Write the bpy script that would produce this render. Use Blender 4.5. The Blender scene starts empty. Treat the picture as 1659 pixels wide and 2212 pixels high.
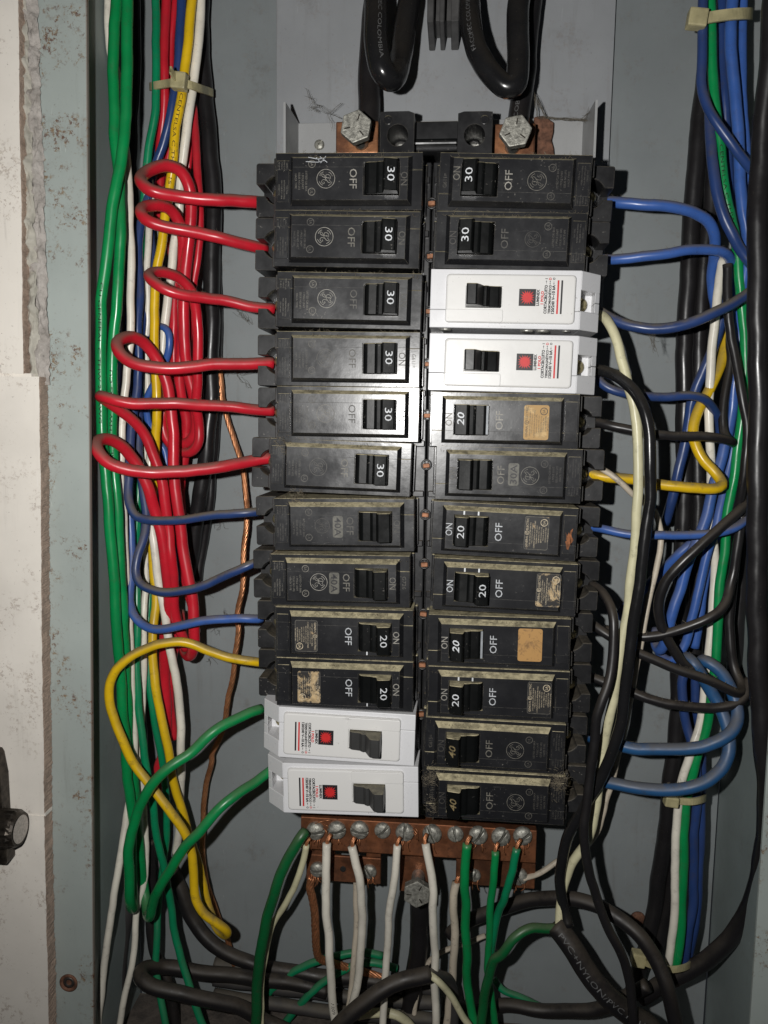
import bpy, bmesh, math, random
from mathutils import Vector, Matrix, noise as mnoise
random.seed(7)
MM = 0.001
scene = bpy.context.scene
COL = scene.collection

# ------------------------------------------------------------------ camera, world, light
cam_d = bpy.data.cameras.new('camera'); cam = bpy.data.objects.new('camera', cam_d); COL.objects.link(cam)
cam_d.sensor_fit = 'VERTICAL'; cam_d.sensor_height = 24.0; cam_d.lens = 24.0 * 1700.0 / 2212.0
cam_d.clip_start = 0.01; cam_d.clip_end = 20.0
yaw, pitch, roll = math.radians(5.12), math.radians(6.62), math.radians(0.81)
fwd = Vector((-math.sin(yaw) * math.cos(pitch), math.cos(yaw) * math.cos(pitch), -math.sin(pitch)))
rgt = Vector((math.cos(yaw), math.sin(yaw), 0)); up = rgt.cross(fwd)
r2 = rgt * math.cos(roll) + up * math.sin(roll); u2 = up * math.cos(roll) - rgt * math.sin(roll)
M = Matrix((( r2.x, u2.x, -fwd.x, 0), (r2.y, u2.y, -fwd.y, -0.357), (r2.z, u2.z, -fwd.z, 0), (0, 0, 0, 1)))
cam.matrix_world = M
scene.camera = cam

world = bpy.data.worlds.new('World'); scene.world = world; world.use_nodes = True
bg = world.node_tree.nodes['Background']; bg.inputs[0].default_value = (0.80, 0.88, 1.0, 1); bg.inputs[1].default_value = 0.012

fl = bpy.data.lights.new('flash', 'SPOT'); flo = bpy.data.objects.new('flash', fl); COL.objects.link(flo)
fl.energy = 5.3; fl.shadow_soft_size = 0.0035; fl.spot_size = math.radians(152); fl.spot_blend = 1.0; fl.color = (1.0, 0.985, 0.96)
flo.location = (-0.040, -0.356, 0.012)
aim = Vector((-0.010, 0.03, 0.028)) - flo.location
flo.rotation_euler = aim.to_track_quat('-Z', 'Y').to_euler()

scene.view_settings.view_transform = 'Standard'; scene.view_settings.look = 'None'
scene.view_settings.exposure = 0.0; scene.view_settings.gamma = 1.0
scene.render.engine = 'CYCLES'
scene.cycles.max_bounces = 5; scene.cycles.diffuse_bounces = 3; scene.cycles.glossy_bounces = 3
scene.cycles.use_denoising = True

# ------------------------------------------------------------------ materials
MATS = {}
class NT:
    def __init__(s, name):
        s.m = bpy.data.materials.new(name); s.m.use_nodes = True; s.t = s.m.node_tree
        s.b = s.t.nodes['Principled BSDF']; MATS[name] = s.m
        s.geo = s.t.nodes.new('ShaderNodeNewGeometry'); s.pos = s.geo.outputs['Position']
    def n(s, typ, **k):
        x = s.t.nodes.new(typ)
        for a, v in k.items(): setattr(x, a, v)
        return x
    def L(s, a, b): s.t.links.new(a, b)
    def noise(s, scale, detail=3, rough=0.55, stretch=None, dist=0.0):
        x = s.n('ShaderNodeTexNoise'); x.inputs['Scale'].default_value = scale; x.inputs['Detail'].default_value = detail
        x.inputs['Roughness'].default_value = rough; x.inputs['Distortion'].default_value = dist
        if stretch:
            mp = s.n('ShaderNodeMapping'); mp.inputs['Scale'].default_value = stretch; s.L(s.pos, mp.inputs[0]); s.L(mp.outputs[0], x.inputs['Vector'])
        else: s.L(s.pos, x.inputs['Vector'])
        return x.outputs['Fac']
    def ramp(s, v, lo, hi, a=0.0, b=1.0, smooth=True):
        x = s.n('ShaderNodeMapRange'); x.interpolation_type = 'SMOOTHSTEP' if smooth else 'LINEAR'
        x.inputs['From Min'].default_value = lo; x.inputs['From Max'].default_value = hi
        x.inputs['To Min'].default_value = a; x.inputs['To Max'].default_value = b
        s.L(v, x.inputs['Value']); return x.outputs['Result']
    def math(s, op, a, b):
        x = s.n('ShaderNodeMath', operation=op)
        for i, v in enumerate((a, b)):
            if isinstance(v, (int, float)): x.inputs[i].default_value = v
            else: s.L(v, x.inputs[i])
        return x.outputs[0]
    def mix(s, f, a, b):
        x = s.n('ShaderNodeMix', data_type='RGBA')
        if isinstance(f, (int, float)): x.inputs['Factor'].default_value = f
        else: s.L(f, x.inputs['Factor'])
        for key, v in ((6, a), (7, b)):
            if isinstance(v, tuple): x.inputs[key].default_value = v if len(v) == 4 else v + (1,)
            else: s.L(v, x.inputs[key])
        return x.outputs[2]
    def nz(s):
        x = s.n('ShaderNodeSeparateXYZ'); s.L(s.geo.outputs['Normal'], x.inputs[0]); return x.outputs['Z']
    def bump(s, v, strength, dist=0.0003):
        x = s.n('ShaderNodeBump'); x.inputs['Strength'].default_value = strength; x.inputs['Distance'].default_value = dist
        s.L(v, x.inputs['Height']); s.L(x.outputs[0], s.b.inputs['Normal'])
    def out(s, col=None, rough=None, metal=None, spec=None):
        for key, v in (('Base Color', col), ('Roughness', rough), ('Metallic', metal), ('Specular IOR Level', spec)):
            if v is None: continue
            if isinstance(v, tuple): s.b.inputs[key].default_value = v if len(v) == 4 else v + (1,)
            elif isinstance(v, (int, float)): s.b.inputs[key].default_value = v
            else: s.L(v, s.b.inputs[key])
        return s.m

DUST = (0.155, 0.130, 0.088)
def pvc(name, col, rough=0.36, dust=0.7, grime=0.25, spec=0.5, dcol=DUST):
    t = NT(name)
    v = t.noise(60, 3); c = t.mix(t.ramp(v, 0.3, 0.7), tuple(x * 0.88 for x in col), tuple(min(1, x * 1.08) for x in col))
    g = t.math('MULTIPLY', t.ramp(t.noise(230, 5, 0.7), 0.54, 0.70), grime)
    c = t.mix(g, c, (0.06, 0.05, 0.04))
    fd = t.math('MULTIPLY', t.ramp(t.noise(70, 5, 0.75), 0.50, 0.72), 0.30); c = t.mix(fd, c, tuple(min(1, x * .62 + .012) for x in col))
    sp = t.math('MULTIPLY', t.ramp(t.noise(1100, 3, 0.65), 0.66, 0.73), 0.5); c = t.mix(sp, c, tuple(x * .3 + .7 * y for x, y in zip(col, (0.12, 0.10, 0.08))))
    d = t.math('MULTIPLY', t.ramp(t.nz(), -0.05, 0.75), t.ramp(t.noise(55, 5, 0.72), 0.30, 0.56, 0.25, 1.0))
    d = t.math('MULTIPLY', d, dust)
    c = t.mix(d, c, dcol)
    r = t.math('ADD', t.ramp(t.noise(90, 4), 0.3, 0.7, rough - 0.12, rough + 0.03), t.math('MULTIPLY', d, 0.45))
    t.bump(t.noise(420, 3), 0.12, 0.0002)
    return t.out(c, r, 0.0, spec)

pvc('red', (0.58, 0.015, 0.030), 0.36, 0.85, 0.15, 0.5, (0.17, 0.105, 0.08))
pvc('green', (0.004, 0.265, 0.072), 0.36, 0.35, 0.2)
pvc('bluegreen', (0.004, 0.240, 0.100), 0.34, 0.35, 0.2)
pvc('darkgreen', (0.006, 0.120, 0.034), 0.34, 0.4, 0.3)
pvc('blue', (0.045, 0.120, 0.40), 0.38, 0.75, 0.25)
pvc('darkblue', (0.022, 0.052, 0.175), 0.38, 0.9, 0.25)
pvc('tealblue', (0.020, 0.090, 0.225), 0.40, 0.65, 0.3)
pvc('yellow', (0.80, 0.51, 0.010), 0.36, 0.75, 0.35)
pvc('white', (0.86, 0.81, 0.70), 0.36, 0.30, 0.22)
pvc('dirtywhite', (0.62, 0.54, 0.43), 0.48, 0.5, 0.5)
pvc('cream', (0.70, 0.66, 0.43), 0.40, 0.3, 0.3)
pvc('blackpvc', (0.014, 0.013, 0.014), 0.38, 0.60, 0.0, 0.5, (0.085, 0.068, 0.05))
pvc('blackgloss', (0.012, 0.012, 0.013), 0.26, 0.30, 0.0, 0.5, (0.09, 0.075, 0.055))
pvc('darkgrey', (0.055, 0.052, 0.052), 0.55, 0.5, 0.3)

def bakelite(name, col, rough, film, dust=0.95, spec=0.5, dcol=(0.54, 0.475, 0.30), edge=0.0, coat=0.0):
    t = NT(name)
    f = t.math('MULTIPLY', t.ramp(t.noise(38, 5, 0.7), 0.38, 0.72), film)
    c = t.mix(f, col, (col[0] * .93, col[1] * .92, col[2] * .9) if col[0] > .1 else (0.050, 0.050, 0.052))
    specks = t.math('MULTIPLY', t.ramp(t.noise(900, 2, 0.6), 0.66, 0.74), t.ramp(t.noise(55, 3), 0.45, 0.65))
    c = t.mix(t.math('MULTIPLY', specks, 0.55), c, (0.30, 0.28, 0.25))
    scr = t.math('MULTIPLY', t.ramp(t.noise(260, 4, 0.7, (0.35, 1, 2.2), 1.2), 0.665, 0.70), t.ramp(t.noise(30, 3), 0.5, 0.7))
    c = t.mix(t.math('MULTIPLY', scr, 0.35), c, (0.20, 0.19, 0.18))
    if edge:
        bv = t.n('ShaderNodeBevel', samples=3); bv.inputs['Radius'].default_value = 0.00055
        dp = t.n('ShaderNodeVectorMath', operation='DOT_PRODUCT'); t.L(bv.outputs[0], dp.inputs[0]); t.L(t.geo.outputs['Normal'], dp.inputs[1])
        e = t.math('MULTIPLY', t.ramp(dp.outputs['Value'], 0.985, 0.86), t.ramp(t.noise(120, 4, 0.7), 0.40, 0.62, 0.05, 1.0))
        c = t.mix(t.math('MULTIPLY', e, edge), c, (0.17, 0.155, 0.125))
    d = t.math('MULTIPLY', t.ramp(t.nz(), 0.30, 0.75), t.ramp(t.noise(70, 5, 0.7), 0.26, 0.48, 0.35, 1.0))
    d = t.math('MULTIPLY', d, dust)
    dc = t.mix(t.ramp(t.noise(300, 4, 0.7), 0.35, 0.65), tuple(x * 0.62 for x in dcol), tuple(x * 1.25 for x in dcol))
    c = t.mix(d, c, dc)
    r = t.math('ADD', t.ramp(t.noise(55, 5, 0.65), 0.3, 0.7, rough - 0.04, rough + 0.09), t.math('MULTIPLY', d, 0.5))
    r = t.math('ADD', r, t.math('MULTIPLY', f, 0.25))
    t.bump(t.noise(160, 4, 0.6), 0.16, 0.0003)
    if coat:
        t.b.inputs['Coat Weight'].default_value = coat; t.b.inputs['Coat Roughness'].default_value = 0.5
    return t.out(c, r, 0.0, spec)
bakelite('black_case', (0.0095, 0.0098, 0.0115), 0.19, 0.20, edge=.7, coat=.25)
bakelite('black_face', (0.0100, 0.0103, 0.0122), 0.20, 0.24, edge=.7, coat=.3)
bakelite('black_terminal', (0.012, 0.012, 0.013), 0.32, 0.30, 0.6, dcol=(0.13, 0.11, 0.08), edge=.7)
bakelite('black_toggle', (0.0035, 0.004, 0.004), 0.30, 0.03, 0.95, 0.35)
bakelite('grey_toggle', (0.034, 0.034, 0.033), 0.48, 0.25, 0.25)
bakelite('spine_black', (0.014, 0.014, 0.015), 0.30, 0.30, 0.5, dcol=(0.10, 0.08, 0.055))
bakelite('white_case', (0.74, 0.74, 0.755), 0.26, 0.05, 0.12, 0.45, (0.45, 0.42, 0.36))
bakelite('white_panel', (0.76, 0.75, 0.73), 0.30, 0.06, 0.12, 0.5, (0.45, 0.42, 0.36))
bakelite('side_grey', (0.16, 0.16, 0.17), 0.4, 0.2, 0.3)

def plain(name, col, rough=0.5, metal=0.0, var=0.2, scale=300, bump=0.0):
    t = NT(name)
    c = t.mix(t.ramp(t.noise(scale, 4, 0.65), 0.3, 0.7), tuple(x * (1 - var) for x in col), tuple(min(1, x * (1 + var)) for x in col))
    if bump: t.bump(t.noise(scale * 1.5, 4, 0.7), bump, 0.0004)
    return t.out(c, rough, metal)
plain('print_white', (0.66, 0.68, 0.70), 0.55)
plain('print_paint', (0.50, 0.52, 0.54), 0.55, var=.25, scale=500)
plain('stripe_grey', (0.28, 0.30, 0.32), 0.5)
plain('print_bright', (0.30, 0.285, 0.25), 0.55, var=0.35, scale=500)
plain('print_mid', (0.155, 0.145, 0.122), 0.55, var=0.45, scale=500)
plain('print_dim', (0.075, 0.070, 0.060), 0.55, var=0.5, scale=500)
plain('print_faint', (0.050, 0.046, 0.040), 0.55, var=0.5, scale=500)
plain('print_gold', (0.20, 0.155, 0.075), 0.5, var=0.45, scale=700)
plain('print_cream', (0.52, 0.44, 0.31), 0.6, var=0.45, scale=600)
plain('print_black', (0.012, 0.011, 0.013), 0.5)
plain('print_red', (0.62, 0.022, 0.022), 0.5, var=0.1)
plain('print_wire', (0.012, 0.012, 0.010), 0.9, var=0.5, scale=900)
plain('print_cable', (0.12, 0.12, 0.12), 0.5, var=0.3, scale=900)
plain('stab_copper', (0.34, 0.150, 0.075), 0.6, 0.25, .35, 500)
plain('rust_orange', (0.26, 0.095, 0.035), 0.8, 0, .5, 400)
plain('seam', (0.040, 0.038, 0.034), 0.6, var=0.9, scale=500)
plain('badge_grey', (0.105, 0.100, 0.082), 0.5, var=0.35, scale=600)
plain('steel', (0.58, 0.57, 0.53), 0.42, 0.85, 0.35, 420, 0.5)
plain('dull_steel', (0.36, 0.352, 0.31), 0.5, 0.6, 0.45, 500, 0.6)
plain('brass', (0.50, 0.44, 0.26), 0.38, 0.9, 0.35, 500, 0.3)
plain('rust_steel', (0.16, 0.075, 0.045), 0.75, 0.2, 0.5, 300, 0.6)
plain('dark_metal', (0.05, 0.042, 0.034), 0.42, 0.7, 0.6, 250, 0.6)
plain('hole_black', (0.008, 0.008, 0.008), 0.7)
plain('screw_hole', (0.12, 0.11, 0.10), 0.45, 0.8)
plain('tie_nylon', (0.56, 0.50, 0.28), 0.42, 0.0, 0.2, 150)
MATS['tie_nylon'].node_tree.nodes['Principled BSDF'].inputs['Transmission Weight'].default_value = 0.25
plain('dust_fluff', (0.12, 0.105, 0.08), 0.9)
plain('fluff_light', (0.235, 0.20, 0.145), 0.95)
plain('grey_plastic', (0.075, 0.073, 0.072), 0.5, 0, 0.25, 120, 0.2)
plain('shiny_copper', (0.56, 0.24, 0.115), 0.42, 0.7, 0.3, 600, 0.3)
plain('knob_face', (0.55, 0.50, 0.45), 0.6, 0, 0.2, 700, 0.3)
plain('wall_void', (0.05, 0.048, 0.045), 0.9)

def copper(name, a, b, rough):
    t = NT(name)
    c = t.mix(t.ramp(t.noise(70, 5, 0.7), 0.32, 0.68), a, b)
    g = t.ramp(t.noise(350, 4, 0.7), 0.58, 0.72); c = t.mix(t.math('MULTIPLY', g, 0.5), c, (0.05, 0.03, 0.02))
    r = t.ramp(t.noise(120, 4), 0.3, 0.7, rough - 0.1, rough + 0.15)
    t.bump(t.noise(200, 5, 0.7), 0.35, 0.0004)
    return t.out(c, r, 0.75)
copper('copper', (0.78, 0.37, 0.18), (0.50, 0.215, 0.10), 0.36)
copper('bar_copper', (0.36, 0.140, 0.065), (0.150, 0.066, 0.038), 0.52)
copper('plate_copper', (0.42, 0.19, 0.09), (0.17, 0.075, 0.042), 0.48)

def paint(name, col, rust=0.0, rough=0.45, grime=0.35):
    t = NT(name)
    c = t.mix(t.ramp(t.noise(14, 5, 0.6), 0.3, 0.7), tuple(x * 0.90 for x in col), tuple(x * 1.06 for x in col))
    c = t.mix(t.math('MULTIPLY', t.ramp(t.noise(40, 6, 0.72), 0.56, 0.78), grime), c, (0.11, 0.095, 0.08))
    st = t.math('MULTIPLY', t.ramp(t.noise(30, 5, 0.65, (6, 6, 0.5)), 0.54, 0.76), t.ramp(t.noise(11, 3), 0.40, 0.62)); c = t.mix(t.math('MULTIPLY', st, 0.30), c, (0.12, 0.10, 0.082))
    sc = t.math('MULTIPLY', t.ramp(t.noise(120, 3, 0.6, (4, 1, 0.35), 2.0), 0.69, 0.72), t.ramp(t.noise(20, 3), 0.48, 0.6)); c = t.mix(t.math('MULTIPLY', sc, 0.35), c, tuple(min(1, x * 1.7) for x in col))
    c = t.mix(t.math('MULTIPLY', t.ramp(t.noise(800, 3, 0.6), 0.68, 0.75), 0.45), c, (0.10, 0.085, 0.07))
    if rust:
        m = t.math('MULTIPLY', t.ramp(t.noise(420, 6, 0.8), 0.53, 0.58), t.ramp(t.noise(40, 5, 0.7), 0.47, 0.60))
        c = t.mix(t.math('MULTIPLY', m, rust), c, t.mix(t.ramp(t.noise(500, 3), 0.4, 0.6), (0.11, 0.035, 0.018), (0.24, 0.15, 0.07)))
        s = t.math('MULTIPLY', t.ramp(t.noise(700, 3, 0.6), 0.70, 0.76), 0.7 * rust); c = t.mix(s, c, (0.10, 0.05, 0.03))
    r = t.ramp(t.noise(35, 4), 0.3, 0.7, rough - 0.06, rough + 0.12)
    t.bump(t.noise(330, 4, 0.6), 0.10, 0.0003)
    return t.out(c, r)
paint('wall_grey', (0.246, 0.268, 0.273), 0.12, 0.46, 0.55)
paint('side_paint', (0.275, 0.322, 0.315), 0.1, 0.42, 0.35)
paint('plate_grey', (0.33, 0.342, 0.355), 0.15, 0.46, 0.3)
paint('pan_grey', (0.38, 0.385, 0.385), 0.10, 0.40, 0.3)
paint('frame_paint', (0.400, 0.445, 0.420), 0.85, 0.42, 0.35)
paint('edge_rust', (0.26, 0.23, 0.20), 1.0, 0.6, 0.6)
paint('tile_white', (0.88, 0.825, 0.745), 0.40, 0.50, 0.16)
def rough_mat(name, a, b, scale, bump):
    t = NT(name)
    c = t.mix(t.ramp(t.noise(scale, 6, 0.75), 0.32, 0.68), a, b)
    c = t.mix(t.math('MULTIPLY', t.ramp(t.noise(scale * 4, 3, 0.6), 0.62, 0.72), 0.6), c, tuple(x * 0.35 for x in a))
    t.bump(t.noise(scale * 2.5, 6, 0.75), bump, 0.0012)
    return t.out(c, 0.85)
rough_mat('tile_body', (0.50, 0.375, 0.295), (0.34, 0.26, 0.21), 160, 0.8)
rough_mat('mortar', (0.56, 0.52, 0.48), (0.34, 0.31, 0.28), 120, 1.0)
rough_mat('foam', (0.50, 0.475, 0.41), (0.38, 0.36, 0.305), 50, 0.3)
rough_mat('box_floor_rough', (0.15, 0.125, 0.105), (0.07, 0.06, 0.052), 90, 1.0)

def worn(name, base, wear, amount, rough=0.55):
    t = NT(name)
    m = t.ramp(t.noise(110, 6, 0.75, None, 0.8), 0.64 - 0.26 * amount, 0.70 - 0.22 * amount)
    c = t.mix(m, base, t.mix(t.ramp(t.noise(500, 4), 0.35, 0.65), wear, tuple(x * 0.62 for x in wear)))
    s = t.ramp(t.noise(600, 4, 0.7), 0.60, 0.70); c = t.mix(t.math('MULTIPLY', s, 0.55), c, (0.05, 0.035, 0.02))
    return t.out(c, rough)
worn('label_black', (0.016, 0.015, 0.015), (0.60, 0.42, 0.22), 0.20)
worn('label_worn', (0.018, 0.016, 0.015), (0.62, 0.45, 0.24), 0.62)
worn('label_gold', (0.45, 0.27, 0.09), (0.60, 0.40, 0.17), 0.5)
worn('label_tan', (0.47, 0.26, 0.085), (0.40, 0.22, 0.08), 0.5)

# ------------------------------------------------------------------ mesh helpers (all in millimetres)
def mesh_from(name, verts, faces, mat, smooth=False):
    me = bpy.data.meshes.new(name); me.from_pydata([(v[0] * MM, v[1] * MM, v[2] * MM) for v in verts], [], faces)
    me.materials.append(MATS[mat])
    if smooth:
        for p in me.polygons: p.use_smooth = True
    me.update(); return me
def obj(name, me, parent=None, label=None, cat=None, group=None, kind=None):
    o = bpy.data.objects.new(name, me); COL.objects.link(o)
    if parent: o.parent = parent
    if label: o['label'] = label
    if cat: o['category'] = cat
    if group: o['group'] = group
    if kind: o['kind'] = kind
    return o
def bm_mesh(name, bm, mat, smooth=False):
    bmesh.ops.recalc_face_normals(bm, faces=bm.faces)
    me = bpy.data.meshes.new(name); bmesh.ops.scale(bm, vec=(MM, MM, MM), verts=bm.verts); bm.to_mesh(me); bm.free()
    me.materials.append(MATS[mat])
    if smooth:
        for p in me.polygons: p.use_smooth = True
    return me
def box(name, x, y, z, mat, bev=0.4, seg=1):
    bm = bmesh.new(); bmesh.ops.create_cube(bm, size=1.0)
    for v in bm.verts: v.co = Vector((x[0] + (v.co.x + .5) * (x[1] - x[0]), y[0] + (v.co.y + .5) * (y[1] - y[0]), z[0] + (v.co.z + .5) * (z[1] - z[0])))
    if bev: bmesh.ops.bevel(bm, geom=list(bm.edges), offset=bev, segments=seg, affect='EDGES', profile=0.6)
    return bm_mesh(name, bm, mat)
def prism(name, poly, axis, lo, hi, mat, bev=0.0, seg=1):
    """poly: 2d outline; axis 'y' -> outline in x,z ; axis 'z' -> outline in x,y"""
    def P(p, h): return (p[0], h, p[1]) if axis == 'y' else (p[0], p[1], h)
    bm = bmesh.new(); a = [bm.verts.new(P(p, lo)) for p in poly]; b = [bm.verts.new(P(p, hi)) for p in poly]
    bm.faces.new(a); bm.faces.new(list(reversed(b))); n = len(poly)
    for i in range(n): bm.faces.new((a[i], b[i], b[(i + 1) % n], a[(i + 1) % n]))
    bmesh.ops.recalc_face_normals(bm, faces=bm.faces)
    if bev: bmesh.ops.bevel(bm, geom=list(bm.edges), offset=bev, segments=seg, affect='EDGES', profile=0.6)
    return bm_mesh(name, bm, mat)
def rrect(a0, a1, b0, b1, r, n=5):
    out = []
    for cx, cz, s in ((a1 - r, b1 - r, 0), (a0 + r, b1 - r, 90), (a0 + r, b0 + r, 180), (a1 - r, b0 + r, 270)):
        for i in range(n + 1):
            t = math.radians(s + 90 * i / n); out.append((cx + r * math.cos(t), cz + r * math.sin(t)))
    return out
def framed(name, outer, hole, y_top, y_bot, y_floor, chamfer, mat, round_r=0.0):
    """a raised plate standing on y_bot with its face at y_top and a rectangular well"""
    a0, a1, b0, b1 = outer; h0, h1, g0, g1 = hole; c = chamfer
    rect = lambda A, B, C, D, y: [(A, y, C), (B, y, C), (B, y, D), (A, y, D)]
    v = rect(a0, a1, b0, b1, y_bot) + rect(a0 + c, a1 - c, b0 + c, b1 - c, y_top + 0.12) + rect(a0 + c + .15, a1 - c - .15, b0 + c + .15, b1 - c - .15, y_top) \
        + rect(h0, h1, g0, g1, y_top) + rect(h0, h1, g0, g1, y_floor)
    f = []
    for k in (0, 4, 8, 12):
        for i in range(4): f.append((k + i, k + (i + 1) % 4, k + 4 + (i + 1) % 4, k + 4 + i))
    f.append((16, 17, 18, 19))
    bm = bmesh.new(); vs = [bm.verts.new(p) for p in v]
    for q in f: bm.faces.new([vs[i] for i in q])
    return bm_mesh(name, bm, mat)
def catmull(P, step=2.2):
    P = [Vector(p) for p in P]; out = []
    Q = [P[0] * 2 - P[1]] + P + [P[-1] * 2 - P[-2]]
    for i in range(1, len(Q) - 2):
        p0, p1, p2, p3 = Q[i - 1], Q[i], Q[i + 1], Q[i + 2]
        t0 = 0.0; t1 = t0 + max(1e-3, (p1 - p0).length) ** .5; t2 = t1 + max(1e-3, (p2 - p1).length) ** .5; t3 = t2 + max(1e-3, (p3 - p2).length) ** .5
        n = max(2, int((p2 - p1).length / step))
        for k in range(n):
            t = t1 + (t2 - t1) * k / n
            a1 = p0 * ((t1 - t) / (t1 - t0)) + p1 * ((t - t0) / (t1 - t0)); a2 = p1 * ((t2 - t) / (t2 - t1)) + p2 * ((t - t1) / (t2 - t1)); a3 = p2 * ((t3 - t) / (t3 - t2)) + p3 * ((t - t2) / (t3 - t2))
            b1 = a1 * ((t2 - t) / (t2 - t0)) + a2 * ((t - t0) / (t2 - t0)); b2 = a2 * ((t3 - t) / (t3 - t1)) + a3 * ((t - t1) / (t3 - t1))
            out.append(b1 * ((t2 - t) / (t2 - t1)) + b2 * ((t - t1) / (t2 - t1)))
    out.append(P[-1])
    for _ in range(2):
        out = [out[0]] + [(out[i - 1] + out[i] * 2 + out[i + 1]) / 4 for i in range(1, len(out) - 1)] + [out[-1]]
    return out
def frames(C):
    T = []
    for i in range(len(C)):
        d = C[min(i + 1, len(C) - 1)] - C[max(i - 1, 0)]; T.append(d.normalized())
    n = T[0].orthogonal().normalized(); N = [n]
    for i in range(1, len(C)):
        q = T[i - 1].rotation_difference(T[i]); n = q @ n; n = (n - T[i] * n.dot(T[i])).normalized(); N.append(n)
    return T, N
def tube_geo(C, r, sides=14, verts=None, faces=None, cap=True):
    T, N = frames(C); v = [] if verts is None else verts; f = [] if faces is None else faces; base = len(v)
    for c, t, n in zip(C, T, N):
        b = t.cross(n)
        for k in range(sides):
            a = 2 * math.pi * k / sides; v.append(c + (n * math.cos(a) + b * math.sin(a)) * r)
    for i in range(len(C) - 1):
        for k in range(sides):
            f.append((base + i * sides + k, base + i * sides + (k + 1) % sides, base + (i + 1) * sides + (k + 1) % sides, base + (i + 1) * sides + k))
    if cap:
        f.append(tuple(base + k for k in reversed(range(sides)))); f.append(tuple(base + (len(C) - 1) * sides + k for k in range(sides)))
    return v, f
def ribbon(pts, w, closed=False):
    """flat stroke in 2d -> verts, faces"""
    v, f = [], []; n = len(pts)
    for i, p in enumerate(pts):
        a = pts[(i - 1) % n] if (closed or i) else p; b = pts[(i + 1) % n] if (closed or i < n - 1) else p
        d = Vector((b[0] - a[0], b[1] - a[1])); d = d.normalized() if d.length else Vector((1, 0))
        v += [(p[0] - d.y * w / 2, p[1] + d.x * w / 2), (p[0] + d.y * w / 2, p[1] - d.x * w / 2)]
    for i in range(n if closed else n - 1):
        j = (i + 1) % n; f.append((2 * i, 2 * i + 1, 2 * j + 1, 2 * j))
    return v, f
_txt = {}
def text2d(body, bold=0.0, shear=0.0, res=2):
    key = (body, bold, shear)
    if key not in _txt:
        cu = bpy.data.curves.new('letters', 'FONT'); cu.body = body; cu.size = 1.0; cu.resolution_u = res; cu.offset = bold; cu.shear = shear
        cu.align_x = 'CENTER'; cu.align_y = 'CENTER'
        o = bpy.data.objects.new('letters', cu); COL.objects.link(o)
        bpy.context.view_layer.update()
        me = bpy.data.meshes.new_from_object(o.evaluated_get(bpy.context.evaluated_depsgraph_get()))
        v = [(p.co.x, p.co.y) for p in me.vertices]; f = [tuple(p.vertices) for p in me.polygons]
        bpy.data.objects.remove(o); bpy.data.curves.remove(cu); bpy.data.meshes.remove(me)
        x0, x1 = min(p[0] for p in v), max(p[0] for p in v); y0, y1 = min(p[1] for p in v), max(p[1] for p in v)
        _txt[key] = ([((p[0] - (x0 + x1) / 2) / (x1 - x0), (p[1] - (y0 + y1) / 2) / (y1 - y0)) for p in v], f, (x1 - x0) / (y1 - y0))
    return _txt[key]
_tm = {}
def text_mesh(body, length, height, mat, a, b, y, bold=0.0, shear=0.0, slope=0.0):
    """lettering that runs towards -z with its tops towards +x, centred on (a, b) at depth y"""
    key = (body, length, height, mat, a, b, y, bold, shear, slope)
    if key not in _tm:
        v, f, asp = text2d(body, bold, shear)
        if length is None: length = height * asp
        _tm[key] = mesh_from('lettering', [(a + q * height, y + q * height * slope, b - p * length) for p, q in v], f, mat)
    return _tm[key]
def flat2d(name, v2, f, mat, a, b, y):
    return mesh_from(name, [(a + q, y, b - p) for p, q in v2], f, mat)
def merge(parts):
    V, F = [], []
    for v, f in parts:
        k = len(V); V += v; F += [tuple(i + k for i in q) for q in f]
    return V, F
def smooth2d(pts, n=6):
    C = catmull([(p[0], p[1], 0) for p in pts], 1.0 / n); return [(c.x, c.y) for c in C]
def dome_screw(name, R, h, slot, mat, rim=1.2):
    """slotted round head; axis along -y, face at y=-h, seat at y=0; slot along z"""
    V, F = [], []
    for s in (1, -1):
        base = len(V); rings = 7; m = 14; w = slot / 2
        for i in range(rings):
            r = w * 1.001 + (R - w) * (i / (rings - 1)); am = math.acos(min(1, w / r)); yy = -(rim + (h - rim) * math.sqrt(max(0, 1 - (r / R) ** 2)))
            for k in range(m + 1):
                t = -am + 2 * am * k / m; V.append((s * r * math.cos(t), yy, r * math.sin(t)))
        for i in range(rings - 1):
            for k in range(m):
                q = (base + i * (m + 1) + k, base + i * (m + 1) + k + 1, base + (i + 1) * (m + 1) + k + 1, base + (i + 1) * (m + 1) + k); F.append(q)
        top = base + (rings - 1) * (m + 1); b2 = len(V)
        for k in range(m + 1): V.append((V[top + k][0], 0, V[top + k][2]))
        for k in range(m): F.append((top + k, top + k + 1, b2 + k + 1, b2 + k))
        edge = [base + i * (m + 1) + m for i in reversed(range(rings))] + [base + i * (m + 1) for i in range(rings)]
        b3 = len(V)
        for e in edge: V.append((s * w, -rim * 0.35, V[e][2]))
        for k in range(len(edge) - 1): F.append((edge[k], edge[k + 1], b3 + k + 1, b3 + k))
    b4 = len(V)
    V += [(-slot, -rim * 0.4, -R * .98), (slot, -rim * 0.4, -R * .98), (slot, -rim * 0.4, R * .98), (-slot, -rim * 0.4, R * .98)]; F.append((b4, b4 + 1, b4 + 2, b4 + 3))
    bm = bmesh.new(); vs = [bm.verts.new(p) for p in V]
    for q in F:
        try: bm.faces.new([vs[i] for i in q])
        except ValueError: pass
    bmesh.ops.remove_doubles(bm, verts=bm.verts, dist=1e-4)
    me = bm_mesh(name, bm, mat)
    for p in me.polygons: p.use_smooth = abs(p.normal.y) > 0.25
    return me
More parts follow.
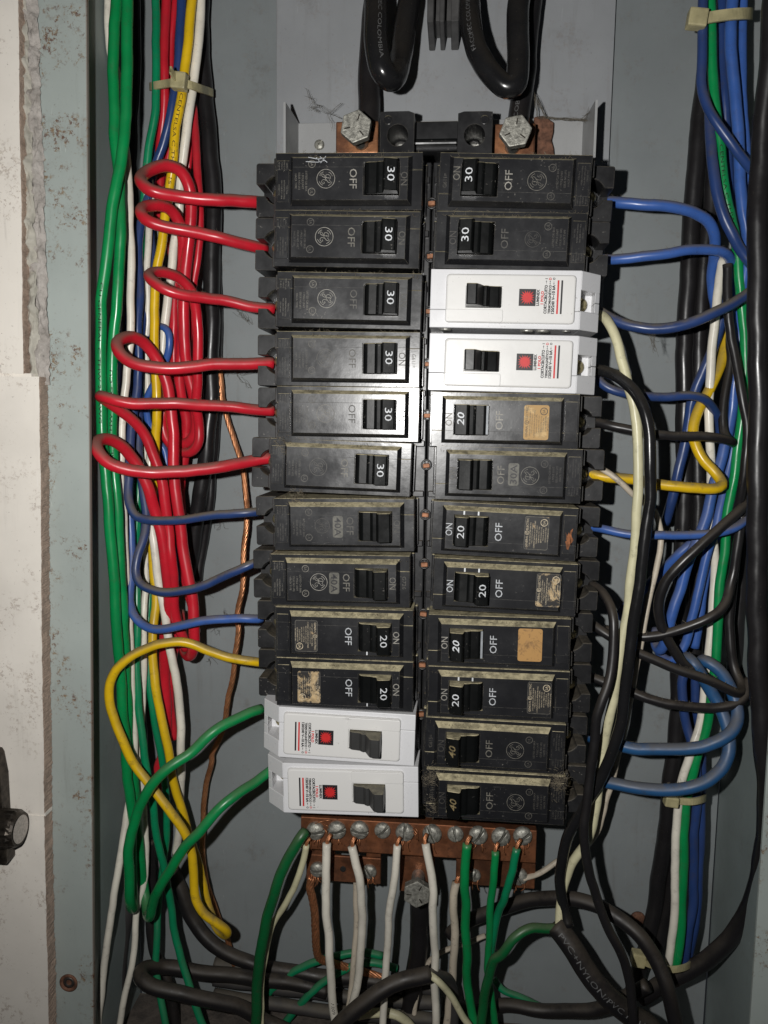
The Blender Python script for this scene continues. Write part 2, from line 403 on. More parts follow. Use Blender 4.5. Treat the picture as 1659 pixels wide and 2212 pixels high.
def lathe(name, prof, mat, n=28, smooth=True):
    """profile (r, y) turned round the y axis"""
    V, F = [], []
    for r, y in prof:
        for k in range(n): V.append((r * math.cos(2 * math.pi * k / n), y, r * math.sin(2 * math.pi * k / n)))
    for i in range(len(prof) - 1):
        for k in range(n): F.append((i * n + k, i * n + (k + 1) % n, (i + 1) * n + (k + 1) % n, (i + 1) * n + k))
    F.append(tuple(range(n))); F.append(tuple((len(prof) - 1) * n + k for k in range(n)))
    bm = bmesh.new(); vs = [bm.verts.new(p) for p in V]
    for q in F: bm.faces.new([vs[i] for i in q])
    me = bm_mesh(name, bm, mat, False)
    for p in me.polygons: p.use_smooth = smooth and len(p.vertices) == 4
    return me
def empty(name, loc, label, cat, group=None, ry=0.0):
    o = bpy.data.objects.new(name, None); COL.objects.link(o); o.empty_display_size = 0.01
    o.location = Vector(loc) * MM; o.rotation_euler = (0, ry, 0); o['label'] = label; o['category'] = cat
    if group: o['group'] = group
    return o
def at(o, x, y, z, rx=0, ry=0, rz=0):
    o.location = (x * MM, y * MM, z * MM); o.rotation_euler = (rx, ry, rz); return o

# ------------------------------------------------------------------ the box and the wall
YB = 75.0
def quad(name, pts, mat, kind='structure', sub=0):
    return obj(name, mesh_from(name, pts, [tuple(range(len(pts)))], mat), kind=kind)
def sheet(name, pts, nrm, th, mat):
    n = Vector(nrm) * th; v = [Vector(p) for p in pts]; v = v + [p + n for p in v]; k = len(pts)
    f = [tuple(range(k)), tuple(reversed(range(k, 2 * k)))] + [(i, (i + 1) % k, k + (i + 1) % k, k + i) for i in range(k)]
    bm = bmesh.new(); vs = [bm.verts.new(p) for p in v]
    for q in f: bm.faces.new([vs[i] for i in q])
    return bm_mesh(name, bm, mat)
def fx(z): return -167.0 + (z - 121) * (9.0 / 396.0) + 2.6          # inner edge of the crooked frame
ZT, ZBOT = 330.0, -352.0
obj('wall_back', sheet('wall_back', [(-184, YB, ZBOT - 5), (150, YB, ZBOT - 5), (150, YB, ZT), (-184, YB, ZT)], (0, 1, 0), 2, 'wall_grey'), kind='structure')
obj('wall_side', sheet('wall_side', [(fx(ZBOT) - 10, -7, ZBOT - 5), (fx(ZBOT) - 10, YB, ZBOT - 5), (fx(ZT) - 10, YB, ZT), (fx(ZT) - 10, -7, ZT)], (-1, 0, 0), 2, 'side_paint'), kind='structure')
obj('wall_side', sheet('wall_side', [(151, -7, ZBOT - 5), (151, YB, ZBOT - 5), (149, YB, ZT), (149, -7, ZT)], (1, 0, 0), 2, 'side_paint'), kind='structure')
obj('floor', sheet('floor', [(-190, -7, ZBOT), (152, -7, ZBOT), (152, YB, ZBOT), (-190, YB, ZBOT)], (0, 0, -1), 3, 'box_floor_rough'), kind='structure')
fr = empty('door_frame', (-175, -7, ZBOT), 'grey green metal frame edge with rust spots along the open box beside the white wall', 'frame')
def kid(name, me, root):
    o = obj(name, me, root); o.matrix_parent_inverse = Matrix.Translation(-root.location); return o
P = [(fx(ZBOT) - 22, -8.2, ZBOT), (fx(ZBOT), -8.2, ZBOT), (fx(ZT), -8.2, ZT), (fx(ZT) - 22, -8.2, ZT)]
kid('flange', sheet('flange', P, (0, 1, 0), 1.4, 'frame_paint'), fr)
kid('flange_edge', sheet('flange_edge', [(fx(ZBOT) + .25, -8.4, ZBOT), (fx(ZBOT) + .25, -6.6, ZBOT), (fx(ZT) + .25, -6.6, ZT), (fx(ZT) + .25, -8.4, ZT)], (-1, 0, 0), .5, 'edge_rust'), fr)
sp = (-186.2, -8.2, -281.5)
kid('hole_rim', None, fr) if False else None
rim = obj('screw_hole_rim', lathe('screw_hole_rim', [(2.9, .2), (4.4, .1), (4.7, -.7), (4.2, -1.1), (3.3, -.9), (2.9, -.2)], 'rust_steel', 28), fr); at(rim, sp[0] + 175, -8.2 + 7, sp[2] - ZBOT)
hol = obj('screw_tip', lathe('screw_tip', [(3.0, .1), (3.0, -.35), (1.6, -.5), (1.3, -.1)], 'screw_hole', 24), fr); at(hol, sp[0] + 175, -8.2 + 7, sp[2] - ZBOT)
fr2 = empty('door_frame', (141, -7, ZBOT), 'plain grey frame edge beside the thickest black cable', 'frame')
kid('flange', sheet('flange', [(142.6, -8.2, ZBOT), (175, -8.2, ZBOT), (170, -8.2, ZT), (138.5, -8.2, ZT)], (0, 1, 0), 1.4, 'frame_paint'), fr2)

obj('wall_outer', sheet('wall_outer', [(172, -9.2, ZBOT - 2), (420, -9.2, ZBOT - 2), (420, -9.2, ZT), (168, -9.2, ZT)], (0, 1, 0), 3, 'tile_white'), kind='structure')
# tiles of the wall with their broken edge
wl = empty('tiled_wall', (-230, -8, ZBOT), 'white tiled wall with a chipped brown edge beside the metal frame', 'wall')
def tile(x1, z0, z1, seed):
    rnd = random.Random(seed); n = 420; V, F = [], []; x0 = -300
    off = [0.0]
    for i in range(n): off.append(off[-1] * .93 + rnd.uniform(-.22, .22))
    for i in range(n + 1):
        z = z0 + (z1 - z0) * i / n; xe = x1(z) + off[i] * .35
        V += [(x0, -15.8, z), (xe, -15.8, z), (xe + rnd.uniform(.05, .3), -15.0, z), (xe + .25 + rnd.uniform(-.25, .25) + mnoise.noise(Vector((seed, z * .3, 0))) * .5, -11.6, z), (xe + .2 + rnd.uniform(-.25, .25) + mnoise.noise(Vector((seed, 5, z * .25))) * .6, -8.6, z), (x0, -8.6, z)]
    for i in range(n):
        for k in range(6): F.append((6 * i + k, 6 * i + (k + 1) % 6, 6 * (i + 1) + (k + 1) % 6, 6 * (i + 1) + k))
    F += [tuple(range(6)), tuple(6 * n + k for k in range(6))]
    me = bpy.data.meshes.new('tile'); me.from_pydata([(a * MM, b * MM, c * MM) for a, b, c in V], [], F)
    me.materials.append(MATS['tile_white']); me.materials.append(MATS['tile_body'])
    for p in me.polygons:
        c = p.center
        if len(p.vertices) == 4 and c.x > -0.25 and c.y > -0.0156: p.material_index = 1
    bm = bmesh.new(); bm.from_mesh(me); bmesh.ops.recalc_face_normals(bm, faces=bm.faces); bm.to_mesh(me); bm.free()
    return me
kid('tile', tile(lambda z: -191.5 + (z - 100) * .026, 18.6, ZT, 1), wl)
kid('tile', tile(lambda z: -189.0 + (z + 85) * .026, -189, 17.4, 2), wl)
kid('tile', tile(lambda z: -191.8 + (z + 190) * .014, ZBOT, -190.2, 3), wl)
kid('grout', box('grout', (-300, -190.2), (-15.3, -9), (17.2, 18.8), 'tile_white', 0), wl)
kid('grout', box('grout', (-300, -191.2), (-15.5, -9), (-190.4, -188.8), 'tile_white', 0), wl)
# mortar strip above the second tile
def mortar(name, x0, x1, z0, z1, y0, amp, mat, seed, nx=16, nz=150):
    from mathutils import noise as mn
    V, F = [], []
    for j in range(nz + 1):
        for i in range(nx + 1):
            u, w = i / nx, j / nz; x = x0 + (x1 - x0) * u; z = z0 + (z1 - z0) * w
            h = mn.fractal(Vector((x * .22 + seed, z * .16, seed)), 1.0, 2.0, 4) * amp
            wob = mn.noise(Vector((seed, z * .09, 3.3))) * 1.6 * math.sin(math.pi * u)
            V.append((x + wob + mn.noise(Vector((x, z * .5, 9.0))) * .5, y0 - max(-2.0, h) - 1.2 * math.sin(math.pi * u), z))
    for j in range(nz):
        for i in range(nx): k = j * (nx + 1) + i; F.append((k, k + 1, k + nx + 2, k + nx + 1))
    return mesh_from(name, V, F, mat, True)
kid('mortar_fill', mortar('mortar_fill', -193, -184.2, 14, ZT, -9.8, 2.2, 'mortar', 2.0, 24, 420), wl)
kid('foam_fill', mortar('foam_fill', -192.8, -188.0, 16, ZT, -11.4, 3.4, 'foam', 5.0, 14, 300), wl)
obj('wall_void', sheet('wall_void', [(-300, -6.5, ZBOT - 2), (-176, -6.5, ZBOT - 2), (-176, -6.5, ZT), (-300, -6.5, ZT)], (0, 1, 0), 2, 'wall_void'), kind='structure')

# latch on the tiled wall
lx, ly, lz = (-204.9, 0.0, -192.5)
lt = empty('door_latch', (lx, -16, lz), 'dark bronze latch with a ribbed barrel and pale end on the tiled wall', 'latch')
obj('latch_bar', prism('latch_bar', [(-26, -19), (-2.4, -19), (-1.8, -18), (-1.8, -10), (-3, -8.5), (-3.4, 24), (-5, 34), (-6, 36), (-26, 38)], 'y', -8, 0.1, 'dark_metal', .8, 2), lt)
V, F = [], []; n = 40
for y, rr in ((9.0, 7.6), (8.6, 8.4), (-10.5, 8.6), (-11.5, 7.6), (-11.5, 6.2)):
    pass
ribs = [((8.4 + .55 * (k % 2)), k) for k in range(36)]
prof = [(-14, 1.0), (-13.6, 1.0), (-2.6, 1.0), (-1.0, .96), (0, .90)]
for x, s in prof:
    for rr, k in ribs:
        q = (rr if x < -1.5 else 8.4) * s; t = 2 * math.pi * k / 36; V.append((x + 6.2, -8.5 + q * math.cos(t), q * math.sin(t)))
for i in range(len(prof) - 1):
    for k in range(36): F.append((36 * i + k, 36 * i + (k + 1) % 36, 36 * (i + 1) + (k + 1) % 36, 36 * (i + 1) + k))
F += [tuple(range(36)), tuple(36 * (len(prof) - 1) + k for k in range(36))]
obj('barrel', mesh_from('barrel', V, F, 'dark_metal'), lt)
V = [(6.35, -8.5 + 6.4 * math.cos(2 * math.pi * k / 32), 6.4 * math.sin(2 * math.pi * k / 32)) for k in range(32)]
obj('barrel_end', mesh_from('barrel_end', V, [tuple(range(32))], 'knob_face'), lt)

# ------------------------------------------------------------------ back plate, pan, centre spine
obj('back_plate', box('back_plate', (-98, 74.2), (70.5, 74.6), (60, ZT), 'plate_grey', .2), label='light grey back plate behind the supply cables above the breakers', cat='plate')
pan = empty('mounting_pan', (-12, 66, 100), 'grey sheet metal pan with upturned side flanges carrying the breakers', 'panel')
kid('pan_plate', box('pan_plate', (-86, 61), (64, 66), (-200, 152), 'pan_grey', .2), pan)
def flange(x, s):
    return sheet('flange', [(x, 33, 140), (x, 33, 151), (x, 64.2, 152.5), (x, 64.2, -206), (x, 40, -206), (x, 36, 128)], (s, 0, 0), 1.1, 'pan_grey')
kid('flange', sheet('flange', [(-86, 33, 112), (-86, 33, 150.5), (-86, 64.5, 152.5), (-86, 64.5, -206), (-86, 44, -206), (-86, 44, 112)], (1, 0, 0), 1.1, 'pan_grey'), pan)
kid('flange', sheet('flange', [(61.5, 33, 112), (61.5, 33, 148.5), (60.6, 64.5, 150), (60.6, 64.5, -206), (61.5, 44, -206), (61.5, 44, 112)], (-1, 0, 0), 1.1, 'pan_grey'), pan)
ps = obj('pan_screw', dome_screw('pan_screw', 2.6, 1.6, .7, 'dull_steel', .6), pan); q = (-73.9, 64.0, 141.0); at(ps, q[0] + 12, 64 - 66, q[2] - 100, 0, .6, 0)
# rusty plate beside the bolt
obj('rusty_plate', prism('rusty_plate', [(35.4, 132.4), (34.8, 150.6), (39.4, 151.2), (44.4, 147.8), (44.4, 143.3), (43.6, 139.5), (44.8, 135.7), (45.2, 132.3)], 'y', 58, 60, 'rust_steel', .3), label='dark rusty metal tab beside the bolt above the blue-wired column', cat='tab')

spine = empty('bus_insulator', (-13.5, 60, -40), 'black plastic bus spine with copper stabs between the two breaker columns', 'insulator')
for x0, x1 in ((-21.0, -14.1), (-13.1, -6.5)):
    kid('spine_strip', box('spine_strip', (x0, x1), (17, 60), (-190, 117), 'spine_black', .5, 2), spine)
kid('spine_core', box('spine_core', (-14.4, -12.8), (25, 58), (-188, 115), 'hole_black', 0), spine)
for i, z in enumerate([98.8, 75.2, 50.5, 26.8, 3.0, -20.5, -44.3, -68.1, -92.8, -118.1, -143.4]):
    w = lathe('stab_socket', [(2.7, 2), (2.7, -.5), (2.3, -.9), (1.9, -.6), (1.9, 1.0)], 'spine_black', 20)
    o = obj('stab_socket', w, spine); at(o, -13.6 + 13.5, 16.8 - 60, z + 40)
    o2 = obj('copper_stab', box('copper_stab', (-1.6, 1.6), (-1.4, 3), (-1.0, 1.0), 'stab_copper', .25), spine); at(o2, -13.6 + 13.5, 16.4 - 60, z + 40 + random.uniform(-.4, .4), 0, random.uniform(-.1, .1), 0)
    for s, (x0, x1) in enumerate(((-20.6, -14.6), (-12.6, -6.8))):
        kid('spine_rib', box('spine_rib', (x0, x1), (15.2, 17.4), (z + 8.5, z + 11.5), 'spine_black', .4), spine)

# ------------------------------------------------------------------ breakers
# local frame: +x from the wire end to the spine, -y to the viewer, z across; 0 = outer end of the body
LEN, HW = 65.0, 12.15
BM = {}
BM['case'] = box('case', (0, LEN), (0, 52), (-HW, 4.88), 'black_case', .16, 1)
BM['case_cover'] = box('case_cover', (0, LEN), (.05, 52), (4.94, HW), 'black_case', .16, 1)
BM['raised_face'] = framed('raised_face', (6.8, 60.6, -10.5, 10.5), (39.6, 55.4, -6.9, 6.9), -4.0, 0.02, -1.0, 1.6, 'black_face')
BM['rating_strip'] = box('rating_strip', (.7, 6.2), (-.35, .1), (-8.8, 8.8), 'black_face', .12)
BM['bus_clip'] = box('bus_clip', (LEN + .05, LEN + 1.5), (14, 52), (-11.3, 11.3), 'black_case', .4)
BM['end_rib_a'] = box('end_rib', (-1.9, -.05), (5, 50), (4.6, 11.6), 'black_terminal', .3)
BM['end_rib_b'] = box('end_rib', (-1.9, -.05), (5, 50), (-11.6, -4.6), 'black_terminal', .3)
def prong(s):
    rr, cx = 6.4, -1.9; lo = 2.5
    t0 = math.asin(lo / rr); arc = [(cx - rr * math.cos(t0 + (math.pi / 2 - t0) * k / 7), s * rr * math.sin(t0 + (math.pi / 2 - t0) * k / 7)) for k in range(8)]
    return [(-12, s * lo)] + arc + [(cx, s * 11.9), (-11.3, s * 11.9), (-12, s * 11.2)]
BM['terminal_jaw_a'] = prism('terminal_jaw', prong(1), 'y', 13, 50, 'black_terminal', .3)
BM['terminal_jaw_b'] = prism('terminal_jaw', prong(-1), 'y', 13, 50, 'black_terminal', .3)
BM['terminal_floor'] = box('terminal_floor', (-11.8, -1.9), (27, 49), (-11, 11), 'black_terminal', .2)
BM['terminal_screw'] = dome_screw('terminal_screw', 3.1, 2.0, .8, 'brass', .8)
tog = [(40.0, -1.0), (40.0, -3.6), (40.9, -5.0), (42.0, -5.5), (45.6, -5.7), (45.9, -6.1), (46.6, -6.4), (48.4, -6.6), (49.1, -10.8), (49.6, -11.3), (54.6, -10.25), (55.0, -9.8), (55.1, -1.0)]
BM['toggle_on'] = prism('toggle', tog, 'z', -6.6, 6.6, 'black_toggle', .22)
BM['toggle_off'] = prism('toggle', [(95.1 - a, y) for a, y in reversed(tog)], 'z', -6.6, 6.6, 'black_toggle', .22)
BM['toggle_notch'] = box('toggle_notch', (46.9, 47.2), (-6.9, -6.2), (0.8, 6.3), 'print_dim', 0)
BM['seam1'] = box('seam_line', (.2, 6.7), (-.42, .1), (4.82, 4.98), 'seam', 0)
BM['seam2'] = box('seam_line', (8.7, 39.5), (-4.06, -3.8), (4.82, 4.98), 'seam', 0)
BM['seam3'] = box('seam_line', (55.5, 58.8), (-4.06, -3.8), (4.82, 4.98), 'seam', 0)
BM['seam4'] = box('seam_line', (60.5, 64.8), (-.05, .1), (4.82, 4.98), 'seam', 0)
BM['tick1'] = box('tick_mark', (44.2, 44.9), (-4.05, -3.9), (-8.7, -7.0), 'print_white', 0)
BM['tick2'] = box('tick_mark', (50.6, 51.3), (-4.05, -3.9), (-8.7, -7.0), 'print_white', 0)
BM['tick1n'] = box('tick_mark', (43.6, 44.2), (-4.05, -3.9), (-8.6, -7.0), 'print_white', 0)
BM['stripe'] = box('white_stripe', (40.05, 41.0), (-5.35, -4.2), (-6.3, 6.3), 'stripe_grey', 0)
def arc(r, a0, a1, n=24): return [(r * math.cos(math.radians(a0 + (a1 - a0) * i / n)), r * math.sin(math.radians(a0 + (a1 - a0) * i / n))) for i in range(n + 1)]
def monogram(R, w):
    parts = [ribbon(arc(R * .95, 0, 350, 48)[:-1], w * 1.25, True)]
    for s in (20, 110, 200, 290):
        parts.append(ribbon(arc(R * .74, s, s + 42, 8), w))
        e = (R * .74 * math.cos(math.radians(s + 42)), R * .74 * math.sin(math.radians(s + 42))); parts.append(ribbon([e, (e[0] * .88, e[1] * .88)], w))
    g = [(.06, .40), (-.12, .52), (-.36, .42), (-.46, .16), (-.34, -.06), (-.14, .02), (-.04, .24), (-.10, .44), (-.10, .10), (-.16, -.26), (-.34, -.50), (-.52, -.40), (-.44, -.22), (-.10, -.06), (.16, .06)]
    e = [(.12, .34), (.26, .52), (.42, .46), (.38, .26), (.20, .12), (.08, .06), (.22, .06), (.10, -.06), (.06, -.26), (.20, -.46), (.42, -.42), (.52, -.22), (.40, -.10), (.30, -.22)]
    for L in (g, e): parts.append(ribbon([(p[0] * R, p[1] * R) for p in smooth2d(L, 9)], w))
    return merge(parts)
def ring_text(R, txt):
    v, f, asp = text2d(txt); h = R * .8; parts = [ribbon(arc(R, 0, 360, 20)[:-1], .32, True), ([(p[0] * h * min(asp, 1.5), p[1] * h) for p in v], f)]
    return merge(parts)
MONO = monogram(4.15, .19); MONO_S = monogram(3.5, .17); UL = ring_text(1.5, 'UL'); SA = ring_text(1.5, 'SA')
_fm = {}
def flat(key, geo, mat, a, b, y=-4.07):
    k = (key, mat, a, b, y)
    if k not in _fm: _fm[k] = flat2d(key, geo[0], geo[1], mat, a, b, y)
    return _fm[k]
def lines(rows, mat, a_top, pitch, height, maxlen, b, y, header=None):
    """several rows of small print merged into one mesh; first row nearest the spine"""
    parts = []
    for i, s in enumerate(rows):
        v, f, asp = text2d(s); ln = min(maxlen, height * asp)
        parts.append(([(p[0] * ln - (maxlen - ln) * .5 * 0, p[1] * height - i * pitch) for p in v], f))
    V, F = merge(parts); return flat2d('small_print', V, F, mat, a_top, b, y)
FINE = ['LISTED CIR BKR', '1 POLE UNIT', 'ISSUE NO 692', 'HACR TYPE']
STRIP1 = ['TYPE THQL', 'INTERRUPTING RATING', 'MAX RMS SYM 10KA', '120/240 VAC']
STRIP2 = ['60/75C', 'WIRE CU-AL', 'TORQUE', '45 LB IN']
STK = ['UND LAB INC LISTED CIR BKR', '1 POLE UNIT ISSUE NO. MJ-4617', 'CURRENT INTERRUPTING RATING', 'MAX RMS SYM 10,000 AMPS', '120/240 V AC TYPE THQL', '60/75 C WIRE CU AL', 'TORQUE 30 LB IN', 'LISTED HACR TYPE', 'NP150082 E11592']
for mname in ('print_mid', 'print_dim', 'print_faint', 'print_bright'):
    BM['fine_' + mname] = lines(FINE, mname, 14.6, 1.55, .85, 11, -1.0, -4.07)
    BM['strip1_' + mname] = lines(STRIP1, mname, 5.2, 1.15, .62, 8, -3.6, -.42)
    BM['strip2_' + mname] = lines(STRIP2, mname, 5.2, 1.15, .62, 5, 6.6, -.42)

def place(root, key, name=None):
    return obj(name or BM[key].name.split('.')[0], BM[key], root)
def sticker(root, a0, style, bshift=-.4):
    w, h = 10.9, 15.2; mat = {'black': 'label_black', 'worn': 'label_worn', 'gold': 'label_gold', 'tan': 'label_tan'}[style]
    s = obj('sticker', prism('sticker', rrect(a0, a0 + w, bshift - h / 2, bshift + h / 2, 1.0, 3), 'y', -4.13, -3.9, mat), root)
    ink = {'black': 'print_cream', 'worn': 'print_cream', 'gold': 'print_black', 'tan': None}[style]
    if ink is None: return
    v1, f1, _ = text2d('GENERAL'); v2, f2, _ = text2d('ELECTRIC')
    H = merge([([(p[0] * 5.2 - 3.9, p[1] * .95) for p in v1], f1), ([(p[0] * 5.4 + 4.0, p[1] * .95) for p in v2], f2), ribbon(arc(.85, 0, 360, 16)[:-1], .22, True), ribbon(arc(.35, 0, 300, 8), .2)])
    obj('sticker_heading', flat2d('sticker_heading', H[0], H[1], ink, a0 + w - 1.3, bshift, -4.2), s)
    obj('small_print', lines(STK, ink, a0 + w - 2.7, .98, .56, 12.4, bshift + .6, -4.2), s)
    obj('approval_mark', flat('approval_mark', SA, ink, a0 + 2.3, bshift - 4.9, -4.22), s)
    if style != 'gold': 
        obj('sticker_border', flat2d('sticker_border', *ribbon([(q, p) for p, q in [(x - a0 - w / 2, z) for x, z in rrect(a0 + .25, a0 + w - .25, -h / 2 + .25, h / 2 - .25, .8, 3)]], .14, True), 'print_mid', a0 + w / 2, bshift, -4.18), s)
def badge(root, txt, a, b):
    o = obj('rating_badge', prism('rating_badge', rrect(a - 2.35, a + 2.35, b - 5.0, b + 5.0, .9, 3), 'y', -4.12, -3.9, 'badge_grey'), root)
    obj('lettering', text_mesh(txt, 8.6, 3.1, 'print_black', a, b, -4.18, .012), o)

def ge_breaker(x, z, ang, right, label, num=None, nummat='print_white', shear=0.0, off='print_mid', on='print_dim', logo='print_mid', lsmall=False, fine='print_dim', stk=None, bdg=None, state='on', ticks=0, stripe=False, group='black breakers', serial=None, y=0.0, onb=0.0):
    ry = ang if not right else ang + math.pi
    root = empty('circuit_breaker', (0, 0, 0), label, 'breaker', group)
    root.matrix_world = Matrix.Translation(Vector((x * MM, y * MM, z * MM))) @ Matrix.Rotation(ry, 4, 'Y') @ Matrix.Translation(Vector((-LEN / 2 * MM, 0, 0)))
    for k in ('case', 'case_cover', 'rating_strip', 'bus_clip', 'end_rib_a', 'end_rib_b', 'terminal_floor', 'seam1'): place(root, k)
    ja = place(root, 'terminal_jaw_a'); jb = place(root, 'terminal_jaw_b')
    face = place(root, 'raised_face')
    for k in ('seam2', 'seam3'): place(face, k)
    sc = place(root, 'terminal_screw'); at(sc, -2.6, 21, 0, 0, random.uniform(-1, 1), 0)
    tg = place(root, 'toggle_' + state, 'toggle')
    if num:
        a = 52.2 if state == 'on' else 95.1 - 52.2
        obj('number', text_mesh(num, 5.7, 3.1, nummat, a, 0 if shear == 0 else -.4, -10.85, .0 if shear == 0 else .012, shear, .21 if state == 'on' else -.21), tg)
    if stripe: place(tg, 'stripe')
    if logo: obj('monogram', flat('monogram', MONO_S if lsmall else MONO, logo, 23.2, 0), face)
    if off: obj('lettering', text_mesh('OFF', 8.2, 3.2, off, 35.2 if not bdg else 36.0, 0, -4.07, .002), face)
    if on: obj('lettering', text_mesh('ON', 5.6, 3.0, on, 57.4, onb, -4.07, .002), face)
    if fine:
        for k in ('fine_', 'strip1_', 'strip2_'): place(face if k == 'fine_' else root, k + fine, 'small_print')
        obj('approval_mark', flat('approval_mark', UL, fine, 17.0, -5.4), face); obj('approval_mark', flat('approval_mark', SA, fine, 17.0, 6.2), face)
    if stk: sticker(face, stk[1], stk[0], stk[2] if len(stk) > 2 else -.4)
    if bdg: badge(face, bdg, 30.4, -.4)
    if ticks & 1: place(face, 'tick1'); place(face, 'tick2')
    if ticks & 2: place(face, 'tick1n')
    if serial: obj('serial_number', text_mesh(serial, 6.0, 1.7, 'print_dim', 62.4, -.5, -.06), root)
    return root

# white breakers
WL, WH = 65.0, 12.5
BM['w_case'] = box('case', (0, WL), (0, 52), (-WH, 4.7), 'white_case', .35, 2)
BM['w_cover'] = box('case_cover', (0, WL), (.06, 52), (4.8, WH), 'white_case', .35, 2)
wed = [(-.02, .2), (-9.6, 9.8), (-9.6, 50), (-.02, 50)]
BM['w_jaw_a'] = prism('terminal_jaw', wed, 'z', 4.4, WH, 'white_case', .25)
BM['w_jaw_b'] = prism('terminal_jaw', wed, 'z', -WH, -4.4, 'white_case', .25)
BM['w_bar_a'] = prism('terminal_bar', [(-7.2, 7.45), (-9.55, 9.85), (-9.55, 50), (-7.2, 50)], 'z', .15, 4.38, 'white_case', .2)
BM['w_bar_b'] = prism('terminal_bar', [(-7.2, 7.45), (-9.55, 9.85), (-9.55, 50), (-7.2, 50)], 'z', -4.38, -.15, 'white_case', .2)
BM['w_floor'] = box('terminal_floor', (-7.3, -.1), (17, 49), (-4.4, 4.4), 'white_case', 0)
BM['w_screw'] = dome_screw('terminal_screw', 3.4, 2.2, .9, 'brass', .9)
def wpanel():
    h = (33.6, 49.6, -5.2, 4.2); out = rrect(2.4, 58.2, -10.4, 10.4, 1.6, 4); n = len(out)
    def inset(d): return [(30.3 + (p[0] - 30.3) * (1 - d / 27.9), p[1] * (1 - d / 10.4)) for p in out]
    bm = bmesh.new(); L = [[bm.verts.new((p[0], y, p[1])) for p in inset(d)] for d, y in ((0, .02), (.12, -1.1), (.45, -1.5), (.9, -1.62))]
    for A, B in zip(L, L[1:]):
        for i in range(n): bm.faces.new((A[i], A[(i + 1) % n], B[(i + 1) % n], B[i]))
    hc = [(h[1], h[3]), (h[0], h[3]), (h[0], h[2]), (h[1], h[2])]; H = [bm.verts.new((p[0], -1.62, p[1])) for p in hc]; B = [bm.verts.new((p[0], -.2, p[1])) for p in hc]
    k = n // 4; top = L[-1]
    for c in range(4):
        idx = [(c * k + i) % n for i in range(k)]
        for i, j in zip(idx, idx[1:]): bm.faces.new((top[i], top[j], H[c]))
        nx = ((c + 1) * k) % n; bm.faces.new((top[idx[-1]], top[nx], H[(c + 1) % 4], H[c]))
        bm.faces.new((H[c], H[(c + 1) % 4], B[(c + 1) % 4], B[c]))
    bm.faces.new(B); return bm_mesh('raised_face', bm, 'white_panel')
BM['w_face'] = wpanel()
BM['w_pad'] = prism('toggle_guard', rrect(33.2, 58.0, 4.7, 10.1, .8, 3), 'y', -2.15, -1.3, 'white_panel', .3, 2)
wt = [(34.2, -.2), (34.2, -2.4), (35.4, -3.6), (39.4, -4.2), (40.0, -5.0), (41.0, -5.6), (42.0, -5.2), (44.6, -10.6), (45.2, -11.2), (49.0, -11.2), (49.4, -10.6), (49.3, -.2)]
BM['w_toggle_black'] = prism('toggle', wt, 'z', -4.9, 3.9, 'black_toggle', .25)
BM['w_toggle_grey'] = prism('toggle', wt, 'z', -4.9, 3.9, 'grey_toggle', .25)
sun = []
for i in range(32):
    t = 2 * math.pi * i / 32; r = 1.85 if i % 2 else 2.95 / max(abs(math.sin(t)), abs(math.cos(t))) * (.86 if i % 8 == 4 else 1.0)
    sun.append((r * math.sin(t), r * math.cos(t)))
BM['w_square'] = box('emblem_square', (19.4, 26.6), (-1.70, -1.5), (-4.2, 3.0), 'print_black', 0)
BM['w_sun'] = flat2d('emblem_sun', sun + [(0, 0)], [(i, (i + 1) % 32, 32) for i in range(32)], 'print_red', 23.0, -.6, -1.76)
BM['w_lum'] = text_mesh('LUMINEX', 6.9, 1.3, 'print_black', 18.5, -.6, -1.7, .05); BM['w_polo'] = text_mesh('1 POLO', 5.6, 1.3, 'print_red', 16.7, -.6, -1.7, .05)
def wl_line(txt, ln, a, mark, inkm, arrows):
    v, f, _ = text2d(txt, .05); m, g, _ = text2d(mark, .04)
    A = [([(p[0] * ln + ln / 2 - 6.8, p[1] * 1.38) for p in v], f)]
    x = 5.9; A.append(ribbon([(x, -.0), (x + 1.0, 0)], .16))
    if 'u' in arrows: A.append(([(x + .9, .32), (x + .9, -.32), (x + 1.4, 0)], [(0, 1, 2)]))
    if 'd' in arrows: A.append(([(x + .1, .32), (x + .1, -.32), (x - .4, 0)], [(0, 1, 2)]))
    V, F = merge(A); return flat2d('rating_text', V, F, 'print_black', a, -.6, -1.7), flat2d('position_letter', [(p[0] * (1.0 if mark != 'I' else .25) + 8.0, p[1] * 1.1) for p in m], g, inkm, a, -.6, -1.7)
BM['w_t1'], BM['w_l1'] = wl_line('CORTACIRCUITO', 12.2, 15.2, 'I', 'print_black', 'u')
BM['w_t2'], BM['w_l2'] = wl_line('TERMOMAGNÉTICO', 12.2, 13.6, 'D', 'print_red', 'ud')
BM['w_t3'], BM['w_l3'] = wl_line('120/240 V~10 kA', 12.2, 12.0, 'O', 'print_black', 'd')
BM['w_red'] = box('red_line', (9.7, 10.45), (-1.69, -1.5), (-8.0, 6.2), 'print_red', 0)
BM['w_black'] = box('black_line', (8.1, 8.85), (-1.69, -1.5), (-8.0, 6.2), 'print_black', 0)
BM['w_rivet'] = lathe('rivet', [(2.6, 0), (2.6, -.5), (2.0, -.9), (1.0, -.7)], 'steel', 20)
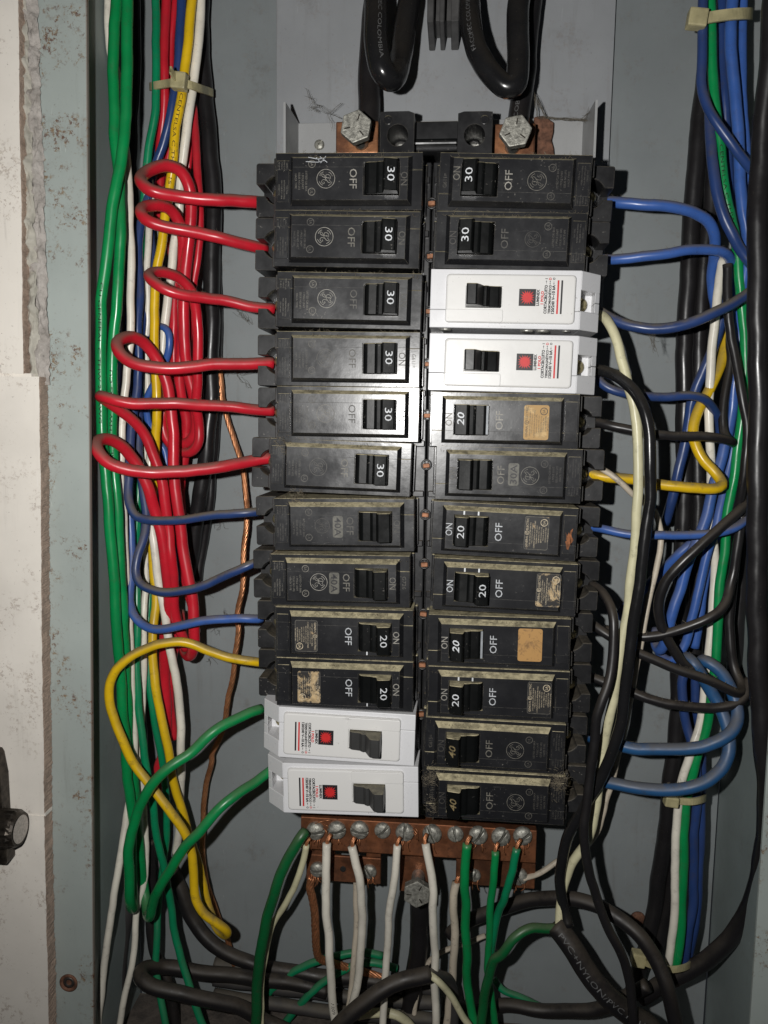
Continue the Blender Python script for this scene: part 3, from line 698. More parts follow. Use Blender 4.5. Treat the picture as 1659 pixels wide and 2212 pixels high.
def white_breaker(x, z, ang, right, label, tog, y=-1.0):
    ry = ang if not right else ang + math.pi
    root = empty('circuit_breaker', (0, 0, 0), label, 'breaker', 'white breakers')
    root.matrix_world = Matrix.Translation(Vector((x * MM, y * MM, z * MM))) @ Matrix.Rotation(ry, 4, 'Y') @ Matrix.Translation(Vector((-WL / 2 * MM, 0, 0)))
    for k in ('w_case', 'w_cover', 'w_jaw_a', 'w_jaw_b', 'w_bar_a', 'w_bar_b', 'w_floor'): place(root, k)
    face = place(root, 'w_face'); place(face, 'w_pad')
    s = place(root, 'w_screw'); at(s, -1.6, 15.5, 0, 0, .5, 0)
    place(root, tog, 'toggle')
    for k in ('w_square', 'w_sun', 'w_lum', 'w_polo', 'w_t1', 'w_t2', 'w_t3', 'w_l1', 'w_l2', 'w_l3', 'w_red', 'w_black'): place(face, k)
    return root
B = {'L1': (-49.8, 104.1, 0.0098), 'L2': (-50.4, 79.6, 0.0204), 'L3': (-49.2, 53.1, 0.0185), 'L4': (-49.5, 27.3, 0.0039), 'L5': (-49.4, 2.8, 0.0029), 'L6': (-52.6, -21.5, 0.0217), 'L7': (-50.6, -48.0, -0.0185), 'L8': (-52.1, -74.3, -0.0138), 'L9': (-50.1, -99.6, -0.0074), 'L10': (-49.7, -124.2, -0.0050), 'L11': (-48.2, -148.7, 0.0153), 'L12': (-46.1, -175.3, -0.0245), 'R1': (22.4, 102.5, 0.0335), 'R2': (21.5, 78.4, 0.0235), 'R3': (19.8, 53.3, 0.0137), 'R4': (19.7, 25.9, 0.0143), 'R5': (21.6, 0.8, 0.0060), 'R6': (23.8, -23.3, 0.0095), 'R7': (22.8, -49.0, 0.0290), 'R8': (23.8, -74.8, 0.0188), 'R9': (22.0, -100.8, -0.0023), 'R10': (22.4, -125.5, 0.0002), 'R11': (21.5, -150.5, 0.0107), 'R12': (22.5, -175.8, 0.0029)}
R_ = 'in the column with red wires'; B_ = 'in the column with blue wires'
l1 = ge_breaker(*B['L1'], False, 'black breaker marked 30 with white scratch marks, topmost ' + R_, '30', off='print_bright', on='print_dim', logo='print_bright', fine='print_mid')
ge_breaker(*B['L2'], False, 'black breaker marked 30, second from the top ' + R_, '30', off='print_mid', on='print_dim', logo='print_bright', fine='print_dim')
ge_breaker(*B['L3'], False, 'black breaker marked 30, third from the top ' + R_, '30', off='print_dim', on='print_faint', logo='print_bright', fine='print_mid')
ge_breaker(*B['L4'], False, 'black breaker marked 30, fourth from the top ' + R_, '30', off='print_dim', on='print_faint', logo='print_dim', fine='print_dim', serial='G611=')
ge_breaker(*B['L5'], False, 'shiny black breaker marked 30, fifth from the top ' + R_, '30', off='print_faint', on='print_faint', logo='print_mid', fine='print_dim')
ge_breaker(*B['L6'], False, 'black breaker marked 30 set slightly askew, lowest of those fed by red wires', '30', off='print_mid', on=None, logo='print_dim', fine='print_dim')
ge_breaker(*B['L7'], False, 'black breaker with worn 40A badge and blank toggle, above its clearer twin', None, off='print_dim', on='print_faint', logo='print_faint', lsmall=True, fine='print_dim', bdg='40A')
ge_breaker(*B['L8'], False, 'black breaker with clear 40A badge, round monogram and blank toggle', None, off='print_mid', on='print_mid', logo='print_bright', lsmall=True, fine='print_mid', bdg='40A', serial='G726')
ge_breaker(*B['L9'], False, 'black breaker marked 20 with peeling sticker, below the 40A badge breakers', '20', off='print_paint', on='print_bright', logo=None, fine=None, stk=('black', 10.0), ticks=2)
ge_breaker(*B['L10'], False, 'black breaker marked 20 with torn sticker, directly above the white breakers', '20', off='print_paint', on='print_bright', logo=None, fine=None, stk=('worn', 11.0), ticks=2)
ge_breaker(*B['R1'], True, 'black breaker marked 30 with clear round monogram, topmost ' + B_, '30', off='print_bright', on='print_mid', logo='print_mid', fine='print_dim', serial='G611=', onb=-2.4)
ge_breaker(*B['R2'], True, 'black breaker marked 30 with faded monogram, just above the white breakers', '30', off='print_dim', on='print_faint', logo='print_faint', fine='print_dim')
ge_breaker(*B['R5'], True, 'black breaker marked 20 with gold sticker, directly below the white breakers', '20', shear=.15, off='print_bright', on='print_mid', logo=None, fine=None, stk=('gold', 13.6, .6), stripe=True)
ge_breaker(*B['R6'], True, 'black breaker with 30A badge, blank toggle and yellow wire', None, off='print_mid', on='print_dim', logo='print_mid', lsmall=True, fine='print_faint', bdg='30A')
r7 = ge_breaker(*B['R7'], True, 'black breaker marked 20 with orange rust patch beside its sticker', '20', off='print_paint', on='print_paint', logo=None, fine=None, stk=('black', 13.0), ticks=1)
ge_breaker(*B['R8'], True, 'black breaker marked 20 switched off, with badly torn sticker', '20', off='print_paint', on='print_paint', logo=None, fine=None, stk=('worn', 7.8), ticks=1, state='off')
ge_breaker(*B['R9'], True, 'black breaker marked 20 with plain tan sticker', '20', shear=.2, off='print_paint', on='print_bright', logo=None, fine=None, stk=('tan', 13.2), stripe=True)
ge_breaker(*B['R10'], True, 'black breaker marked 20 with intact black and white sticker', '20', off='print_paint', on='print_bright', logo=None, fine=None, stk=('black', 8.6), ticks=1)
ge_breaker(*B['R11'], True, 'dusty black breaker marked 40 in gold, upper of two at the foot of the column', '40', nummat='print_gold', shear=.2, off='print_mid', on='print_faint', logo='print_mid', fine='print_dim', serial='G615=')
ge_breaker(*B['R12'], True, 'dusty black breaker marked 40 in gold, lowest beside the neutral bar', '40', nummat='print_gold', shear=.2, off='print_mid', on='print_faint', logo='print_mid', fine='print_dim', serial='G615=')
wb3 = white_breaker(*B['R3'], True, 'white breaker with black toggle, upper of two ' + B_, 'w_toggle_black', -2.5)
for a, r_ in ((58, 1.0), (22, 1.1), (15, 1.1), (5, .7)):
    o = place(wb3, 'w_rivet'); at(o, a, 5.5, WH + .02, math.radians(-90), 0, 0); o.scale = (r_, r_, r_)
white_breaker(*B['R4'], True, 'white breaker with black toggle, lower of two ' + B_, 'w_toggle_black', -1.5)
white_breaker(*B['L11'], False, 'white breaker with grey toggle directly below the torn sticker breaker', 'w_toggle_grey', -2.0)
white_breaker(*B['L12'], False, 'white breaker with grey toggle, lowest and just above the copper neutral bar', 'w_toggle_grey', -2.0)
rnd = random.Random(4)
obj('rust_patch', flat2d('rust_patch', [((1.2 + rnd.uniform(-.9, 1.2)) * 2.6 * math.cos(k * .35) , (1 + rnd.uniform(-.5, .5)) * 1.7 * math.sin(k * .35)) for k in range(18)], [tuple(range(18))], 'rust_orange', 3.4, 1.6, -.48), r7)
for pts in ([(-9, -6.2), (-8.2, -1.8), (-8.6, 1.2)], [(-9.4, 1.6), (-6.6, -.6), (-8.9, -2.6)], [(-9.2, -1.0), (-6.8, 2.2)], [(-7.2, -7.2), (-6.9, -2.0), (-7.6, .8)]):
    V, F = ribbon([(p[0], p[1]) for p in pts], .28); obj('scratch', flat2d('scratch', V, F, 'print_paint', 21.5, 0, -4.08), l1)
# ------------------------------------------------------------------ supply terminals above the breakers
def hex_bolt(root, x, y0, y1, z, R, rot, mat='dull_steel'):
    poly = [(R * math.cos(rot + math.radians(60 * k)), R * math.sin(rot + math.radians(60 * k))) for k in range(6)]
    h = obj('bolt_head', prism('bolt_head', poly, 'y', y0, y0 + R * .62, mat, .5, 2), root); at(h, x, 0, z)
    s = obj('bolt_shank', lathe('bolt_shank', [(R * .48 * (1 if k % 2 else .9), y0 + R * .6 + k * .6) for k in range(int((y1 - y0 - R * .6) / .6) + 1)], 'steel', 20), root); at(s, x, 0, z)
    for k in range(3):
        t = rot + .5 + k * 2.09; m = obj('grade_mark', box('grade_mark', (R * .35, R * .72), (y0 - .12, y0 + .1), (-.28, .28), 'dark_metal', 0), h); m.rotation_euler = (0, t, 0)
def term(name, label, q, bolt, R, rot):
    root = empty(name, (0, 60, 0), label, 'terminal'); root.location = (0, 0, 0)
    obj('copper_plate', box('copper_plate', (q[0], q[1]), (44, 50), (q[2], q[3]), 'plate_copper', .7, 2), root)
    hex_bolt(root, bolt[0], 22, 44.2, bolt[1], R, rot)
term('supply_terminal', 'copper terminal plate with hex bolt above the red-wired column', (-62.3, -41.4, 130.0, 145.2), (-49.6, 135.1), 7.6, .35)
term('supply_terminal', 'copper terminal plate with hex bolt above the blue-wired column', (14.5, 34.4, 127.2, 142.7), (23.7, 131.8), 7.5, .15)
lb = empty('lug_block', (0, 0, 0), 'black plastic lug block with two round screw holes between the supply bolts', 'lug block')
for (x0, x1, z0, z1, hx, hz) in [(-39.1, -23.0, 119.9, 144.2, -30.8, 133.5), (-2.6, 13.4, 119.3, 143.5, 5.2, 132.9)]:
    n = 28; cir = [(hx + 4.9 * math.cos(2 * math.pi * k / n), hz + 4.9 * math.sin(2 * math.pi * k / n)) for k in range(n)]
    bm = bmesh.new(); sq = []
    for k in range(n):
        dx, dz = math.cos(2 * math.pi * k / n), math.sin(2 * math.pi * k / n); t = min(((x1 - hx) / dx if dx > 1e-6 else (x0 - hx) / dx if dx < -1e-6 else 1e9), ((z1 - hz) / dz if dz > 1e-6 else (z0 - hz) / dz if dz < -1e-6 else 1e9)); sq.append((hx + dx * t, hz + dz * t))
    A = [bm.verts.new((p[0], 30, p[1])) for p in sq]; Bq = [bm.verts.new((p[0], 30, p[1])) for p in cir]; Cq = [bm.verts.new((p[0] * .9 + hx * .1, 52, p[1] * .9 + hz * .1)) for p in cir]; Dq = [bm.verts.new((p[0], 60, p[1])) for p in sq]
    for k in range(n):
        j = (k + 1) % n; bm.faces.new((A[k], A[j], Bq[j], Bq[k])); bm.faces.new((Bq[k], Bq[j], Cq[j], Cq[k])); bm.faces.new((A[k], A[j], Dq[j], Dq[k]))
    bm.faces.new(Cq)
    b = obj('lug_body', bm_mesh('lug_body', bm, 'black_terminal'), lb)
    s = obj('lug_screw', dome_screw('lug_screw', 3.6, 1.2, .8, 'steel', .5), lb); at(s, hx, 51, hz, 0, .7, 0)
    for (px, pz) in ((hx + (-4.5 if hx < -20 else 4.5), z1 - 4),):
        p = obj('lug_pin', lathe('lug_pin', [(2.1, .2), (2.1, -.25), (1.7, -.3)], 'black_case', 18), lb); at(p, px, 30, pz)
obj('lug_bridge', box('lug_bridge', (-23.8, -2.4), (42, 60), (130.1, 143.8), 'spine_black', .5), lb)
obj('lug_rail', box('lug_rail', (-23.8, -2.4), (38, 42.2), (131.8, 134.6), 'black_toggle', .9, 2), lb)
mb = empty('main_switch_base', (0, 0, 0), 'grey ribbed plastic foot between the two hanging supply cables', 'switch base')
for x0, x1 in [(-18.8, -15.0), (-13.0, -9.9), (-7.6, -3.0)]:
    obj('rib', prism('rib', [(x0 + .4, 188.0), (x1 - .4, 188.0), (x1, 188.0 + 50), (x0, 188.0 + 50)], 'y', 40, 70, 'grey_plastic', .4), mb)
obj('rib_web', box('rib_web', (-18.0, -3.8), (52, 70), (188.0 + 6, 188.0 + 60), 'grey_plastic', .3), mb)

# ------------------------------------------------------------------ neutral bar
nb = empty('neutral_bar', (-14.9, 60, -213.4), 'brown copper neutral bar with a row of slotted screws under the breakers', 'neutral bar')
kid('bar', box('bar', (-75.3, 45.6), (25, 34), (-222.2, -204.6), 'bar_copper', .5, 2), nb)
for x0, x1, z0, z1, y in [(-74.5, -34.2, -246.1, -231.5, 36), (-74.6, -59.1, -233.2, -227.1, 36.3), (-42.2, -34.3, -231.3, -225.3, 36.3), (-24.4, -5.7, -251.7, -228.4, 40), (5.6, 46.9, -243.0, -228.4, 36), (5.5, 13.8, -230.6, -223.0, 36.3), (39.0, 46.6, -228.3, -219.9, 36.3)]: kid('bracket', box('bracket', (x0, x1), (y, y + 2.2), (z0, z1), 'bar_copper', .4), nb)
for x, z, y, R, rot in [(-67.4, -211.5, 25, 4.79, 1.45), (-56.3, -210.4, 25, 4.79, 1.3), (-44.5, -209.6, 25, 4.79, 1.75), (-32.6, -209.1, 25, 4.21, 0.8), (-21.1, -209.3, 25, 4.79, 0.05), (-7.2, -209.3, 25, 4.95, -0.45), (4.7, -208.7, 25, 4.13, -0.3), (16.2, -208.6, 25, 4.79, 0.55), (27.6, -208.6, 25, 4.79, 0.6), (38.5, -207.5, 25, 4.76, 1.0), (-68.0, -239.4, 36, 4.25, 1.5), (-40.3, -238.7, 36, 3.91, -0.6), (15.3, -237.0, 36, 3.4, 0.3), (38.4, -236.0, 36, 4.63, -0.5)]:
    s = obj('screw', dome_screw('screw', R, R * .75, R * .26, 'dull_steel', R * .3), nb); at(s, x - -14.9, y - 60, z - -213.4, 0, rot, 0)
hex_bolt(nb, 0.6, 22 - 60, 40.5 - 60, -28.2, 7.4, .5)
h = obj('bracket_hole', lathe('bracket_hole', [(1.6, .1), (1.6, -.25), (1.3, -.3)], 'hole_black', 16), nb); at(h, -39.6, 36 - 60, -25.2)
for pts in [[(-65.1, 24.0, -213.4), (-64.5, 23.4, -214.2), (-65.2, 22.5, -217.1), (-64.2, 23.5, -219.8)], [(-67.6, 24.0, -215.2), (-67.0, 23.4, -216.0), (-67.9, 22.5, -216.8), (-68.0, 23.5, -218.3)], [(-65.2, 24.0, -213.6), (-64.6, 23.4, -214.4), (-65.2, 22.5, -216.9), (-64.8, 23.5, -219.4)], [(-65.9, 24.0, -214.4), (-65.3, 23.4, -215.2), (-65.2, 22.5, -216.8), (-63.7, 23.5, -218.7)], [(-70.2, 24.0, -214.7), (-69.6, 23.4, -215.5), (-69.6, 22.5, -218.7), (-69.4, 23.5, -221.7)], [(-66.6, 24.0, -214.8), (-66.0, 23.4, -215.6), (-66.3, 22.5, -217.8), (-66.2, 23.5, -220.2)], [(-55.5, 24.0, -213.7), (-54.9, 23.4, -214.5), (-55.0, 22.5, -215.8), (-53.2, 23.5, -217.4)], [(-60.2, 24.0, -212.3), (-59.7, 23.4, -213.1), (-58.6, 22.5, -215.5), (-58.3, 23.5, -217.9)], [(-56.0, 24.0, -213.9), (-55.4, 23.4, -214.7), (-55.0, 22.5, -215.7), (-55.2, 23.5, -217.2)], [(-55.9, 24.0, -213.9), (-55.3, 23.4, -214.7), (-55.4, 22.5, -216.0), (-55.4, 23.5, -217.8)], [(-46.0, 24.0, -213.3), (-45.5, 23.4, -214.1), (-45.0, 22.5, -215.3), (-44.8, 23.5, -217.0)], [(-47.9, 24.0, -212.3), (-47.3, 23.4, -213.1), (-47.4, 22.5, -215.8), (-48.9, 23.5, -218.7)], [(-47.2, 24.0, -212.9), (-46.6, 23.4, -213.7), (-45.7, 22.5, -214.5), (-45.8, 23.5, -216.0)], [(-44.7, 24.0, -213.3), (-44.2, 23.4, -214.1), (-44.0, 22.5, -215.7), (-44.3, 23.5, -217.7)], [(-23.1, 24.0, -212.9), (-22.6, 23.4, -213.6), (-22.1, 22.5, -215.3), (-23.2, 23.5, -217.3)], [(-22.2, 24.0, -213.1), (-21.7, 23.4, -213.9), (-21.7, 22.5, -215.4), (-23.3, 23.5, -217.4)], [(-19.7, 24.0, -212.3), (-19.2, 23.4, -213.1), (-19.6, 22.5, -216.3), (-18.3, 23.5, -219.2)], [(-22.8, 24.0, -213.0), (-22.3, 23.4, -213.7), (-22.2, 22.5, -216.3), (-21.8, 23.5, -218.8)], [(-18.7, 24.0, -211.2), (-18.2, 23.4, -212.0), (-18.7, 22.5, -212.9), (-19.5, 23.5, -214.5)], [(-18.8, 24.0, -211.4), (-18.3, 23.4, -212.2), (-18.1, 22.5, -213.3), (-19.5, 23.5, -215.0)], [(-9.0, 24.0, -213.0), (-8.5, 23.4, -213.7), (-8.7, 22.5, -215.3), (-8.3, 23.5, -217.2)], [(-7.0, 24.0, -213.1), (-6.5, 23.4, -213.8), (-6.3, 22.5, -216.6), (-4.9, 23.5, -219.2)], [(-10.0, 24.0, -212.4), (-9.4, 23.4, -213.2), (-8.8, 22.5, -214.7), (-7.8, 23.5, -216.6)], [(-9.9, 24.0, -212.5), (-9.3, 23.4, -213.3), (-8.5, 22.5, -214.6), (-9.1, 23.5, -216.5)], [(-10.1, 24.0, -212.3), (-9.6, 23.4, -213.1), (-10.2, 22.5, -214.4), (-7.8, 23.5, -216.0)], [(-9.7, 24.0, -212.6), (-9.2, 23.4, -213.4), (-9.2, 22.5, -214.6), (-9.1, 23.5, -216.3)], [(12.9, 24.0, -210.8), (13.4, 23.4, -211.6), (13.4, 22.5, -214.3), (13.4, 23.5, -216.9)], [(17.9, 24.0, -211.4), (18.4, 23.4, -212.2), (17.5, 22.5, -213.4), (20.0, 23.5, -214.9)], [(14.8, 24.0, -212.2), (15.2, 23.4, -213.0), (15.1, 22.5, -214.0), (13.6, 23.5, -215.8)], [(18.0, 24.0, -211.4), (18.5, 23.4, -212.1), (18.8, 22.5, -214.6), (18.5, 23.5, -217.2)], [(26.2, 24.0, -212.2), (26.6, 23.4, -213.0), (26.5, 22.5, -216.1), (25.2, 23.5, -219.1)], [(30.3, 24.0, -210.4), (30.7, 23.4, -211.2), (31.7, 22.5, -212.1), (30.9, 23.5, -213.6)], [(24.9, 24.0, -211.5), (25.4, 23.4, -212.2), (24.8, 22.5, -213.4), (26.2, 23.5, -215.0)], [(24.6, 24.0, -211.1), (25.0, 23.4, -211.9), (24.1, 22.5, -213.5), (26.5, 23.5, -215.3)], [(28.9, 24.0, -211.9), (29.4, 23.4, -212.6), (28.7, 22.5, -215.2), (30.3, 23.5, -217.7)], [(24.9, 24.0, -211.5), (25.3, 23.4, -212.2), (25.1, 22.5, -214.7), (26.4, 23.5, -217.2)], [(38.0, 24.0, -211.2), (38.5, 23.4, -212.0), (38.1, 22.5, -214.4), (40.0, 23.5, -216.8)], [(38.3, 24.0, -211.1), (38.8, 23.4, -212.0), (39.2, 22.5, -214.5), (39.5, 23.5, -217.1)], [(35.1, 24.0, -209.2), (35.6, 23.4, -210.0), (36.2, 22.5, -211.2), (34.9, 23.5, -212.9)], [(41.0, 24.0, -209.6), (41.4, 23.4, -210.4), (41.9, 22.5, -211.9), (40.5, 23.5, -213.9)], [(36.8, 24.0, -210.9), (37.3, 23.4, -211.7), (38.2, 22.5, -212.5), (36.8, 23.5, -214.0)], [(-70.3, 35.0, -242.5), (-69.7, 34.4, -243.3), (-70.2, 33.5, -245.6), (-69.9, 34.5, -248.1)], [(-69.8, 35.0, -242.7), (-69.2, 34.4, -243.5), (-68.3, 33.5, -246.2), (-69.7, 34.5, -249.1)], [(-68.1, 35.0, -242.7), (-67.5, 34.4, -243.5), (-67.5, 33.5, -244.5), (-66.0, 34.5, -246.1)], [(-71.6, 35.0, -241.2), (-71.0, 34.4, -242.0), (-71.1, 33.5, -244.6), (-72.5, 34.5, -247.5)], [(-65.9, 35.0, -240.7), (-65.3, 34.4, -241.5), (-65.4, 33.5, -242.9), (-64.1, 34.5, -244.6)], [(-68.4, 35.0, -242.7), (-67.8, 34.4, -243.5), (-67.6, 33.5, -245.5), (-68.3, 34.5, -247.9)], [(-38.5, 35.0, -240.3), (-37.9, 34.4, -241.1), (-38.8, 33.5, -243.1), (-36.3, 34.5, -245.3)], [(-40.6, 35.0, -241.8), (-40.0, 34.4, -242.6), (-40.8, 33.5, -243.6), (-39.8, 34.5, -245.1)], [(-38.5, 35.0, -240.3), (-37.9, 34.4, -241.1), (-38.0, 33.5, -242.3), (-37.9, 34.5, -244.1)], [(-41.5, 35.0, -241.8), (-40.9, 34.4, -242.6), (-41.1, 33.5, -245.0), (-40.4, 34.5, -247.5)], [(-38.9, 35.0, -240.8), (-38.3, 34.4, -241.6), (-37.5, 33.5, -243.0), (-39.7, 34.5, -245.1)], [(17.1, 35.0, -238.1), (17.6, 34.4, -238.9), (16.5, 33.5, -240.3), (16.8, 34.5, -242.1)], [(12.8, 35.0, -238.5), (13.3, 34.4, -239.3), (12.3, 33.5, -240.8), (12.5, 34.5, -242.7)], [(12.6, 35.0, -238.3), (13.1, 34.4, -239.1), (13.7, 33.5, -240.9), (13.7, 34.5, -243.0)], [(16.6, 35.0, -238.8), (17.1, 34.4, -239.6), (16.8, 33.5, -242.3), (18.3, 34.5, -244.9)], [(13.4, 35.0, -239.2), (13.9, 34.4, -240.0), (14.5, 33.5, -242.3), (14.5, 34.5, -244.8)], [(14.1, 35.0, -239.5), (14.6, 34.4, -240.3), (14.6, 33.5, -241.0), (13.3, 34.5, -242.6)], [(41.0, 35.0, -237.4), (41.5, 34.4, -238.3), (41.1, 33.5, -239.3), (42.0, 34.5, -240.8)], [(40.7, 35.0, -238.0), (41.2, 34.4, -238.8), (41.9, 33.5, -240.9), (39.6, 34.5, -243.5)], [(35.7, 35.0, -238.7), (36.2, 34.4, -239.6), (35.4, 33.5, -242.2), (36.5, 34.5, -244.9)], [(35.7, 35.0, -238.7), (36.2, 34.4, -239.5), (37.3, 33.5, -241.9), (35.7, 34.5, -244.6)], [(35.7, 35.0, -238.7), (36.2, 34.4, -239.5), (37.0, 33.5, -241.3), (37.5, 34.5, -243.5)], [(-68.9, 24.0, -208.2), (-64.7, 22.0, -205.2), (-62.4, 23.0, -205.2)], [(-64.9, 24.0, -206.7), (-61.2, 22.0, -204.2), (-59.2, 23.0, -204.6)], [(-63.3, 24.0, -207.5), (-61.0, 22.0, -206.8), (-60.4, 23.0, -209.2)], [(-63.7, 24.0, -209.2), (-61.3, 22.0, -210.2), (-60.7, 23.0, -214.2)], [(-17.0, 24.0, -207.0), (-14.9, 22.0, -208.4), (-14.1, 23.0, -212.9)], [(-17.3, 24.0, -208.7), (-15.4, 22.0, -208.9), (-14.9, 23.0, -212.1)], [(-16.2, 24.0, -206.2), (-14.7, 22.0, -206.4), (-14.6, 23.0, -209.6)]]:
    C = catmull(pts, 1.0); V, F = tube_geo(C, .24, 5); kid('copper_strand', mesh_from('copper_strand', V, F, 'shiny_copper', True), nb)

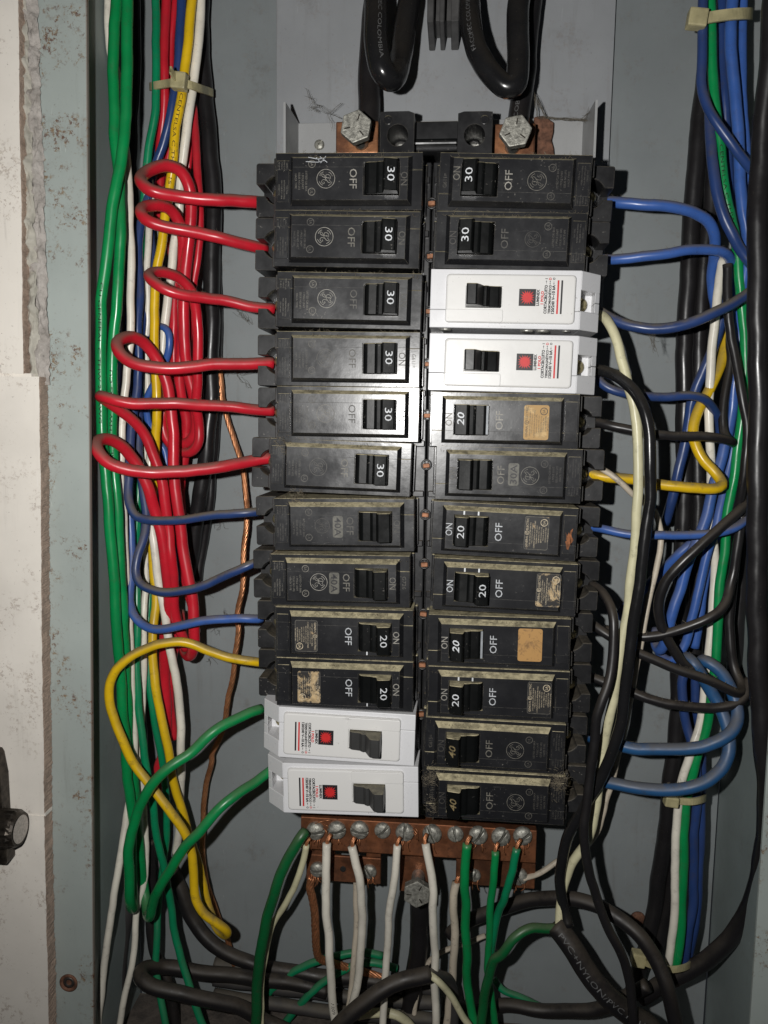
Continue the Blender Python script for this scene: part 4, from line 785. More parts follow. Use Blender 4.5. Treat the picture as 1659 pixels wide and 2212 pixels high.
# ------------------------------------------------------------------ wires
WIRES = [
    ('green_wire', 'green', 2.63, 'thick green wire turning up into the upper of the two lower white breakers', 'wires bundled down the side of the box beside the door frame', [(-153.6, 17.0, 342.7), (-153.8, 15.4, 262.8), (-154.0, 14.0, 192.8), (-154.2, 13.0, 175.4), (-154.5, 13.0, 162.3), (-155.1, 12.0, 138.8), (-156.9, 10.0, 118.1), (-160.2, 9.0, 101.0), (-163.3, 9.0, 84.0), (-164.9, 9.0, 74.4), (-168.2, 10.0, 55.9), (-169.9, 11.0, 31.3), (-170.8, 12.0, 9.8), (-171.0, 12.0, -8.4), (-169.8, 12.0, -26.8), (-168.3, 12.0, -42.3), (-168.1, 13.0, -61.3), (-167.4, 14.0, -82.0), (-167.2, 16.0, -108.1), (-168.1, 20.0, -129.2), (-168.0, 22.0, -154.1), (-167.8, 24.0, -176.3), (-168.6, 28.0, -199.2), (-169.8, 32.0, -222.8), (-171.2, 36.0, -247.1), (-170.9, 36.0, -263.1), (-167.0, 26.0, -262.6), (-163.2, 14.0, -249.4), (-161.8, 10.0, -235.0), (-160.7, 8.0, -221.4), (-158.0, 6.0, -207.9), (-153.1, 4.0, -194.4), (-147.4, 2.0, -183.6), (-140.6, 2.0, -174.5), (-134.4, 4.0, -169.6), (-128.0, 8.0, -166.3), (-117.5, 12.0, -155.7), (-108.1, 20.0, -152.0), (-101.1, 26.0, -150.1), (-97.3, 30.0, -149.8)], '', None),
    ('green_wire', 'green', 2.58, 'thick green wire turning up into the lowest white breaker beside it', 'wires bundled down the side of the box beside the door frame', [(-156.1, 21.0, 344.8), (-158.4, 19.4, 264.9), (-160.4, 18.0, 195.0), (-161.9, 17.0, 177.5), (-162.9, 17.0, 160.9), (-162.9, 17.0, 140.8), (-162.1, 17.0, 123.8), (-160.9, 16.0, 106.3), (-159.7, 14.0, 88.6), (-160.2, 14.0, 77.5), (-161.6, 14.0, 60.0), (-164.5, 15.0, 38.8), (-166.6, 16.0, 17.2), (-167.7, 17.0, -1.1), (-168.3, 18.0, -19.7), (-167.0, 18.0, -38.5), (-166.9, 19.0, -54.5), (-166.6, 20.0, -77.8), (-166.7, 22.0, -101.8), (-167.9, 26.0, -127.0), (-168.4, 28.0, -152.3), (-168.5, 30.0, -178.9), (-168.1, 34.0, -197.8), (-168.6, 38.0, -221.6), (-168.6, 42.0, -246.0), (-167.7, 44.0, -265.2), (-163.5, 36.0, -271.5), (-157.1, 24.0, -265.7), (-151.6, 16.0, -251.5), (-144.9, 10.0, -238.0), (-138.0, 7.0, -225.8), (-130.0, 5.0, -213.6), (-121.3, 5.0, -203.4), (-112.8, 8.0, -193.2), (-105.9, 14.0, -188.2), (-97.5, 24.0, -185.6), (-91.8, 30.0, -182.3)], '', None),
    ('white_wire', 'white', 1.93, 'white wire behind the two thick green wires nearest the door frame', 'wires bundled down the side of the box beside the door frame', [(-165.1, 30.0, 351.2), (-167.4, 30.0, 271.3), (-169.3, 30.0, 201.4), (-170.5, 30.0, 187.2), (-170.4, 32.0, 174.3), (-167.9, 34.0, 163.3), (-166.5, 34.0, 150.6), (-163.7, 32.0, 128.7), (-162.3, 30.0, 110.3), (-161.2, 28.0, 91.9), (-160.9, 28.0, 80.4), (-161.2, 28.0, 62.3), (-162.0, 28.0, 45.4), (-163.7, 28.0, 29.1), (-165.7, 28.0, 10.3), (-167.9, 28.0, -8.6), (-169.0, 28.0, -27.8), (-168.8, 28.0, -44.0), (-168.5, 29.0, -63.7), (-168.0, 30.0, -91.8), (-167.3, 31.0, -120.4), (-167.2, 32.0, -149.6), (-167.2, 33.0, -175.2), (-169.4, 34.0, -197.9), (-171.0, 30.0, -214.9), (-171.8, 24.0, -230.5), (-174.5, 22.0, -247.5), (-177.0, 20.0, -266.3), (-180.7, 20.0, -285.8), (-183.9, 20.0, -308.1), (-186.1, 20.0, -330.6)], '', None),
    ('white_wire', 'white', 1.75, 'slim white wire seen between the blue wires, curving off under the green loops', 'wires bundled down the side of the box beside the door frame', [(-158.2, 50.0, 119.6), (-159.8, 50.0, 100.8), (-160.9, 50.0, 85.0), (-161.4, 50.0, 73.5), (-163.2, 52.0, 54.5), (-164.9, 54.0, 31.1), (-164.9, 56.0, 11.2), (-164.9, 54.0, -9.0), (-165.0, 52.0, -29.3), (-165.1, 50.0, -62.7), (-164.8, 48.0, -85.6), (-164.3, 44.0, -103.1), (-164.4, 42.0, -123.5), (-165.2, 42.0, -144.6), (-166.4, 42.0, -166.0), (-168.6, 42.0, -184.2), (-168.1, 44.0, -202.6), (-168.1, 46.0, -225.8), (-167.6, 46.0, -242.9), (-168.0, 44.0, -258.0), (-170.6, 40.0, -272.0), (-170.3, 36.0, -287.4), (-171.2, 32.0, -302.7), (-174.9, 30.0, -319.6), (-178.9, 30.0, -338.3)], '', None),
    ('white_wire', 'white', 2.23, 'white wire beside the yellow one under the upper cable tie', 'wires bundled down the side of the box beside the door frame', [(-124.3, 40.0, 355.0), (-126.2, 40.0, 275.1), (-127.8, 40.0, 205.1), (-129.1, 40.0, 187.2), (-130.9, 40.0, 171.9), (-133.6, 40.0, 155.8), (-136.7, 40.0, 138.0), (-139.7, 42.0, 124.3), (-141.4, 44.0, 110.3), (-143.9, 46.0, 96.0), (-146.1, 46.0, 84.1), (-148.7, 46.0, 65.2), (-150.6, 46.0, 49.9), (-152.3, 46.0, 34.4), (-154.2, 48.0, 19.0), (-158.2, 50.0, -0.8), (-161.9, 50.0, -21.0), (-161.6, 48.0, -37.1), (-156.9, 38.0, -55.1), (-154.6, 36.0, -72.4), (-152.1, 36.0, -92.5), (-149.3, 36.0, -108.8), (-146.9, 36.0, -125.1), (-144.8, 38.0, -142.3), (-143.9, 40.0, -159.9), (-144.8, 42.0, -177.8), (-146.3, 46.0, -197.9), (-150.4, 54.0, -224.4), (-154.5, 58.0, -249.8)], '', None),
    ('yellow_wire', 'yellow', 2.32, 'yellow wire sweeping in a long hairpin from the top bundle to a black breaker', 'wires bundled down the side of the box beside the door frame', [(-126.5, 34.0, 352.0), (-128.7, 34.0, 272.1), (-130.6, 34.0, 202.2), (-131.7, 34.0, 187.9), (-133.6, 34.0, 172.2), (-135.9, 34.0, 157.0), (-138.8, 34.0, 143.1), (-140.9, 34.0, 129.0), (-143.6, 36.0, 115.3), (-145.9, 36.0, 100.9), (-148.4, 36.0, 84.9), (-150.4, 36.0, 77.6), (-152.2, 36.0, 63.6), (-153.1, 36.0, 44.9), (-153.1, 36.0, 26.0), (-152.7, 36.0, 6.9), (-153.5, 38.0, -8.6), (-155.4, 40.0, -24.4), (-157.6, 42.0, -40.5), (-158.7, 44.0, -61.7), (-158.9, 44.0, -82.1), (-157.2, 42.0, -98.2), (-157.2, 38.0, -113.7), (-157.5, 36.0, -125.6), (-155.4, 34.0, -141.4), (-152.4, 34.0, -159.7), (-148.8, 34.0, -178.0), (-147.3, 36.0, -193.2), (-144.0, 38.0, -208.7), (-140.7, 40.0, -223.5), (-137.3, 42.0, -240.3), (-134.1, 42.0, -254.4), (-129.7, 40.0, -269.0), (-124.7, 36.0, -276.7), (-117.6, 28.0, -275.9), (-113.1, 20.0, -268.3), (-116.7, 16.0, -261.6), (-123.3, 14.0, -254.9), (-127.6, 14.0, -246.8), (-129.0, 14.0, -235.2), (-129.8, 14.0, -223.6), (-132.8, 13.0, -211.7), (-139.4, 12.0, -200.1), (-149.5, 12.0, -186.5), (-159.5, 12.0, -173.0), (-163.9, 10.0, -160.4), (-168.2, 10.0, -149.5), (-170.3, 10.0, -137.8), (-168.2, 10.0, -128.3), (-160.5, 10.0, -119.4), (-151.9, 12.0, -114.2), (-140.9, 14.0, -111.0), (-131.5, 16.0, -111.5), (-122.8, 18.0, -115.7), (-111.8, 20.0, -120.0), (-99.9, 22.0, -121.4), (-96.2, 26.0, -123.2)], '', None),
    ('blue_wire', 'darkblue', 2.23, 'dark blue wire running to the blank-toggled breaker under the red wires', 'wires bundled down the side of the box beside the door frame', [(-135.0, 44.0, 357.4), (-137.0, 44.0, 277.4), (-138.7, 44.0, 207.5), (-140.2, 44.0, 185.9), (-142.5, 44.0, 168.2), (-145.6, 44.0, 150.4), (-150.1, 46.0, 136.7), (-155.7, 48.0, 124.9), (-159.5, 48.0, 113.0), (-162.6, 46.0, 99.9), (-163.3, 44.0, 83.7), (-162.1, 42.0, 64.5), (-163.1, 40.0, 46.8), (-163.8, 40.0, 26.2), (-164.4, 38.0, 8.3), (-165.1, 34.0, -8.7), (-165.1, 30.0, -25.6), (-164.5, 26.0, -40.7), (-162.8, 24.0, -45.8), (-158.5, 23.0, -50.0), (-150.6, 22.0, -51.5), (-135.0, 22.0, -50.7), (-115.6, 22.0, -47.6), (-99.8, 23.0, -45.6), (-95.9, 26.0, -45.7)], '', None),
    ('blue_wire', 'darkblue', 2.20, 'dusty dark blue wire bending into the second blank-toggled breaker', 'wires bundled down the side of the box beside the door frame', [(-155.0, 56.0, 151.3), (-158.1, 58.0, 137.0), (-161.4, 58.0, 118.1), (-163.0, 58.0, 98.9), (-161.3, 56.0, 83.1), (-163.8, 54.0, 64.1), (-165.0, 50.0, 46.4), (-165.9, 48.0, 22.8), (-165.8, 46.0, -1.0), (-164.9, 42.0, -20.7), (-160.4, 36.0, -40.0), (-158.4, 34.0, -50.7), (-158.0, 30.0, -61.2), (-160.2, 26.0, -70.9), (-160.9, 24.0, -78.4), (-157.7, 22.0, -84.1), (-149.0, 20.0, -86.7), (-138.8, 20.0, -87.0), (-127.0, 20.0, -84.2), (-115.6, 21.0, -79.4), (-99.6, 22.0, -71.8), (-96.0, 26.0, -70.5)], '', None),
    ('blue_wire', 'blue', 2.22, 'bright blue wire, lowest of the three blue ones entering the black breakers', 'wires bundled down the side of the box beside the door frame', [(-171.1, 60.0, 87.1), (-172.3, 58.0, 71.0), (-173.7, 54.0, 46.9), (-174.9, 52.0, 22.9), (-173.3, 48.0, -1.0), (-171.2, 44.0, -24.9), (-170.1, 40.0, -45.3), (-168.5, 38.0, -61.1), (-167.1, 36.0, -72.8), (-166.8, 32.0, -84.1), (-165.5, 28.0, -94.4), (-161.7, 24.0, -101.5), (-155.8, 22.0, -106.1), (-147.0, 20.0, -106.5), (-135.1, 20.0, -104.0), (-123.3, 20.0, -100.6), (-111.9, 21.0, -99.5), (-99.8, 22.0, -99.8), (-96.1, 26.0, -101.0)], '', None),
    ('blue_wire', 'blue', 1.87, 'bright blue wire making a small loop behind the fourth red loop', 'wires bundled down the side of the box beside the door frame', [(-163.5, 56.0, 37.6), (-158.9, 50.0, 44.1), (-152.5, 44.0, 47.2), (-147.6, 42.0, 44.7), (-146.9, 42.0, 37.2), (-150.8, 44.0, 28.1), (-157.5, 46.0, 16.5), (-162.3, 48.0, 9.4), (-163.3, 50.0, -0.1), (-160.8, 52.0, -10.5), (-156.3, 54.0, -17.0), (-154.4, 54.0, -29.2), (-164.1, 56.0, -55.2), (-151.5, 58.0, -71.9), (-151.7, 60.0, -89.3)], '', None),
    ('blue_wire', 'blue', 1.76, 'bright blue wire glimpsed behind the dark blue ones, curving under the white wire', 'wires bundled down the side of the box beside the door frame', [(-173.5, 56.0, -17.4), (-172.3, 54.0, -37.8), (-170.6, 52.0, -56.5), (-168.8, 50.0, -66.9), (-165.2, 50.0, -76.0), (-161.9, 50.0, -83.4), (-159.0, 52.0, -91.3)], '', None),
    ('green_wire', 'bluegreen', 2.04, 'green wire coming out from under the upper cable tie and reaching the bottom edge', 'wires bundled down the side of the box beside the door frame', [(-153.1, 44.0, 357.9), (-152.7, 44.0, 277.9), (-152.3, 44.0, 207.9), (-152.0, 44.0, 186.2), (-152.1, 44.0, 168.4), (-153.7, 44.0, 152.7), (-156.4, 45.0, 140.1), (-158.8, 46.0, 127.3), (-161.1, 48.0, 111.6), (-163.5, 50.0, 97.1), (-165.5, 52.0, 77.7), (-167.3, 54.0, 58.7), (-168.0, 56.0, 39.2), (-167.7, 56.0, 15.2), (-169.1, 56.0, -9.1), (-169.3, 52.0, -33.5), (-169.7, 48.0, -70.8), (-167.9, 42.0, -91.1), (-166.1, 38.0, -109.9), (-166.4, 36.0, -125.9), (-165.4, 34.0, -141.9), (-163.3, 32.0, -157.7), (-160.4, 30.0, -176.9), (-159.1, 30.0, -186.9), (-156.9, 30.0, -203.7), (-155.1, 31.0, -224.7), (-151.7, 33.0, -243.1), (-150.0, 35.0, -262.7), (-146.9, 35.0, -284.9), (-141.6, 33.0, -303.7), (-134.8, 30.0, -319.8), (-128.0, 28.0, -334.8)], '', None),
    ('green_wire', 'bluegreen', 1.95, 'green wire behind the lower yellow one, dropping straight to the bottom edge', 'wires bundled down the side of the box beside the door frame', [(-165.5, 58.0, 31.4), (-167.1, 60.0, 15.4), (-166.9, 60.0, -9.1), (-166.4, 58.0, -63.9), (-165.9, 56.0, -88.9), (-165.9, 52.0, -113.6), (-165.0, 48.0, -134.6), (-162.2, 46.0, -154.4), (-159.5, 46.0, -174.2), (-157.8, 48.0, -188.9), (-157.4, 52.0, -210.3), (-158.3, 54.0, -232.2), (-160.1, 54.0, -252.5), (-162.2, 50.0, -271.4), (-161.5, 44.0, -287.7), (-160.6, 40.0, -307.8), (-156.7, 36.0, -322.8), (-151.8, 32.0, -340.3)], '', None),
    ('green_wire', 'bluegreen', 1.33, 'slim dark green wire at the top beside the red ones', 'wires bundled down the side of the box beside the door frame', [(-152.4, 52.0, 362.0), (-152.7, 52.0, 282.0), (-153.0, 52.0, 212.0), (-153.2, 52.0, 193.4), (-153.7, 52.0, 175.4), (-155.4, 54.0, 157.9), (-158.5, 56.0, 140.1)], '', None),
    ('red_wire', 'red', 2.88, 'red wire looping into the top breaker of its column', 'wires bundled down the side of the box beside the door frame', [(-93.6, 28.0, 102.8), (-98.6, 22.0, 101.9), (-105.6, 18.0, 101.5), (-115.2, 14.0, 100.8), (-128.3, 10.0, 100.9), (-136.9, 6.0, 101.1), (-142.5, 4.0, 102.8), (-146.2, 6.0, 107.0), (-146.6, 12.0, 112.5), (-142.6, 18.0, 117.1), (-137.8, 22.0, 118.4), (-134.1, 26.0, 116.9), (-131.8, 30.0, 111.3), (-131.4, 32.0, 101.9), (-132.2, 33.0, 91.4), (-134.0, 34.0, 81.5), (-136.3, 35.0, 67.1), (-137.6, 36.0, 48.7), (-138.3, 38.0, 36.1), (-137.6, 40.0, 25.6), (-135.6, 42.0, 15.0), (-134.2, 44.0, 4.2), (-135.4, 46.0, -6.8), (-140.3, 48.0, -12.9), (-145.6, 50.0, -14.3), (-149.1, 52.0, -12.0), (-153.9, 54.0, -4.8)], '', None),
    ('red_wire', 'red', 2.76, 'red wire looping into the second breaker from the top', 'wires bundled down the side of the box beside the door frame', [(-93.6, 28.0, 81.4), (-98.7, 22.0, 81.3), (-105.0, 18.0, 82.2), (-111.8, 14.0, 83.4), (-128.6, 10.0, 85.9), (-137.5, 7.0, 87.3), (-143.9, 5.0, 89.3), (-147.1, 7.0, 93.9), (-146.6, 14.0, 98.6), (-142.4, 20.0, 100.4), (-138.9, 26.0, 99.2), (-136.7, 30.0, 93.9), (-136.1, 33.0, 87.1), (-137.5, 36.0, 80.5), (-139.1, 40.0, 60.4), (-140.8, 42.0, 41.8), (-143.2, 44.0, 22.7), (-142.9, 46.0, 11.2), (-141.5, 50.0, -0.6), (-143.8, 52.0, -16.7), (-146.9, 54.0, -37.2), (-146.5, 54.0, -62.8), (-143.4, 50.0, -87.0), (-139.1, 48.0, -103.1), (-136.9, 46.0, -115.1)], '', None),
    ('red_wire', 'red', 2.58, 'red wire looping into the third breaker from the top, over the yellow one', 'wires bundled down the side of the box beside the door frame', [(-89.0, 24.0, 52.9), (-98.4, 20.0, 53.4), (-109.0, 16.0, 55.3), (-121.8, 10.0, 56.0), (-131.2, 6.0, 57.5), (-138.0, 4.0, 60.3), (-143.5, 6.0, 64.5), (-143.9, 12.0, 67.7), (-139.5, 18.0, 68.4), (-134.6, 24.0, 66.3), (-130.9, 28.0, 61.5), (-129.8, 32.0, 51.9), (-129.5, 34.0, 37.3), (-130.9, 36.0, 22.4), (-133.1, 40.0, 7.2), (-133.3, 44.0, -4.4), (-134.0, 44.0, -13.1), (-138.9, 46.0, -18.0), (-144.5, 48.0, -18.0), (-151.7, 52.0, -14.4)], '', None),
    ('red_wire', 'red', 2.88, 'red wire looping into the fourth breaker from the top', 'wires bundled down the side of the box beside the door frame', [(-89.1, 24.0, 26.7), (-98.6, 20.0, 26.2), (-116.1, 14.0, 25.6), (-129.2, 9.0, 23.9), (-142.4, 5.0, 23.4), (-151.8, 3.0, 25.2), (-157.5, 3.0, 29.9), (-160.0, 6.0, 35.1), (-158.6, 12.0, 38.1), (-155.2, 18.0, 38.0), (-151.6, 24.0, 33.8), (-147.9, 28.0, 27.6), (-144.9, 30.0, 18.1), (-143.4, 31.0, 6.9), (-142.2, 31.0, -8.3), (-142.3, 31.0, -23.6), (-140.8, 31.0, -40.6), (-139.4, 32.0, -55.5), (-137.1, 32.0, -75.2), (-134.5, 32.0, -91.0), (-133.3, 32.0, -107.1), (-133.9, 34.0, -119.1), (-138.2, 40.0, -126.4), (-143.4, 46.0, -125.9), (-146.4, 50.0, -116.6), (-148.9, 54.0, -104.9)], '', None),
    ('red_wire', 'red', 2.70, 'red wire folded sharply back at its end, entering the fifth breaker', 'wires bundled down the side of the box beside the door frame', [(-89.2, 24.0, 3.6), (-98.7, 20.0, 4.4), (-109.5, 16.0, 6.0), (-129.1, 8.0, 6.6), (-142.3, 4.0, 6.3), (-152.1, 1.0, 6.7), (-160.7, -1.0, 8.4), (-166.4, 2.0, 9.6), (-167.0, 8.0, 7.9), (-162.7, 14.0, 3.7), (-157.7, 20.0, -2.0), (-153.5, 24.0, -9.9), (-150.6, 26.0, -19.7), (-147.6, 27.0, -31.2), (-146.1, 28.0, -42.0), (-145.5, 30.0, -55.4), (-143.8, 30.0, -73.4), (-144.3, 34.0, -88.6), (-145.4, 36.0, -97.2), (-144.4, 38.0, -105.8), (-142.0, 40.0, -115.3), (-141.1, 42.0, -123.3)], '', None),
    ('red_wire', 'red', 2.92, 'red wire in the lowest of the six red loops', 'wires bundled down the side of the box beside the door frame', [(-90.0, 24.0, -19.4), (-98.8, 20.0, -20.4), (-109.1, 14.0, -22.2), (-128.9, 6.0, -24.9), (-142.2, 2.0, -25.4), (-151.6, -2.0, -24.3), (-159.8, -4.0, -21.5), (-165.7, -4.0, -16.7), (-168.5, -1.0, -13.0), (-167.8, 6.0, -11.0), (-164.5, 12.0, -12.1), (-159.6, 18.0, -18.4), (-155.0, 22.0, -27.2), (-151.5, 24.0, -37.9), (-150.7, 26.0, -45.7), (-147.6, 28.0, -60.6), (-146.3, 30.0, -79.1), (-148.2, 36.0, -96.5), (-152.8, 42.0, -118.8), (-155.1, 46.0, -141.3), (-154.8, 48.0, -163.5), (-157.0, 50.0, -183.7), (-161.5, 52.0, -195.3), (-164.8, 56.0, -217.3)], '', None),
    ('red_wire', 'red', 2.36, 'red wire at the top, first of the two beside the dark blue wire', 'wires bundled down the side of the box beside the door frame', [(-147.0, 48.0, 359.8), (-147.8, 48.0, 279.8), (-148.4, 48.0, 209.8), (-148.9, 48.0, 187.9), (-149.4, 48.0, 170.0), (-152.6, 52.0, 151.3), (-155.3, 54.0, 139.4), (-154.9, 54.0, 120.7), (-156.5, 54.0, 101.8), (-150.6, 52.0, 89.9), (-146.1, 50.0, 77.3), (-147.4, 50.0, 58.1), (-148.0, 50.0, 34.8), (-148.1, 50.0, 19.1), (-151.3, 50.0, 10.4), (-154.0, 50.0, 0.8), (-153.0, 50.0, -10.4), (-147.7, 50.0, -16.7)], '', None),
    ('red_wire', 'red', 1.71, 'slimmer red wire at the top, tucked behind the dark blue wire', 'wires bundled down the side of the box beside the door frame', [(-142.2, 52.0, 361.7), (-143.9, 52.0, 281.7), (-145.3, 52.0, 211.8), (-146.2, 52.0, 196.8), (-148.1, 54.0, 183.4), (-151.7, 56.0, 158.6), (-151.3, 56.0, 136.3), (-156.5, 58.0, 118.0)], '', None),
    ('red_wire', 'red', 2.02, 'red wire running straight down beside the thick black cable', 'wires bundled down the side of the box beside the door frame', [(-136.1, 50.0, 156.0), (-134.6, 48.0, 144.4), (-132.6, 46.0, 129.1), (-131.7, 45.0, 110.4), (-132.3, 45.0, 91.9), (-134.3, 46.0, 78.0), (-137.1, 48.0, 63.2), (-138.7, 48.0, 47.8), (-139.6, 48.0, 30.8), (-136.7, 46.0, 16.7)], '', None),
    ('red_wire', 'red', 1.38, 'slim red wire between the white wire and the straight red one', 'wires bundled down the side of the box beside the door frame', [(-138.3, 54.0, 144.3), (-139.4, 54.0, 131.7), (-141.5, 56.0, 121.1), (-143.4, 56.0, 102.1), (-146.3, 56.0, 74.5), (-147.0, 56.0, 55.1)], '', None),
    ('red_wire', 'red', 2.67, 'red wire hanging lowest in the bundle behind the yellow hairpin', 'wires bundled down the side of the box beside the door frame', [(-150.0, 50.0, -104.0), (-148.5, 50.0, -116.6), (-151.3, 50.0, -129.5), (-154.2, 50.0, -146.9), (-153.5, 52.0, -165.0), (-152.4, 52.0, -178.1)], '', None),
    ('black_cable', 'blackpvc', 4.37, 'thick black cable standing between the red wires and the breakers', 'wires bundled down the side of the box beside the door frame', [(-132.9, 62.0, 366.5), (-134.0, 62.0, 286.5), (-134.9, 62.0, 216.5), (-135.5, 62.0, 201.2), (-135.0, 62.0, 182.8), (-133.5, 62.0, 160.5), (-131.2, 62.0, 137.9), (-130.1, 62.0, 115.0), (-130.1, 62.0, 91.9), (-131.2, 62.0, 75.6), (-131.6, 62.0, 40.0), (-132.7, 62.0, 7.7), (-134.8, 62.0, -16.9), (-138.6, 63.0, -37.8), (-140.2, 64.0, -47.1), (-142.4, 65.0, -60.0), (-145.4, 67.0, -75.8), (-148.4, 68.0, -90.8)], '', None),
    ('black_cable', 'blackpvc', 3.16, 'black cable behind the green wires in the corner of the box', 'wires bundled down the side of the box beside the door frame', [(-170.0, 62.0, 367.6), (-170.3, 62.0, 287.6), (-170.5, 62.0, 217.6), (-170.8, 62.0, 191.2), (-172.2, 62.0, 161.3), (-173.9, 62.0, 138.6), (-173.9, 62.0, 115.5), (-173.1, 62.0, 92.1), (-174.8, 64.0, 72.1), (-178.1, 64.0, 39.9), (-179.8, 64.0, 7.2), (-181.2, 64.0, -34.6), (-181.7, 64.0, -73.7), (-179.4, 64.0, -126.1), (-176.2, 64.0, -179.8), (-173.8, 60.0, -229.0)], '', None),
    ('black_cable', 'blackpvc', 2.53, 'second black cable just behind the thick one beside the breakers', 'wires bundled down the side of the box beside the door frame', [(-130.2, 68.0, 93.3), (-130.1, 68.0, 64.7), (-130.4, 68.0, 32.4), (-131.4, 68.0, -0.4), (-134.0, 68.0, -25.5), (-135.6, 68.0, -45.8), (-137.8, 69.0, -57.8), (-140.9, 70.0, -75.3), (-143.8, 70.0, -91.0)], '', None),
    ('bare_copper_wire', 'copper', 1.62, 'bare twisted copper wire hanging free along the back of the box', None, [(-129.0, 66.0, 29.1), (-128.1, 66.0, 20.1), (-126.0, 65.0, 7.0), (-121.3, 64.0, -8.5), (-115.8, 62.0, -24.8), (-112.5, 60.0, -44.4), (-111.4, 58.0, -49.1), (-112.5, 56.0, -70.4), (-113.6, 54.0, -91.9), (-116.4, 54.0, -107.1), (-116.0, 54.0, -116.5), (-118.2, 55.0, -134.0), (-122.3, 57.0, -153.9), (-128.0, 60.0, -176.6), (-134.3, 62.0, -191.1), (-134.1, 62.0, -193.8), (-136.9, 63.0, -206.3), (-140.0, 64.0, -223.5), (-141.0, 64.0, -247.7), (-138.2, 64.0, -270.1), (-133.5, 64.0, -285.9), (-127.1, 65.0, -304.2), (-123.0, 66.0, -322.0)], 't', None),
    ('black_cable', 'blackpvc', 4.15, 'thick black cable curving down from the copper wire towards the bottom', None, [(-162.9, 68.0, -260.9), (-156.0, 66.0, -274.5), (-148.2, 64.0, -291.7), (-136.7, 62.0, -304.8), (-124.0, 62.0, -312.4), (-111.7, 63.0, -317.9), (-98.3, 64.0, -320.5), (-75.7, 64.0, -322.5), (-48.9, 64.0, -323.1), (-22.3, 64.0, -325.7)], '', None),
    ('black_cable', 'blackpvc', 4.07, 'dusty black cable doubled back in a hairpin at the bottom of the box', None, [(-66.4, 62.0, -331.7), (-88.4, 60.0, -325.3), (-107.2, 56.0, -321.9), (-114.6, 54.0, -319.6), (-139.5, 48.0, -313.4), (-159.4, 42.0, -308.2), (-165.4, 32.0, -302.9), (-162.9, 24.0, -301.8), (-155.8, 22.0, -304.6), (-141.5, 24.0, -308.7), (-126.0, 28.0, -313.9), (-112.0, 32.0, -320.3), (-104.1, 34.0, -325.8), (-96.1, 36.0, -332.2), (-79.1, 36.0, -338.9)], '', None),
    ('black_pipe', 'darkgrey', 5.80, 'dark grey conduit standing in the lower corner of the box', None, [(-183.8, 60.0, -267.0), (-186.1, 58.0, -284.9), (-188.4, 56.0, -300.8), (-189.4, 52.0, -317.1), (-190.8, 50.0, -336.8), (-191.4, 48.0, -359.3)], '', None),
    ('black_cable', 'blackpvc', 3.00, 'black cable dropping behind the green wires near the bottom', None, [(-171.0, 60.0, -243.7), (-170.1, 60.0, -266.1), (-170.6, 58.0, -288.5), (-167.6, 56.0, -310.6), (-160.7, 54.0, -322.9), (-155.7, 52.0, -339.1), (-153.4, 50.0, -355.6)], '', None),
    ('green_wire', 'darkgreen', 2.78, 'dark green wire on the end screw of the copper neutral bar', 'wires on the copper neutral bar', [(-71.3, 16.0, -207.8), (-72.5, 14.0, -208.8), (-77.9, 12.0, -218.2), (-84.5, 12.0, -233.3), (-90.2, 14.0, -252.4), (-95.0, 18.0, -275.8), (-98.0, 22.0, -298.0), (-100.0, 26.0, -330.6)], '', None),
    ('cream_wire', 'cream', 1.66, 'slim yellowed cream wire under the first screw of the neutral bar', 'wires on the copper neutral bar', [(-71.1, 18.0, -216.2), (-72.4, 20.0, -224.9), (-76.4, 22.0, -238.1), (-82.5, 26.0, -251.2), (-89.5, 30.0, -264.7), (-94.1, 30.0, -276.4), (-96.4, 30.0, -293.3), (-97.8, 30.0, -311.2), (-98.5, 30.0, -333.8)], '', [(-71.3, 18.2, -217.2), (-70.8, 17.6, -214.5), (-69.0, 18.6, -212.4)]),
    ('white_wire', 'white', 2.17, 'white wire lettered near its foot, under the second neutral bar screw', 'wires on the copper neutral bar', [(-59.8, 16.0, -212.9), (-60.3, 16.0, -225.0), (-60.4, 18.0, -245.3), (-59.8, 20.0, -267.6), (-58.7, 22.0, -290.4), (-56.6, 24.0, -313.5), (-55.3, 24.0, -324.8), (-53.3, 30.0, -346.0), (-52.3, 34.0, -351.0)], '', [(-59.9, 16.0, -213.9), (-59.7, 16.0, -211.1), (-58.2, 17.5, -208.9)]),
    ('white_wire', 'white', 2.16, 'white wire bulging to one side under the third neutral bar screw', 'wires on the copper neutral bar', [(-46.9, 16.0, -213.7), (-45.5, 16.0, -221.6), (-43.1, 18.0, -236.6), (-42.4, 22.0, -255.8), (-43.3, 26.0, -279.1), (-45.6, 30.0, -301.5), (-49.4, 34.0, -319.2), (-52.9, 36.0, -334.7)], '', [(-46.7, 16.0, -214.7), (-47.2, 16.0, -211.9), (-46.0, 17.5, -209.7)]),
    ('white_wire', 'dirtywhite', 1.62, 'slim dirty white wire behind the bulging white one', 'wires on the copper neutral bar', [(-47.6, 40.0, -243.6), (-48.0, 42.0, -259.8), (-48.0, 42.0, -277.6), (-49.1, 42.0, -298.3), (-50.3, 42.0, -314.7), (-52.9, 42.0, -332.3)], '', None),
    ('white_wire', 'white', 1.92, 'white wire hanging from the middle of the neutral bar', 'wires on the copper neutral bar', [(-24.5, 16.0, -212.2), (-24.7, 16.0, -221.0), (-26.6, 18.0, -237.1), (-28.4, 22.0, -256.4), (-30.0, 26.0, -279.8), (-30.4, 28.0, -299.5), (-31.0, 30.0, -316.1), (-31.5, 30.0, -327.7)], '', [(-24.5, 16.0, -213.2), (-24.4, 16.0, -210.4), (-22.9, 17.5, -208.2)]),
